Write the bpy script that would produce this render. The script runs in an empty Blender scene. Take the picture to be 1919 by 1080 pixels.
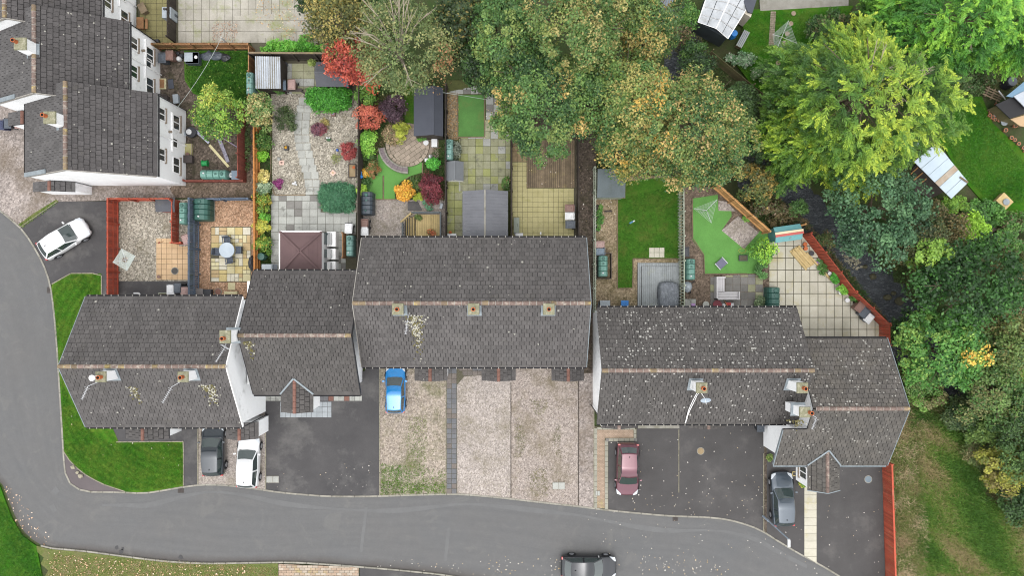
import bpy, math, random
import numpy as np
from mathutils import Vector, Matrix, Euler
# ------------------------------------------------------------------ camera, sky, sun, exposure
SC = bpy.context.scene
COL = SC.collection
H = 58.0            # camera height above the street, metres
F = 1363.0          # focal length in photograph pixels
R = math.radians
cam_d = bpy.data.cameras.new('camera')
cam = bpy.data.objects.new('camera', cam_d)
COL.objects.link(cam)
cam.location = (0, 0, H)
cam.rotation_euler = (0, 0, 0)
cam_d.sensor_fit = 'HORIZONTAL'
cam_d.angle_x = 2 * math.atan(959.5 / F)
cam_d.clip_end = 3000
SC.camera = cam
W = bpy.data.worlds.new('World')
SC.world = W
W.use_nodes = True
wn = W.node_tree.nodes
wl = W.node_tree.links
bg = wn['Background']
sky = wn.new('ShaderNodeTexSky')
sky.sky_type = 'NISHITA'
sky.sun_disc = False
SUN_EL, SUN_ROT = R(76), R(190)
sky.sun_elevation = SUN_EL
sky.sun_rotation = SUN_ROT
sky.dust_density = 4.0
hs = wn.new('ShaderNodeHueSaturation')
hs.inputs['Saturation'].default_value = 0.22       # thick even cloud takes the blue out of the sky
wl.new(sky.outputs[0], hs.inputs['Color'])
wl.new(hs.outputs[0], bg.inputs[0])
bg.inputs[1].default_value = 0.15
sun_d = bpy.data.lights.new('sun', 'SUN')
sun_d.energy = 1.5
sun_d.angle = R(170)
sun_d.color = (1.0, 0.965, 0.91)
sun = bpy.data.objects.new('sun', sun_d)
COL.objects.link(sun)
sun.rotation_euler = (R(90) - SUN_EL, 0, R(10))
sun.location = (0, -20, 60)
vs = SC.view_settings
vs.view_transform = 'Standard'
vs.look = 'None'
vs.exposure = 0.95
vs.gamma = 1
vs.use_curve_mapping = False
SC.cycles.filter_width = 1.1
SC.cycles.max_bounces = 5
SC.cycles.diffuse_bounces = 3
SC.cycles.glossy_bounces = 2
SC.cycles.transmission_bounces = 3
SC.cycles.transparent_max_bounces = 6
random.seed(11)
rng = np.random.default_rng(7)
G = 2.5            # how bright a white level surface shows at this exposure
def P(u, v, z=0.0):
 """The place at height z that the photograph shows at pixel (u, v)."""
 k = (H - z) / F
 return Vector(((u - 959.5) * k, (540 - v) * k, z))
def lin(c):
 out = []
 for x in c[:3]:
  x = x / 255.0
  out.append(x / 12.92 if x <= 0.04045 else ((x + 0.055) / 1.055) ** 2.4)
 return out
def S(c, g=None):
 """Base colour of a surface from how it shows in daylight."""
 g = g or G
 return [min(0.82, x / g) for x in lin(c)] + [1.0]
# ------------------------------------------------------------------ materials
def newmat(name):
 m = bpy.data.materials.new(name)
 m.use_nodes = True
 nt = m.node_tree
 b = nt.nodes['Principled BSDF']
 return m, nt, b
def nd(nt, t, **kw):
 n = nt.nodes.new(t)
 for k, v in kw.items():
  if k.startswith('i_'):
   key = k[2:]
   key = int(key) if key.isdigit() else key
   n.inputs[key].default_value = v
  else:
   setattr(n, k, v)
 return n
def mixc(nt, fac, a, b, mode='MIX'):
 n = nt.nodes.new('ShaderNodeMix')
 n.data_type = 'RGBA'
 n.blend_type = mode
 for sock, val in ((n.inputs[0], fac), (n.inputs[6], a), (n.inputs[7], b)):
  if hasattr(val, 'is_output') or isinstance(val, bpy.types.NodeSocket):
   nt.links.new(val, sock)
  else:
   sock.default_value = val
 return n.outputs[2]
def ramp(nt, val, lo, hi):
 n = nt.nodes.new('ShaderNodeMapRange')
 n.inputs[1].default_value = lo
 n.inputs[2].default_value = hi
 nt.links.new(val, n.inputs[0])
 return n.outputs[0]
def math_(nt, op, a, b=None):
 n = nt.nodes.new('ShaderNodeMath')
 n.operation = op
 for i, val in enumerate((a, b)):
  if val is None:
   continue
  if isinstance(val, bpy.types.NodeSocket):
   nt.links.new(val, n.inputs[i])
  else:
   n.inputs[i].default_value = val
 return n.outputs[0]
def pos(nt):
 return nt.nodes.new('ShaderNodeNewGeometry').outputs['Position']
def noise(nt, vec, scale, detail=5, rough=0.6, dist=0.0):
 n = nd(nt, 'ShaderNodeTexNoise')
 n.inputs['Scale'].default_value = scale
 n.inputs['Detail'].default_value = detail
 n.inputs['Roughness'].default_value = rough
 n.inputs['Distortion'].default_value = dist
 if vec is not None:
  nt.links.new(vec, n.inputs['Vector'])
 return n.outputs['Fac']
def scaled(nt, vec, s):
 n = nt.nodes.new('ShaderNodeMapping')
 n.inputs['Scale'].default_value = s
 nt.links.new(vec, n.inputs['Vector'])
 return n.outputs[0]
def each(nt):
 """A random number for every separate piece, whether it is its own object or one of many joined."""
 a = nt.nodes.new('ShaderNodeObjectInfo').outputs['Random']
 b = nt.nodes.new('ShaderNodeNewGeometry').outputs['Random Per Island']
 return math_(nt, 'FRACT', math_(nt, 'ADD', a, b))
def bump(nt, b, h, strength, dist=0.02):
 n = nt.nodes.new('ShaderNodeBump')
 n.inputs['Strength'].default_value = strength
 n.inputs['Distance'].default_value = dist
 nt.links.new(h, n.inputs['Height'])
 nt.links.new(n.outputs[0], b.inputs['Normal'])
MATS = {}
def mat(name, c, c2=None, scale=1.2, grain=0.25, gscale=30.0, rough=0.85, metal=0.0, piece=0.0, bmp=0.0,
  stain=None, stain_amt=0.5, stain_scale=0.6, coat=0.0, spec=0.3, stretch=None, raw=False, fac=(0.3, 0.7)):
 """Two-colour mottled surface with fine grain, optional stains and piece-to-piece variation."""
 if name in MATS:
  return MATS[name]
 m, nt, b = newmat(name)
 p = pos(nt)
 pv = scaled(nt, p, stretch) if stretch else p
 A = list(c) + [1] if raw else S(c)
 B = (list(c2) + [1] if raw else S(c2)) if c2 else [x * 0.8 for x in A[:3]] + [1]
 f = ramp(nt, noise(nt, pv, scale, 6, 0.65), *fac)
 col = mixc(nt, f, B, A)
 if grain:
  g = ramp(nt, noise(nt, pv, gscale, 3, 0.7), 0.25, 0.75)
  gv = nt.nodes.new('ShaderNodeMapRange')
  gv.inputs[3].default_value = 1 - grain
  gv.inputs[4].default_value = 1 + grain
  nt.links.new(g, gv.inputs[0])
  col = mixc(nt, 1.0, col, gv.outputs[0], 'MULTIPLY')
 if stain:
  sf = ramp(nt, noise(nt, p, stain_scale, 7, 0.7), 0.62 - 0.22 * stain_amt, 0.78 - 0.16 * stain_amt)
  col = mixc(nt, sf, col, S(stain))
 if piece:
  e = each(nt)
  pvn = nt.nodes.new('ShaderNodeMapRange')
  pvn.inputs[3].default_value = 1 - piece
  pvn.inputs[4].default_value = 1 + piece
  nt.links.new(e, pvn.inputs[0])
  col = mixc(nt, 1.0, col, pvn.outputs[0], 'MULTIPLY')
 nt.links.new(col, b.inputs['Base Color'])
 b.inputs['Roughness'].default_value = rough
 b.inputs['Metallic'].default_value = metal
 b.inputs['Specular IOR Level'].default_value = spec
 b.inputs['Coat Weight'].default_value = coat
 b.inputs['Coat Roughness'].default_value = 0.06
 if bmp:
  bump(nt, b, noise(nt, pv, gscale, 4, 0.7), bmp)
 MATS[name] = m
 return m
def gravel(name, c, c2, cell=11.0, stain=None, stain_amt=0.5, stain_scale=0.5, dark=0.35, big=(1, 1, 1)):
 """Loose stones: every stone its own tone, dark gaps, patches of moss or soil."""
 m, nt, b = newmat(name)
 p = pos(nt)
 v = nd(nt, 'ShaderNodeTexVoronoi')
 v.inputs['Scale'].default_value = cell
 nt.links.new(p, v.inputs['Vector'])
 sep = nt.nodes.new('ShaderNodeSeparateColor')
 nt.links.new(v.outputs['Color'], sep.inputs[0])
 col = mixc(nt, sep.outputs[0], S(c2), S(c))
 tone = nt.nodes.new('ShaderNodeMapRange')
 tone.inputs[3].default_value = 1 - dark
 tone.inputs[4].default_value = 1 + dark
 nt.links.new(sep.outputs[1], tone.inputs[0])
 col = mixc(nt, 1.0, col, tone.outputs[0], 'MULTIPLY')
 lo = ramp(nt, noise(nt, p, 0.35, 6, 0.65), 0.25, 0.75)
 tv = nt.nodes.new('ShaderNodeMapRange')
 tv.inputs[3].default_value = 0.86
 tv.inputs[4].default_value = 1.12
 nt.links.new(lo, tv.inputs[0])
 col = mixc(nt, 1.0, col, tv.outputs[0], 'MULTIPLY')
 if stain:
  sf = ramp(nt, noise(nt, p, stain_scale, 8, 0.72), 0.62 - 0.25 * stain_amt, 0.80 - 0.2 * stain_amt)
  col = mixc(nt, math_(nt, 'MULTIPLY', sf, 0.8), col, S(stain))
 nt.links.new(col, b.inputs['Base Color'])
 b.inputs['Roughness'].default_value = 0.95
 b.inputs['Specular IOR Level'].default_value = 0.15
 bump(nt, b, v.outputs['Distance'], 0.5, 0.03)
 MATS[name] = m
 return m
def roof_mat(name, c, lichen=0.1, lc=(205, 203, 192), warm=None, st=(1.6, .18, .18)):
 """Weathered concrete roof tile: tone differs tile by tile, grime, pale lichen spots."""
 m, nt, b = newmat(name)
 p = pos(nt)
 A = S(c)
 f = ramp(nt, noise(nt, p, 0.5, 7, 0.65), 0.3, 0.72)
 col = mixc(nt, f, [x * 0.88 for x in A[:3]] + [1], [x * 1.1 for x in A[:3]] + [1])
 if warm:
  wf = ramp(nt, noise(nt, p, 0.9, 5, 0.6), 0.45, 0.75)
  col = mixc(nt, math_(nt, 'MULTIPLY', wf, 0.7), col, S(warm))
 sk = ramp(nt, noise(nt, scaled(nt, p, st), 1.0, 6, 0.7), 0.25, 0.75)
 sv = nt.nodes.new('ShaderNodeMapRange')
 sv.inputs[3].default_value = 0.86
 sv.inputs[4].default_value = 1.14
 nt.links.new(sk, sv.inputs[0])
 col = mixc(nt, 1.0, col, sv.outputs[0], 'MULTIPLY')
 mo = ramp(nt, noise(nt, p, 0.75, 8, 0.75), 0.58, 0.78)
 col = mixc(nt, math_(nt, 'MULTIPLY', mo, 0.25), col, S((112, 108, 84)))
 e = each(nt)
 pv = nt.nodes.new('ShaderNodeMapRange')
 pv.inputs[3].default_value = 0.86
 pv.inputs[4].default_value = 1.14
 nt.links.new(e, pv.inputs[0])
 col = mixc(nt, 1.0, col, pv.outputs[0], 'MULTIPLY')
 g = ramp(nt, noise(nt, p, 22, 3, 0.7), 0.25, 0.75)
 gv = nt.nodes.new('ShaderNodeMapRange')
 gv.inputs[3].default_value = 0.6
 gv.inputs[4].default_value = 1.45
 nt.links.new(g, gv.inputs[0])
 col = mixc(nt, 1.0, col, gv.outputs[0], 'MULTIPLY')
 v = nd(nt, 'ShaderNodeTexVoronoi')
 v.inputs['Scale'].default_value = 5.6
 dn = nd(nt, 'ShaderNodeTexNoise')
 dn.inputs['Scale'].default_value = 9
 nt.links.new(p, dn.inputs['Vector'])
 wob = mixc(nt, 0.06, p, dn.outputs['Color'])
 nt.links.new(wob, v.inputs['Vector'])
 sep = nt.nodes.new('ShaderNodeSeparateColor')
 nt.links.new(v.outputs['Color'], sep.inputs[0])
 dens = math_(nt, 'MULTIPLY', ramp(nt, noise(nt, p, 0.6, 5, 0.65), 0.36, 0.74), lichen * 2)
 on = math_(nt, 'LESS_THAN', sep.outputs[0], dens)
 rad = math_(nt, 'MULTIPLY', math_(nt, 'POWER', sep.outputs[1], 1.4), 0.43)
 spot = math_(nt, 'LESS_THAN', v.outputs['Distance'], rad)
 col = mixc(nt, math_(nt, 'MULTIPLY', math_(nt, 'MULTIPLY', on, spot), 0.85), col, S(lc))
 nt.links.new(col, b.inputs['Base Color'])
 b.inputs['Roughness'].default_value = 0.85
 b.inputs['Specular IOR Level'].default_value = 0.25
 bump(nt, b, noise(nt, p, 40, 3, 0.7), 0.25, 0.01)
 MATS[name] = m
 return m
def lawn_mat(name, c, c2, soil=None, soil_amt=0.0, mow=None):
 m, nt, b = newmat(name)
 p = pos(nt)
 f = ramp(nt, noise(nt, p, 0.55, 8, 0.68), 0.3, 0.7)
 col = mixc(nt, f, S(c2), S(c))
 f2 = ramp(nt, noise(nt, scaled(nt, p, (1, 1, 1)), 9.0, 4, 0.75), 0.25, 0.75)
 gv = nt.nodes.new('ShaderNodeMapRange')
 gv.inputs[3].default_value = 0.6
 gv.inputs[4].default_value = 1.45
 f3 = ramp(nt, noise(nt, p, 2.4, 6, 0.75), 0.3, 0.7)
 col = mixc(nt, math_(nt, 'MULTIPLY', f3, 0.5), col, S([c[0] * 1.3, c[1] * 1.1, c[2] * 1.2]))
 nt.links.new(f2, gv.inputs[0])
 col = mixc(nt, 1.0, col, gv.outputs[0], 'MULTIPLY')
 if soil:
  sf = ramp(nt, noise(nt, p, 0.8, 8, 0.75), 0.62 - 0.28 * soil_amt, 0.95 - 0.28 * soil_amt)
  col = mixc(nt, sf, col, S(soil))
 if mow:
  w_ = nt.nodes.new('ShaderNodeTexWave')
  w_.wave_type = 'RINGS'
  w_.rings_direction = 'Z'
  w_.inputs['Scale'].default_value = .55
  w_.inputs['Distortion'].default_value = 1.5
  w_.inputs['Detail'].default_value = 2
  mp = nt.nodes.new('ShaderNodeMapping')
  mp.inputs['Location'].default_value = (-mow[0], -mow[1], 0)
  nt.links.new(p, mp.inputs['Vector'])
  nt.links.new(mp.outputs[0], w_.inputs['Vector'])
  mv = nt.nodes.new('ShaderNodeMapRange')
  mv.inputs[3].default_value = .84
  mv.inputs[4].default_value = 1.16
  nt.links.new(w_.outputs['Fac'], mv.inputs[0])
  col = mixc(nt, 1.0, col, mv.outputs[0], 'MULTIPLY')
 nt.links.new(col, b.inputs['Base Color'])
 b.inputs['Roughness'].default_value = 0.95
 b.inputs['Specular IOR Level'].default_value = 0.1
 bump(nt, b, noise(nt, p, 16, 4, 0.8), 0.8, 0.04)
 MATS[name] = m
 return m
def leaf_mat(name):
 """Leaf colour comes with each leaf; thin leaves pass some light."""
 m, nt, b = newmat(name)
 at = nt.nodes.new('ShaderNodeAttribute')
 at.attribute_name = 'Col'
 nt.links.new(at.outputs['Color'], b.inputs['Base Color'])
 b.inputs['Roughness'].default_value = 0.5
 b.inputs['Specular IOR Level'].default_value = 0.35
 tr = nt.nodes.new('ShaderNodeBsdfTranslucent')
 nt.links.new(at.outputs['Color'], tr.inputs[0])
 mx = nt.nodes.new('ShaderNodeMixShader')
 mx.inputs[0].default_value = 0.2
 nt.links.new(b.outputs[0], mx.inputs[1])
 nt.links.new(tr.outputs[0], mx.inputs[2])
 nt.links.new(mx.outputs[0], nt.nodes['Material Output'].inputs[0])
 MATS[name] = m
 return m
def glass_mat(name, c=(40, 55, 55), rough=0.06):
 m, nt, b = newmat(name)
 b.inputs['Base Color'].default_value = S(c)
 b.inputs['Roughness'].default_value = rough
 b.inputs['Specular IOR Level'].default_value = 0.9
 b.inputs['Coat Weight'].default_value = 0.6
 b.inputs['Coat Roughness'].default_value = 0.03
 MATS[name] = m
 return m
# ------------------------------------------------------------------ mesh helpers
ORG = {}
class MB:
 def __init__(s):
  s.v, s.f, s.m = [], [], []
 def add(s, vs, fs, m=0):
  o = len(s.v)
  s.v += [tuple(x) for x in vs]
  s.f += [tuple(i + o for i in f) for f in fs]
  s.m += [m] * len(fs)
  return s
 def box(s, c, size, rz=0.0, m=0, taper=1.0, shift=(0, 0)):
  """c: centre of the base; size: full lengths; taper scales the top."""
  hx, hy, hz = size[0] / 2, size[1] / 2, size[2]
  co, si = math.cos(rz), math.sin(rz)
  vs = []
  for z, t, sh in ((0, 1.0, (0, 0)), (hz, taper, shift)):
   for x, y in ((-hx, -hy), (hx, -hy), (hx, hy), (-hx, hy)):
    x2, y2 = x * t + sh[0], y * t + sh[1]
    vs.append((c[0] + x2 * co - y2 * si, c[1] + x2 * si + y2 * co, c[2] + z))
  return s.add(vs, [(3, 2, 1, 0), (4, 5, 6, 7), (0, 1, 5, 4), (1, 2, 6, 5), (2, 3, 7, 6), (3, 0, 4, 7)], m)
 def prism(s, poly, z0, z1, m=0, bottom=True):
  a = sum(poly[i][0] * poly[(i + 1) % len(poly)][1] - poly[(i + 1) % len(poly)][0] * poly[i][1] for i in range(len(poly)))
  if a < 0:
   poly = poly[::-1]
  n = len(poly)
  vs = [(x[0], x[1], z0) for x in poly] + [(x[0], x[1], z1) for x in poly]
  fs = [tuple(range(n, 2 * n))] + [(i, (i + 1) % n, n + (i + 1) % n, n + i) for i in range(n)]
  if bottom:
   fs.append(tuple(range(n - 1, -1, -1)))
  return s.add(vs, fs, m)
 def tube(s, p0, p1, r0, r1=None, n=8, m=0):
  r1 = r0 if r1 is None else r1
  p0, p1 = Vector(p0), Vector(p1)
  d = (p1 - p0)
  if d.length < 1e-6:
   return s
  d.normalize()
  a = d.orthogonal().normalized()
  b = d.cross(a)
  vs = []
  for p, r in ((p0, r0), (p1, r1)):
   for i in range(n):
    t = 2 * math.pi * i / n
    vs.append(p + a * (r * math.cos(t)) + b * (r * math.sin(t)))
  fs = [(i, (i + 1) % n, n + (i + 1) % n, n + i) for i in range(n)]
  fs += [tuple(range(n - 1, -1, -1)), tuple(range(n, 2 * n))]
  return s.add(vs, fs, m)
 def path(s, pts, r, n=6, m=0):
  for a, b in zip(pts[:-1], pts[1:]):
   s.tube(a, b, r, r, n, m)
  return s
 def lathe(s, c, prof, n=12, m=0, close=True):
  vs, fs = [], []
  for r, z in prof:
   for i in range(n):
    t = 2 * math.pi * i / n
    vs.append((c[0] + r * math.cos(t), c[1] + r * math.sin(t), c[2] + z))
  k = len(prof)
  for j in range(k - 1):
   for i in range(n):
    fs.append((j * n + i, j * n + (i + 1) % n, (j + 1) * n + (i + 1) % n, (j + 1) * n + i))
  if close:
   fs.append(tuple(range(n - 1, -1, -1)))
   fs.append(tuple(range((k - 1) * n, k * n)))
  return s.add(vs, fs, m)
 def blob(s, c, rx, ry, rz, n=8, m=0, jit=0.15):
  prof = [(-0.9, 0.35), (-0.4, 0.9), (0.2, 1.0), (0.65, 0.72), (0.95, 0.25)]
  vs, fs = [], []
  for z, r in prof:
   for i in range(n):
    t = 2 * math.pi * i / n
    k = 1 + random.uniform(-jit, jit)
    vs.append((c[0] + rx * r * k * math.cos(t), c[1] + ry * r * k * math.sin(t), c[2] + rz * z * (1 + random.uniform(-jit, jit) * 0.4)))
  for j in range(len(prof) - 1):
   for i in range(n):
    fs.append((j * n + i, j * n + (i + 1) % n, (j + 1) * n + (i + 1) % n, (j + 1) * n + i))
  fs.append(tuple(range(n - 1, -1, -1)))
  fs.append(tuple(range((len(prof) - 1) * n, len(prof) * n)))
  return s.add(vs, fs, m)
 def quad(s, a, b, c, d, m=0):
  return s.add([a, b, c, d], [(0, 1, 2, 3)], m)
 def mesh(s, name, mats):
  me = bpy.data.meshes.new(name)
  me.from_pydata([tuple(x) for x in s.v], [], s.f)
  for mm in (mats if isinstance(mats, (list, tuple)) else [mats]):
   me.materials.append(mm)
  if any(s.m):
   me.polygons.foreach_set('material_index', s.m)
  me.update()
  return me
 def build(s, name, mats, parent=None, smooth=False, world=True, bevel=0.0, bseg=2, subsurf=0):
  if parent is not None and world:
   o = ORG.get(parent.name, Vector((0, 0, 0)))
   s.v = [(x[0] - o[0], x[1] - o[1], x[2] - o[2]) for x in s.v]
  me = s.mesh(name, mats)
  if smooth:
   me.polygons.foreach_set('use_smooth', [True] * len(me.polygons))
  o = put(name, me, parent)
  if bevel:
   bm = o.modifiers.new('bevel', 'BEVEL')
   bm.width = bevel
   bm.segments = bseg
   bm.limit_method = 'ANGLE'
   bm.angle_limit = R(35)
  if subsurf:
   ss = o.modifiers.new('subsurf', 'SUBSURF')
   ss.levels = subsurf
   ss.render_levels = subsurf
  return o
def put(name, me, parent=None, loc=None, rot=None):
 o = bpy.data.objects.new(name, me)
 COL.objects.link(o)
 if parent is not None:
  o.parent = parent
  ORG[o.name] = ORG.get(parent.name, Vector((0, 0, 0)))
 if loc is not None:
  o.location = loc
 if rot is not None:
  o.rotation_euler = rot
 return o
ORD = 'first second third fourth fifth sixth seventh eighth ninth tenth eleventh twelfth thirteenth fourteenth'.split()
def tag(o, label=None, cat=None, group=None, kind=None):
 for k, v in (('label', label), ('category', cat), ('group', group), ('kind', kind)):
  if v:
   o[k] = v
 return o
def thing(name, label, cat, loc=(0, 0, 0), rz=0.0, group=None, kind=None):
 o = bpy.data.objects.new(name, None)
 COL.objects.link(o)
 o.location = loc
 o.rotation_euler = (0, 0, rz)
 o.empty_display_size = 0.3
 ORG[o.name] = Vector(loc)
 return tag(o, label, cat, group, kind)
KIDS = {}
def copy_tree(o, parent=None):
 c = o.copy()
 COL.objects.link(c)
 if parent is not None:
  c.parent = parent
 for ch in list(o.children):
  copy_tree(ch, c)
 return c
def dup(root, loc, rz, label, group=None, scale=None):
 r = copy_tree(root)
 r.location = loc
 r.rotation_euler = (0, 0, rz)
 if scale:
  r.scale = scale
 r['label'] = label
 if group:
  r['group'] = group
 return r
def clip_rect(poly, x0, y0, x1, y1):
 """Part of a polygon inside a rectangle."""
 def cut(pts, f, inter):
  out = []
  for i in range(len(pts)):
   a, b = pts[i], pts[(i + 1) % len(pts)]
   ia, ib = f(a), f(b)
   if ia:
    out.append(a)
   if ia != ib:
    out.append(inter(a, b))
  return out
 def ix(x):
  return lambda a, b: (x, a[1] + (b[1] - a[1]) * (x - a[0]) / (b[0] - a[0]))
 def iy(y):
  return lambda a, b: (a[0] + (b[0] - a[0]) * (y - a[1]) / (b[1] - a[1]), y)
 for f, it in ((lambda p: p[0] >= x0, ix(x0)), (lambda p: p[0] <= x1, ix(x1)), (lambda p: p[1] >= y0, iy(y0)), (lambda p: p[1] <= y1, iy(y1))):
  if len(poly) < 3:
   return []
  poly = cut(poly, f, it)
 return poly
def area(poly):
 return abs(sum(poly[i][0] * poly[(i + 1) % len(poly)][1] - poly[(i + 1) % len(poly)][0] * poly[i][1] for i in range(len(poly)))) / 2
def inside(poly, x, y):
 c = False
 j = len(poly) - 1
 for i in range(len(poly)):
  xi, yi = poly[i][0], poly[i][1]
  xj, yj = poly[j][0], poly[j][1]
  if (yi > y) != (yj > y) and x < (xj - xi) * (y - yi) / (yj - yi) + xi:
   c = not c
  j = i
 return c
def px(poly, z=0.0):
 return [tuple(P(u, v, z)[:2]) for u, v in poly]
def sheet(name, poly, z, m, kind='structure', depth=None):
 """A piece of ground: outline in photograph pixels, top at height z."""
 mb = MB()
 mb.prism(px(poly), -0.13 if depth is None else z - depth, z, bottom=False)
 o = mb.build(name, m)
 return tag(o, kind=kind)
def paving(name, poly, du, dv, z, mats, origin=None, gap=0.02, thick=0.05, stagger=0.0, rot=0.0, label=None, cat=None, piece='slab', base=None, world_poly=False, minfrac=0.15, jit=0.004, group=None):
 """Separate slabs laid over an area, joints open; du, dv in metres."""
 W_ = poly if world_poly else px(poly)
 if label:
  root = thing(name, label, cat, (W_[0][0], W_[0][1], 0), group=group)
 else:
  root = thing(name, None, None, (W_[0][0], W_[0][1], 0), kind='structure')
 if base is not None:
  mb = MB()
  mb.prism(W_, -0.12, z - 0.028, bottom=False)
  mb.build('bed', base, root)
 co, si = math.cos(-rot), math.sin(-rot)
 loc = [(x * co - y * si, x * si + y * co) for x, y in W_]
 xs = [p[0] for p in loc]
 ys = [p[1] for p in loc]
 ox, oy = origin or (min(xs), min(ys))
 ox -= du * math.ceil((ox - min(xs)) / du + 1)
 oy -= dv * math.ceil((oy - min(ys)) / dv + 1)
 co, si = math.cos(rot), math.sin(rot)
 row = 0
 y = oy
 mats = mats if isinstance(mats, list) else [mats]
 cache = {}
 org = ORG[root.name]
 while y < max(ys):
  x = ox + (stagger * du if row % 2 else 0) - (du if stagger else 0)
  while x < max(xs):
   pc = clip_rect(loc, x + gap / 2, y + gap / 2, x + du - gap / 2, y + dv - gap / 2)
   if len(pc) >= 3 and area(pc) > minfrac * du * dv:
    mm = random.choice(mats)
    zz = z + random.uniform(-jit, jit)
    full = area(pc) > 0.995 * (du - gap) * (dv - gap)
    cx, cy = x + du / 2, y + dv / 2
    wx, wy = cx * co - cy * si, cx * si + cy * co
    if full:
     key = mm.name
     if key not in cache:
      q = MB()
      q.box((0, 0, -thick), (du - gap, dv - gap, thick), taper=0.985)
      cache[key] = q.mesh(piece, mm)
     o = put(piece, cache[key], root, (wx - org[0], wy - org[1], zz), (random.uniform(-.006, .006), random.uniform(-.006, .006), rot + random.uniform(-.006, .006)))
    else:
     q = MB()
     q.prism([(px_ - cx, py_ - cy) for px_, py_ in pc], -thick, 0)
     put(piece, q.mesh(piece, mm), root, (wx - org[0], wy - org[1], zz), (0, 0, rot))
   x += du
  y += dv
  row += 1
 return root
def strip_pieces(root, pts, width, z0, z1, length, m, piece, gap=0.03):
 """Stones or boards laid end to end along a line of world points."""
 acc = [0.0]
 for a, b in zip(pts[:-1], pts[1:]):
  acc.append(acc[-1] + math.hypot(b[0] - a[0], b[1] - a[1]))
 def at(d):
  d = max(0, min(acc[-1], d))
  for i in range(len(acc) - 1):
   if d <= acc[i + 1] + 1e-9:
    t = (d - acc[i]) / max(1e-9, acc[i + 1] - acc[i])
    return (pts[i][0] + (pts[i + 1][0] - pts[i][0]) * t, pts[i][1] + (pts[i + 1][1] - pts[i][1]) * t)
  return pts[-1]
 n = max(1, round(acc[-1] / length))
 org = ORG[root.name]
 me = {}
 for i in range(n):
  a, b = at(acc[-1] * i / n), at(acc[-1] * (i + 1) / n)
  L = math.hypot(b[0] - a[0], b[1] - a[1])
  if L < 0.03:
   continue
  k = round(L, 2)
  if k not in me:
   q = MB()
   q.box((0, 0, z0), (L - gap, width, z1 - z0))
   me[k] = q.mesh(piece, m)
  put(piece, me[k], root, ((a[0] + b[0]) / 2 - org[0], (a[1] + b[1]) / 2 - org[1], -org[2] + random.uniform(-.003, .003)), (0, 0, math.atan2(b[1] - a[1], b[0] - a[0])))
def smooth_line(pts, n=8):
 """Catmull-Rom through the points."""
 out = []
 P_ = [pts[0]] + list(pts) + [pts[-1]]
 for i in range(1, len(P_) - 2):
  p0, p1, p2, p3 = P_[i - 1], P_[i], P_[i + 1], P_[i + 2]
  for k in range(n):
   t = k / n
   out.append(tuple(0.5 * (2 * p1[j] + (p2[j] - p0[j]) * t + (2 * p0[j] - 5 * p1[j] + 4 * p2[j] - p3[j]) * t * t + (3 * p1[j] - p0[j] - 3 * p2[j] + p3[j]) * t ** 3) for j in (0, 1)))
 out.append(tuple(pts[-1]))
 return out
# ------------------------------------------------------------------ surface materials
M_soil = mat('soil', (92, 88, 66), (88, 106, 56), scale=0.5, grain=0.45, gscale=12, rough=0.95, bmp=0.6, stain=(74, 102, 48), stain_amt=0.85)
M_tarmac = mat('dark tarmac', (105, 103, 104), (84, 83, 85), scale=0.35, grain=0.2, gscale=26, rough=0.8, bmp=0.2, stain=(132, 130, 128), stain_amt=0.55, stain_scale=0.3)
M_tarmac2 = mat('worn tarmac', (107, 105, 105), (90, 88, 88), scale=0.4, grain=0.2, gscale=26, rough=0.85, bmp=0.2, stain=(122, 119, 117), stain_amt=0.3, stain_scale=0.4)
M_pave = mat('pavement asphalt', (130, 121, 123), (118, 111, 113), scale=0.6, grain=0.16, gscale=26, bmp=0.2)
G = 2.0
M_gpink = gravel('pink gravel', (200, 191, 184), (174, 164, 157), 12, stain=(132, 124, 100), stain_amt=0.55, stain_scale=0.3, dark=.3)
M_gpink2 = gravel('weedy pink gravel', (194, 183, 175), (167, 155, 147), 12, stain=(122, 112, 88), stain_amt=0.62, stain_scale=0.35, dark=.34)
M_gmoss = gravel('mossy gravel', (192, 180, 168), (162, 150, 136), 10, stain=(112, 116, 72), stain_amt=0.5, stain_scale=0.4)
M_glane = gravel('lane gravel', (186, 176, 170), (160, 150, 144), 9, stain=(122, 108, 90), stain_amt=0.6, stain_scale=0.22)
G = 1.7
M_galley = gravel('brown gravel', (138, 122, 108), (104, 92, 80), 9, stain=(72, 66, 48), stain_amt=0.5)
M_gdark = gravel('alley soil', (120, 108, 98), (84, 76, 68), 8, stain=(66, 66, 46), stain_amt=0.6, stain_scale=0.8)
M_ggrey = gravel('grey garden gravel', (190, 184, 170), (144, 137, 124), 11, stain=(120, 112, 90), stain_amt=0.25, dark=0.45)
M_gorange = gravel('orange gravel', (200, 166, 138), (158, 124, 98), 11, dark=0.4, stain=(150, 122, 92), stain_amt=0.3)
M_gtan = gravel('tan gravel', (176, 160, 134), (138, 122, 98), 11, stain=(96, 92, 56), stain_amt=0.6, stain_scale=0.7)
M_grass = lawn_mat('lawn', (56, 114, 24), (38, 90, 18), soil=(98, 120, 46), soil_amt=0.65)
M_grassA = lawn_mat('mown lawn', (62, 116, 28), (44, 94, 20), soil=(112, 126, 50), soil_amt=0.7, mow=tuple(P(345, 690)[:2]))
M_grass2 = lawn_mat('garden lawn', (70, 120, 38), (54, 100, 30), soil=(112, 116, 58), soil_amt=0.55)  # lighter green of the back garden turf
M_verge = lawn_mat('thin verge', (104, 120, 66), (86, 102, 56), soil=(136, 122, 98), soil_amt=0.5)
M_meadow = lawn_mat('rough meadow', (94, 118, 54), (76, 98, 44), soil=(130, 124, 80), soil_amt=0.35)
G = 1.6
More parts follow.
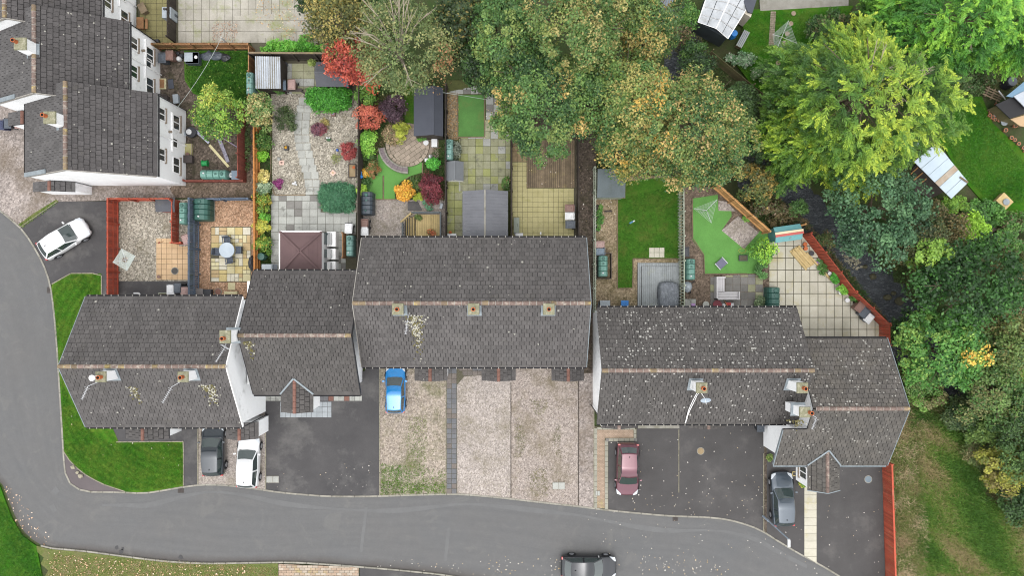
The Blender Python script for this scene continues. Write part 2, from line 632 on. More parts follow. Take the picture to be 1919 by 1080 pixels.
M_fake = mat('artificial turf', (106, 162, 82), (96, 148, 74), scale=1.0, grain=0.2, gscale=24, rough=0.95, bmp=0.4, stain=(108, 166, 82), stain_amt=0.3)
M_fake2 = mat('dull artificial turf', (96, 146, 76), (84, 128, 66), scale=1.0, grain=0.2, gscale=24, rough=0.95, bmp=0.4, stain=(108, 128, 72), stain_amt=0.4)
G = 2.2
M_kerb = mat('kerb concrete', (192, 188, 176), (150, 147, 136), scale=1.5, grain=0.15, gscale=18, piece=0.12, stain=(110, 108, 88), stain_amt=0.3)
M_edge = mat('edging concrete', (186, 180, 160), (150, 146, 124), scale=2.0, grain=0.2, gscale=16, piece=0.12)
G = 1.55
M_conc = mat('concrete', (160, 158, 150), (134, 131, 122), scale=1.0, grain=0.15, gscale=20, stain=(112, 110, 92), stain_amt=0.4)
M_slabgrey = mat('grey slab', (182, 184, 178), (160, 161, 156), scale=0.9, grain=0.15, gscale=18, piece=0.10, stain=(104, 104, 98), stain_amt=0.3, stain_scale=1.2)
M_slabdark = mat('dark slab', (138, 136, 132), (116, 114, 110), scale=0.9, grain=0.15, gscale=18, piece=0.12)
M_slabpale = mat('pale slab', (206, 202, 188), (184, 180, 162), scale=0.7, grain=0.1, gscale=16, piece=0.06, stain=(186, 176, 128), stain_amt=0.35, stain_scale=0.6)
M_slabmoss = mat('mossy slab', (164, 166, 116), (138, 144, 88), scale=0.7, grain=0.16, gscale=14, piece=0.13, stain=(150, 150, 138), stain_amt=0.35, stain_scale=1.3)
M_slabmoss2 = mat('half mossy slab', (166, 166, 140), (140, 142, 108), scale=0.8, grain=0.16, gscale=14, piece=0.13, stain=(110, 110, 98), stain_amt=0.35, stain_scale=1.3)
M_paveyel = mat('yellowed paver', (190, 183, 138), (172, 165, 116), scale=0.8, grain=0.10, gscale=16, piece=0.04, stain=(150, 146, 86), stain_amt=0.35, stain_scale=0.8)
M_pavetan = mat('tan paver', (168, 148, 116), (140, 122, 92), scale=0.9, grain=0.14, gscale=16, piece=0.08, stain=(120, 106, 80), stain_amt=0.3)
M_patiotan = mat('tan patio tile', (212, 182, 146), (194, 164, 126), scale=0.8, grain=0.08, gscale=16, piece=0.06)
M_sand = [mat('sandstone %s' % n, c, c2, scale=1.2, grain=0.14, gscale=14, piece=0.08) for n, c, c2 in (
 ('cream', (220, 212, 176), (198, 188, 142)), ('honey', (212, 196, 142), (192, 172, 116)), ('white', (224, 220, 204), (204, 198, 174)), ('tan', (200, 178, 138), (182, 158, 116)))]
M_joint = mat('joint soil', (98, 94, 78), (82, 80, 64), scale=3, grain=0.3, gscale=20)
M_jointmoss = mat('mossy joint', (92, 98, 52), (76, 80, 44), scale=3, grain=0.3, gscale=20)
M_yard = mat('yard slab', (184, 180, 170), (154, 150, 138), scale=0.6, grain=0.14, gscale=16, piece=0.08, stain=(128, 138, 66), stain_amt=0.42, stain_scale=0.35)
M_yardolive = mat('olive yard slab', (150, 144, 100), (128, 122, 82), scale=0.6, grain=0.14, gscale=16, piece=0.08)
G = 2.1
M_iron = mat('cast iron', (96, 92, 88), (76, 74, 72), scale=4, grain=0.3, gscale=30, rough=0.6)
M_brickred = mat('red brick', (160, 118, 104), (138, 100, 90), scale=2, grain=0.2, gscale=20, piece=0.12)
M_blockpink = mat('pink block paver', (206, 182, 160), (186, 162, 140), scale=2, grain=0.15, gscale=20, piece=0.1, stain=(200, 186, 128), stain_amt=0.25)
M_blockgrey = mat('grey block paver', (190, 188, 174), (168, 166, 150), scale=2, grain=0.12, gscale=20, piece=0.08)
# ------------------------------------------------------------------ ground with the stream bed
RIV = [tuple(P(u, v, -1.5)[:2]) for u, v in smooth_line([(1180, -80), (1262, 50), (1330, 160), (1390, 262), (1440, 335), (1495, 382), (1548, 428), (1592, 478), (1632, 530), (1668, 582), (1708, 640), (1756, 700), (1806, 752), (1852, 812), (1900, 880), (1960, 960), (2060, 1060)], 5)]
RIVA = np.array(RIV)
def riv_dist(x, y):
 a = RIVA[:-1]
 b = RIVA[1:]
 d = b - a
 t = np.clip(((x - a[:, 0]) * d[:, 0] + (y - a[:, 1]) * d[:, 1]) / (d ** 2).sum(1), 0, 1)
 q = a + d * t[:, None]
 return float(np.sqrt((q[:, 0] - x) ** 2 + (q[:, 1] - y) ** 2).min())
def ground_z(x, y):
 d = riv_dist(x, y) + 0.35 * math.sin(x * 1.3 + y * 0.7) + 0.2 * math.sin(x * 3.1 - y * 2.3)
 t = min(1, max(0, (d - 1.1) / 1.9))
 return -2.0 + 1.88 * t * t * (3 - 2 * t)
xs = np.concatenate([[-900, -300, -90, -60], np.arange(-46, 20, 6.0), np.arange(20, 46.01, 0.55), [60, 90, 300, 900]])
ys = np.concatenate([[-900, -300, -90, -50], np.arange(-30, 30.01, 0.55), [50, 90, 300, 900]])
gv_, gf_ = [], []
for j, y in enumerate(ys):
 for i, x in enumerate(xs):
  if x < 6 or abs(x) > 50 or abs(y) > 34:
   z = -0.12
  else:
   z = ground_z(x, y)
  gv_.append((x, y, z))
nx = len(xs)
for j in range(len(ys) - 1):
 for i in range(nx - 1):
  gf_.append((j * nx + i, j * nx + i + 1, (j + 1) * nx + i + 1, (j + 1) * nx + i))
mb = MB()
mb.add(gv_, gf_)
tag(mb.build('ground', M_soil, smooth=True), kind='structure')
# water
G = 2.0
m, nt, b = newmat('stream water')
p_ = pos(nt)
n1 = noise(nt, scaled(nt, p_, (1.0, 1.0, 1.0)), 2.6, 6, 0.7, 1.5)
f1 = ramp(nt, n1, 0.35, 0.65)
rm_ = nt.nodes.new('ShaderNodeMapping')
rm_.inputs['Rotation'].default_value = (0, 0, R(50))
rm_.inputs['Scale'].default_value = (.9, 3.4, 1)
nt.links.new(p_, rm_.inputs['Vector'])
n2 = noise(nt, rm_.outputs[0], 2.2, 7, .75, 1.2)
wc = mixc(nt, f1, S((62, 68, 76)), S((98, 104, 110)))  # lighter tones paint the sky's reflection into the water colour
wc = mixc(nt, ramp(nt, n2, .52, .7), wc, S((180, 188, 194)))  # pale streaks are painted ripple highlights
nt.links.new(wc, b.inputs['Base Color'])
b.inputs['Roughness'].default_value = 0.2
b.inputs['Specular IOR Level'].default_value = 0.5
bump(nt, b, noise(nt, p_, 5.0, 6, 0.75, 2.0), 1.0, 0.14)
M_water = m
mb = MB()
L, Rr = [], []
for i, (x, y) in enumerate(RIV):
 a = RIV[max(0, i - 1)]
 c = RIV[min(len(RIV) - 1, i + 1)]
 dx, dy = c[0] - a[0], c[1] - a[1]
 l = math.hypot(dx, dy)
 L.append((x - dy / l * 2.7, y + dx / l * 2.7, -1.52))
 Rr.append((x + dy / l * 2.7, y - dx / l * 2.7, -1.52))
mb.add(L + Rr, [(i + 1, i, len(L) + i, len(L) + i + 1) for i in range(len(L) - 1)])
tag(mb.build('water', M_water), kind='structure')
# ------------------------------------------------------------------ road
KERB = smooth_line([(-60, 345), (0, 395), (38, 427), (60, 457), (80, 493), (93, 530), (100, 575), (106, 640), (111, 720), (116, 800), (119, 850), (122, 885), (130, 905), (143, 915), (162, 922), (205, 923), (240, 924), (270, 925), (300, 921), (340, 914), (372, 910), (400, 909), (440, 912), (480, 917), (520, 923), (560, 927), (620, 931), (700, 931), (760, 929), (850, 927), (900, 930), (960, 936), (1030, 944), (1085, 950), (1140, 957), (1200, 963), (1260, 968), (1320, 970), (1370, 976), (1420, 992), (1450, 1010), (1500, 1040), (1540, 1061), (1600, 1098), (1680, 1150), (1760, 1210)], 3)
OUT1 = smooth_line([(-260, 345), (-230, 420), (-200, 500), (-160, 620), (-110, 740), (-60, 840), (0, 905), (12, 932), (25, 965), (45, 1000), (70, 1020), (92, 1028), (150, 1033), (220, 1042), (300, 1052), (380, 1057), (460, 1056), (540, 1055), (600, 1058), (680, 1064), (760, 1071), (840, 1080), (900, 1092), (1000, 1112), (1200, 1150), (1400, 1210), (1500, 1260), (1600, 1330)], 3)
def resample(pts, n):
 acc = [0]
 for a, b_ in zip(pts[:-1], pts[1:]):
  acc.append(acc[-1] + math.hypot(b_[0] - a[0], b_[1] - a[1]))
 out = []
 i = 0
 for k in range(n):
  d = acc[-1] * k / (n - 1)
  while i < len(acc) - 2 and acc[i + 1] < d:
   i += 1
  t = (d - acc[i]) / max(1e-9, acc[i + 1] - acc[i])
  out.append((pts[i][0] + (pts[i + 1][0] - pts[i][0]) * t, pts[i][1] + (pts[i + 1][1] - pts[i][1]) * t))
 return out
G = 2.95
m, nt, b = newmat('road asphalt')
uvn = nt.nodes.new('ShaderNodeUVMap')
uvn.uv_map = 'along'
p_ = pos(nt)
st = scaled(nt, uvn.outputs[0], (1.2, 14.0, 1))
tr = ramp(nt, noise(nt, st, 1.0, 5, 0.6), 0.3, 0.7)
col = mixc(nt, tr, S((136, 138, 140)), S((148, 149, 150)))
lo = ramp(nt, noise(nt, p_, 0.22, 6, 0.6), 0.3, 0.7)
col = mixc(nt, math_(nt, 'MULTIPLY', lo, 0.45), col, S((150, 147, 144)))
sx = nt.nodes.new('ShaderNodeSeparateXYZ')
nt.links.new(uvn.outputs[0], sx.inputs[0])
en = math_(nt, 'ADD', sx.outputs[1], math_(nt, 'MULTIPLY', noise(nt, p_, 0.8, 5, 0.7), 0.1))
edge = ramp(nt, en, 0.93, 1.04)                      # damp dirt collects in the outer gutter
col = mixc(nt, math_(nt, 'MULTIPLY', edge, 0.75), col, S((112, 104, 97)))
g_ = ramp(nt, noise(nt, p_, 24, 3, 0.75), 0.25, 0.75)
gm = nt.nodes.new('ShaderNodeMapRange')
gm.inputs[3].default_value = 0.82
gm.inputs[4].default_value = 1.18
m2 = ramp(nt, noise(nt, p_, 1.7, 8, 0.75), 0.28, 0.72)
col = mixc(nt, math_(nt, 'MULTIPLY', m2, 0.4), col, S((124, 125, 127)))
m3 = ramp(nt, noise(nt, p_, 0.5, 7, 0.7, 1.0), 0.56, 0.62)
col = mixc(nt, math_(nt, 'MULTIPLY', m3, 0.35), col, S((158, 157, 154)))
nt.links.new(g_, gm.inputs[0])
col = mixc(nt, 1.0, col, gm.outputs[0], 'MULTIPLY')
nt.links.new(col, b.inputs['Base Color'])
b.inputs['Roughness'].default_value = 0.85
b.inputs['Specular IOR Level'].default_value = 0.25
bump(nt, b, noise(nt, p_, 40, 3, 0.7), 0.3, 0.01)
M_road = m
N = 120
ki = resample(KERB, N)
# pair every kerb station with a station of the far edge
oi = resample(OUT1, N)
rv, rf, ruv = [], [], []
K = 10
for i in range(N):
 for k in range(K + 1):
  t = k / K
  u_ = ki[i][0] + (oi[i][0] - ki[i][0]) * t
  v_ = ki[i][1] + (oi[i][1] - ki[i][1]) * t
  q = P(u_, v_, 0)
  rv.append((q.x, q.y, -0.095 - 0.0))
  ruv.append((i / N * 14, t))
for i in range(N - 1):
 for k in range(K):
  a = i * (K + 1) + k
  rf.append((a, a + 1, a + K + 2, a + K + 1))
mb = MB()
mb.add(rv, rf)
me = mb.mesh('road', M_road)
uvl = me.uv_layers.new(name='along')
for lp in me.loops:
 uvl.data[lp.index].uv = ruv[lp.vertex_index]
me.flip_normals() if me.polygons[0].normal.z < 0 else None
tag(put('road', me), kind='structure')
# flush worn band and patched trenches in the asphalt
M_band = mat('worn asphalt band', (152, 153, 154), (140, 141, 142), scale=0.8, grain=0.16, gscale=24)
bl = [(u, v) for u, v in KERB if 180 < u < 1520]
mb = MB()
lo_ = [P(u, v + 18 + 6 * math.sin(u / 90), 0) for u, v in bl]
hi_ = [P(u, v + 25 + 6 * math.sin(u / 90) + 3 * math.sin(u / 37), 0) for u, v in bl]
mb.add([(q.x, q.y, -0.089) for q in lo_ + hi_], [(i, len(bl) + i, len(bl) + i + 1, i + 1) for i in range(len(bl) - 1)])
tag(mb.build('road_patch', M_band), kind='structure')
for poly in ([(683, 952), (689, 952), (679, 1037), (673, 1037)], [(838, 990), (844, 990), (837, 1053), (831, 1053)], [(95, 922), (104, 912), (111, 922), (103, 929)], [(90, 950), (100, 946), (106, 958), (98, 963)]):
 mb = MB()
 mb.prism(px(poly), -0.12, -0.086, bottom=False)
 tag(mb.build('road_patch', M_band), kind='structure')
M_oil = mat('oil stain', (96, 96, 98), (110, 110, 112), scale=6, grain=0.2)
for cu, cv, r_ in ((217, 1028, 4), (226, 1036, 5), (229, 1030, 3), (338, 1046, 5), (372, 1057, 3)):
 mb = MB()
 mb.prism(px([(cu + r_ * random.uniform(.6, 1.2) * math.cos(t), cv + r_ * random.uniform(.6, 1.2) * math.sin(t)) for t in np.linspace(0, 6.28, 11)[:-1]]), -0.12, -0.0835, bottom=False)
 tag(mb.build('road_patch', M_oil), kind='structure')
# ------------------------------------------------------------------ flat areas (photograph pixels)
E_ = [(u, v) for u, v in KERB]
def kerb_part(u0, u1, rev=False):
 def vy(u):
  for a, b_ in zip(KERB[:-1], KERB[1:]):
   if a[0] <= u <= b_[0]:
    return a[1] + (b_[1] - a[1]) * (u - a[0]) / max(1e-6, b_[0] - a[0])
  return KERB[-1][1]
 q = [(u0, vy(u0))] + [(u, v) for u, v in KERB if u0 < u < u1] + [(u1, vy(u1))]
 return q[::-1] if rev else q
sheet('gravel_lane', [(-260, 60), (300, 60), (300, 330), (350, 345), (352, 346), (468, 346), (477, 340), (477, 369), (222, 372), (199, 376), (107, 378), (38, 425), (0, 393), (-60, 343), (-260, 343)], 0.0, M_glane)
sheet('alley', [(345, 343), (360, 336), (452, 336), (452, 210), (476, 200), (477, 371), (330, 371), (322, 362), (318, 352), (330, 346)], 0.006, M_galley)
tag(sheet('verge', [(34, 421), (60, 402), (105, 374), (110, 378), (72, 400), (42, 426)], 0.014, M_verge), kind='structure')
sheet('driveway', [(38, 427), (72, 402), (107, 378), (203, 377), (222, 376), (222, 560), (190, 560), (190, 513), (133, 513), (97, 533)] + [(93, 528), (80, 493), (60, 457)], 0.0, M_tarmac)
lawnA = [(97, 534), (133, 513), (190, 513), (190, 600), (210, 800), (222, 828), (344, 828), (344, 912)] + kerb_part(236, 344, True)[1:] + [(235, 922), (190, 907), (160, 890), (135, 870), (119, 845)] + kerb_part(96, 118.5, True)[::1]
lawnA = [q for q in lawnA if not (q[0] < 119 and q[1] > 846)]
sheet('lawn', lawnA, 0.01, M_grassA)
sheet('pavement', [(119, 845), (135, 870), (160, 890), (190, 907), (235, 922), (205, 923), (162, 922), (143, 915), (130, 905), (122, 885)], 0.0, M_pave)
sheet('driveway', [(200, 790), (470, 790), (373, 800), (370, 910)] + kerb_part(344, 370, True) + [(344, 828), (222, 828)], 0.0, M_tarmac)
sheet('gravel_drive', [(371, 798), (499, 760), (497, 800)] + kerb_part(371, 497, True), 0.002, M_gpink)
sheet('driveway', [(497, 735), (712, 690)] + kerb_part(497, 711, True), 0.004, M_tarmac)
sheet('driveway', [(684, 600), (712, 600), (712, 700), (684, 700)], 0.003, M_tarmac)
sheet('gravel_drive', [(712, 685), (836, 685)] + kerb_part(712, 836, True), 0.005, M_gmoss)
sheet('path', [(836, 685), (956, 685), (956, 706), (905, 704), (870, 706), (857, 722), (857, 928), (836, 928)], 0.0, M_joint)
sheet('gravel_drive', [(856.5, 722), (870, 706), (905, 704), (957, 700)] + kerb_part(857, 957, True), 0.005, M_gpink)
sheet('gravel_drive', [(957, 680), (1084, 680)] + kerb_part(957, 1084, True), 0.005, M_gpink2)
sheet('gravel_drive', [(1084, 680), (1113, 680)] + kerb_part(1084, 1113, True), 0.005, M_glane)
sheet('alley', [(1080, 230), (1118, 230), (1115, 600), (1113, 700), (1084, 700), (1080, 600)], 0.008, M_gdark)
sheet('driveway', [(1139, 795), (1272, 795)] + kerb_part(1139, 1272, True), 0.003, M_tarmac2)
sheet('driveway', [(1272, 790), (1432, 790)] + kerb_part(1272, 1432, True), 0.005, M_tarmac2)
sheet('soil_strip', [(1431, 790), (1437, 790), (1437, 1002), (1431, 998)], 0.004, M_gdark)
sheet('driveway', [(1437, 790), (1507, 870)] + kerb_part(1437, 1507, True), 0.003, M_tarmac2)
sheet('driveway', [(1507, 870), (1653, 870), (1660, 1120), (1640, 1125)] + kerb_part(1507, 1640, True), 0.001, M_tarmac2)
# far side of the road
sheet('lawn', [(-260, 700), (-200, 760), (-60, 850), (0, 912), (10, 940), (22, 972), (42, 1006), (68, 1024), (80, 1090), (-260, 1090)], 0.0, M_grass)
sheet('verge', [(68, 1024), (92, 1030), (150, 1035), (220, 1044), (300, 1054), (380, 1059), (460, 1058), (521, 1057), (521, 1100), (96, 1100), (84, 1082), (90, 1070), (76, 1058), (82, 1046), (70, 1036)], 0.0, M_verge)
sheet('driveway', [(674, 1065), (760, 1073), (840, 1082), (900, 1096), (674, 1110)], 0.0, M_tarmac)
# kerb stones
kb = thing('kerb', None, None, (0, 0, 0), kind='structure')
strip_pieces(kb, px(KERB), 0.13, -0.12, 0.028, 0.92, M_kerb, 'kerb_stone')
kb = thing('kerb', None, None, (0, 0, 0), kind='structure')
strip_pieces(kb, px([(u, v) for u, v in OUT1 if 75 < u < 900]), 0.12, -0.12, 0.02, 0.92, M_kerb, 'kerb_stone')
ed = thing('lawn_edging', None, None, (0, 0, 0), kind='structure')
for line in ([(218, 829), (344, 828), (344, 911)], [(97, 533), (133, 512.5), (190.5, 512.5), (190.5, 558)], [(119, 846), (135, 870), (160, 890), (190, 907), (235, 922)], [(371, 800), (371, 909)], [(107, 378), (38, 426)]):
 strip_pieces(ed, px(line), 0.07, -0.1, 0.04, 0.9, M_edge, 'edging_stone')
ed = thing('drive_edging', None, None, (0, 0, 0), kind='structure')
for line in ([(711.5, 690), (711.5, 930)], [(836, 690), (836, 927)], [(1113, 700), (1113, 953)], [(1272, 805), (1272, 924)], [(1431, 850), (1431, 998)], [(498, 800), (498, 918)]):
 strip_pieces(ed, px(line), 0.06, -0.1, 0.045, 0.9, M_edge, 'edging_stone')
# ------------------------------------------------------------------ rear gardens: loose ground
sheet('gravel_garden', [(222, 374), (352, 374), (352, 527), (222, 527)], 0.0, M_ggrey)
sheet('yard', [(222, 527), (356, 527), (356, 560), (222, 560)], 0.0, M_tarmac)
sheet('gravel_garden', [(373, 374), (478, 374), (478, 560), (360, 560)], 0.0, M_gorange)
sheet('planting_bed', [(477, 200), (510, 200), (510, 508), (477, 508)], 0.004, M_soil)
sheet('gravel_garden', [(508, 172), (680, 172), (680, 398), (608, 398), (600, 365), (508, 365)], 0.0, M_ggrey)
sheet('yard', [(476, 100), (680, 100), (680, 172), (476, 172)], 0.0, M_joint)
sheet('yard', [(508, 365), (668, 365), (668, 520), (476, 520), (476, 508), (508, 508)], -0.004, M_joint)
sheet('planting_bed', [(680, 150), (838, 150), (838, 380), (680, 380)], 0.0, M_soil)
sheet('gravel_garden', [(680, 374), (838, 374), (838, 450), (680, 450)], 0.006, M_gpink)
sheet('gravel_garden', [(838, 150), (957, 150), (957, 450), (838, 450)], 0.0, M_jointmoss)
sheet('gravel_strip', [(838, 172), (858, 172), (858, 262), (838, 262)], 0.012, M_gtan)
sheet('yard', [(957, 180), (1082, 180), (1082, 450), (957, 450)], 0.0, M_joint)
sheet('gravel_garden', [(1116, 330), (1278, 330), (1278, 585), (1113, 585)], 0.0, M_gtan)
sheet('lawn', [(1157, 372), (1172, 372), (1172, 340), (1274, 330), (1274, 485), (1186, 485), (1186, 540), (1157, 540)], 0.02, M_grass2)
sheet('gravel_garden', [(1280, 350), (1345, 350), (1445, 432), (1448, 585), (1280, 585)], 0.0, M_galley)
sheet('artificial_lawn', [(1299, 372), (1345, 365), (1346, 395), (1370, 393), (1371, 405), (1352, 432), (1394, 467), (1410, 445), (1428, 430), (1440, 440), (1425, 513), (1320, 513), (1319, 480), (1297, 448)], 0.024, M_fake)
sheet('artificial_lawn', [(859, 178), (907, 178), (907, 256), (859, 256)], 0.03, M_fake2)
sheet('artificial_lawn', [(708, 290), (735, 278), (736, 300), (760, 312), (790, 300), (792, 323), (770, 330), (752, 340), (740, 358), (740, 374), (720, 374), (720, 329), (708, 329)], 0.05, M_fake)
sheet('artificial_lawn', [(686, 330), (717, 329), (717, 374), (700, 374), (686, 352)], 0.03, M_fake)
sheet('artificial_lawn', [(757, 160), (780, 160), (780, 237), (759, 236)], 0.03, M_grass2)
sheet('lawn', [(345, 95), (476, 95), (476, 190), (400, 190), (362, 175), (346, 150)], 0.01, M_grass2)
sheet('yard', [(296, 95), (350, 95), (346, 150), (362, 175), (420, 190), (452, 190), (452, 210), (340, 210), (300, 200)], 0.0, M_gdark)
sheet('yard', [(345, 206), (452, 206), (452, 338), (345, 338)], -0.004, M_gdark)
sheet('yard', [(255, -40), (330, -40), (330, 80), (262, 80)], 0.0, M_joint)
sheet('yard', [(330, -40), (700, -40), (700, 110), (480, 102), (470, 80), (330, 80)], -0.004, M_joint)
# gardens across the stream
sheet('lawn', [(1388, 18), (1600, 10), (1570, 60), (1520, 110), (1440, 200), (1380, 120), (1395, 60)], 0.0, M_grass)
sheet('concrete_yard', [(1420, -60), (1592, -60), (1590, 10), (1425, 20)], 0.006, M_conc)
sheet('lawn', [(1740, 190), (1840, 180), (1860, 230), (1935, 300), (1990, 420), (1860, 400), (1800, 330), (1760, 260)], 0.0, M_grass)
sheet('meadow', [(1668, 770), (1720, 740), (1790, 790), (1830, 850), (1850, 930), (1940, 980), (1960, 1120), (1668, 1130)], -0.06, M_meadow)
# ------------------------------------------------------------------ houses
G = 1.7
M_wall = mat('white render', (232, 235, 238), (222, 226, 228), scale=0.5, grain=0.05, gscale=14, rough=0.9, stain=(206, 210, 208), stain_amt=0.2, raw=False)
M_wall.node_tree.nodes['Principled BSDF'].inputs['Specular IOR Level'].default_value = 0.2
for n_ in M_wall.node_tree.nodes:
 pass
M_wallw = mat('white masonry paint', (.80, .81, .82), (.74, .755, .765), raw=True, scale=0.5, grain=0.05, gscale=12, stain=(222, 224, 222), stain_amt=0.2)
M_under = mat('roofing felt', (52, 50, 52), (42, 41, 42), scale=3, grain=0.2)
M_white = mat('white upvc', (.80, .80, .80), (.76, .76, .76), raw=True, scale=2, grain=0.03, rough=0.5)
M_black = mat('black plastic', (38, 38, 42), (30, 30, 34), scale=3, grain=0.1, rough=0.5)
M_lead = mat('lead flashing', (160, 170, 176), (134, 144, 150), scale=2.5, grain=0.15, rough=0.6)
M_terra = mat('terracotta', (206, 120, 74), (180, 98, 60), scale=4, grain=0.15, piece=0.12)
M_hole = mat('flue hole', (26, 20, 18), (18, 14, 13), scale=4, grain=0.1)  # black disc colour stands in for the dark depth of the open pot
M_ridge = mat('ridge tile', (142, 122, 114), (120, 104, 97), scale=4, grain=0.3, gscale=16, piece=0.2, stain=(196, 186, 172), stain_amt=0.45, stain_scale=3.0)
M_ridgey = mat('yellow lichen ridge', (148, 132, 104), (132, 114, 98), scale=3, grain=0.3, gscale=16, piece=0.25, stain=(200, 180, 110), stain_amt=0.4, stain_scale=3.0)
M_mortar = mat('ridge mortar', (184, 180, 172), (156, 152, 146), scale=6, grain=0.2)
M_capmoss = mat('chimney cap', (160, 158, 134), (128, 128, 100), scale=5, grain=0.3, gscale=18, stain=(196, 192, 172), stain_amt=0.4, stain_scale=4)
M_winglass = glass_mat('window glass', (58, 70, 72))
M_tan = mat('tan stone', (166, 152, 136), (142, 128, 114), scale=3, grain=0.2)
M_doorg = mat('grey door', (70, 82, 92), (60, 70, 80), scale=3, grain=0.06, rough=0.5)
G = 2.25
M_tedge = mat('tile edge', (62, 60, 60), (48, 47, 47), scale=4, grain=.2)  # dark leading edge: course shadow line painted in, along with edge grime
RT = {
 'A': (roof_mat('tile west', (108, 105, 104), 0.05), roof_mat('tile west front', (110, 107, 106), 0.04)),
 'B': (roof_mat('tile grey', (101, 98, 97), 0.06), roof_mat('tile grey front', (104, 101, 99), 0.03)),
 'C': (roof_mat('tile terrace', (108, 105, 104), 0.07), roof_mat('tile terrace front', (112, 109, 108), 0.02)),
 'D': (roof_mat('tile lichen', (107, 104, 102), 0.95, (222, 221, 214)), roof_mat('tile lichen front', (104, 101, 99), 0.24, (224, 222, 216))),
 'E': (roof_mat('tile east', (112, 108, 104), 0.6, (214, 212, 204), warm=(128, 122, 112)), roof_mat('tile east front', (106, 103, 99), 0.3, (204, 202, 194), warm=(124, 119, 112))),
 'F': (roof_mat('tile lane', (100, 97, 97), 0.13, st=(.18, 1.6, .18)), roof_mat('tile lane west', (112, 110, 110), 0.03, st=(.18, 1.6, .18))),
}
def slope(root, org, sd, td, poly, m, tw=0.365, tl=0.36, parts=150, far=None):
 """Tiles on one roof slope. org: world point on the ridge; sd along the ridge, td down the slope; poly in (s, t) metres.
 The tiles nearest the ridge are separate parts, those lower down one joined part."""
 sd, td = Vector(sd).normalized(), Vector(td).normalized()
 n = sd.cross(td)
 ro = ORG[root.name]
 org = Vector(org)
 rot = Matrix((sd, td, n)).transposed().to_euler()
 base = MB()
 pts = [org + sd * s + td * t for s, t in poly]
 dn = [p - n * 0.10 for p in pts]
 k = len(pts)
 base.add(pts + dn, [tuple(range(k)), tuple(range(2 * k - 1, k - 1, -1))] + [(i, (i + 1) % k, k + (i + 1) % k, k + i) for i in range(k)])
 base.build('roof', M_under, root)
 var = []
 for j in range(3):
  q = MB()
  a, b_ = tw / 2 - random.uniform(0.008, 0.022), tl / 2
  t_ = random.uniform(-.004, .004)
  e_ = b_ - random.uniform(.035, .055)
  vs = [(-a, -b_ - .03, .012), (a, -b_ - .03, .012), (a, e_, .05 + t_), (-a, e_, .05 - t_), (-a, -b_ - .03, -.01), (a, -b_ - .03, -.01), (a + .004, b_, .004), (-a - .004, b_, .004)]
  q.add(vs, [(0, 1, 2, 3), (2, 1, 5, 6), (0, 3, 7, 4)])
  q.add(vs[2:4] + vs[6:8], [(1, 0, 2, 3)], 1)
  var.append(q)
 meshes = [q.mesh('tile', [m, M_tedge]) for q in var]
 smin, smax = min(p[0] for p in poly), max(p[0] for p in poly)
 tmin, tmax = min(p[1] for p in poly), max(p[1] for p in poly)
 rest = MB()
 count = 0
 t = tmin
 row = 0
 while t < tmax - 0.05:
  s = smin - (tw / 2 if row % 2 else 0)
  while s < smax:
   pc = clip_rect(poly, s, t, s + tw, t + tl)
   if len(pc) >= 3:
    ar = area(pc) / (tw * tl)
    c = org + sd * (s + tw / 2) + td * (t + tl / 2) - ro
    if ar > 0.99 and count < parts:
     count += 1
     o = put('tile', meshes[(row * 7 + int(s * 13)) % 3], root, c + n * random.uniform(-.006, .006), (rot.x + random.uniform(-.01, .01), rot.y + random.uniform(-.01, .01), rot.z + random.uniform(-.012, .012)))
    elif ar > 0.08:
     if ar > 0.99:
      q = var[random.randrange(3)]
      dz, dx = random.uniform(-.006, .006), random.uniform(-.012, .012)
      rest.add([c + sd * (x + y * dx) + td * (y - x * dx) + n * (z + dz) for x, y, z in q.v], q.f[:3])
      k0 = len(rest.v) - len(q.v)
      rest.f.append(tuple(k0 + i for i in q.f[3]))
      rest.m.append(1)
     else:
      top = [c + ro * 0 + sd * (a - s - tw / 2) + td * (b_ - t - tl / 2) + n * (.012 + .034 * (b_ - t) / tl) for a, b_ in pc]
      bot = [p - n * .04 for p in top]
      k = len(top)
      rest.add(top + bot, [tuple(range(k))] + [(i, (i + 1) % k, k + (i + 1) % k, k + i) for i in range(k)])
   s += tw
  t += tl
  row += 1
 if rest.v:
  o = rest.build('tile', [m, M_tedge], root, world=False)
  o['kind'] = 'stuff'
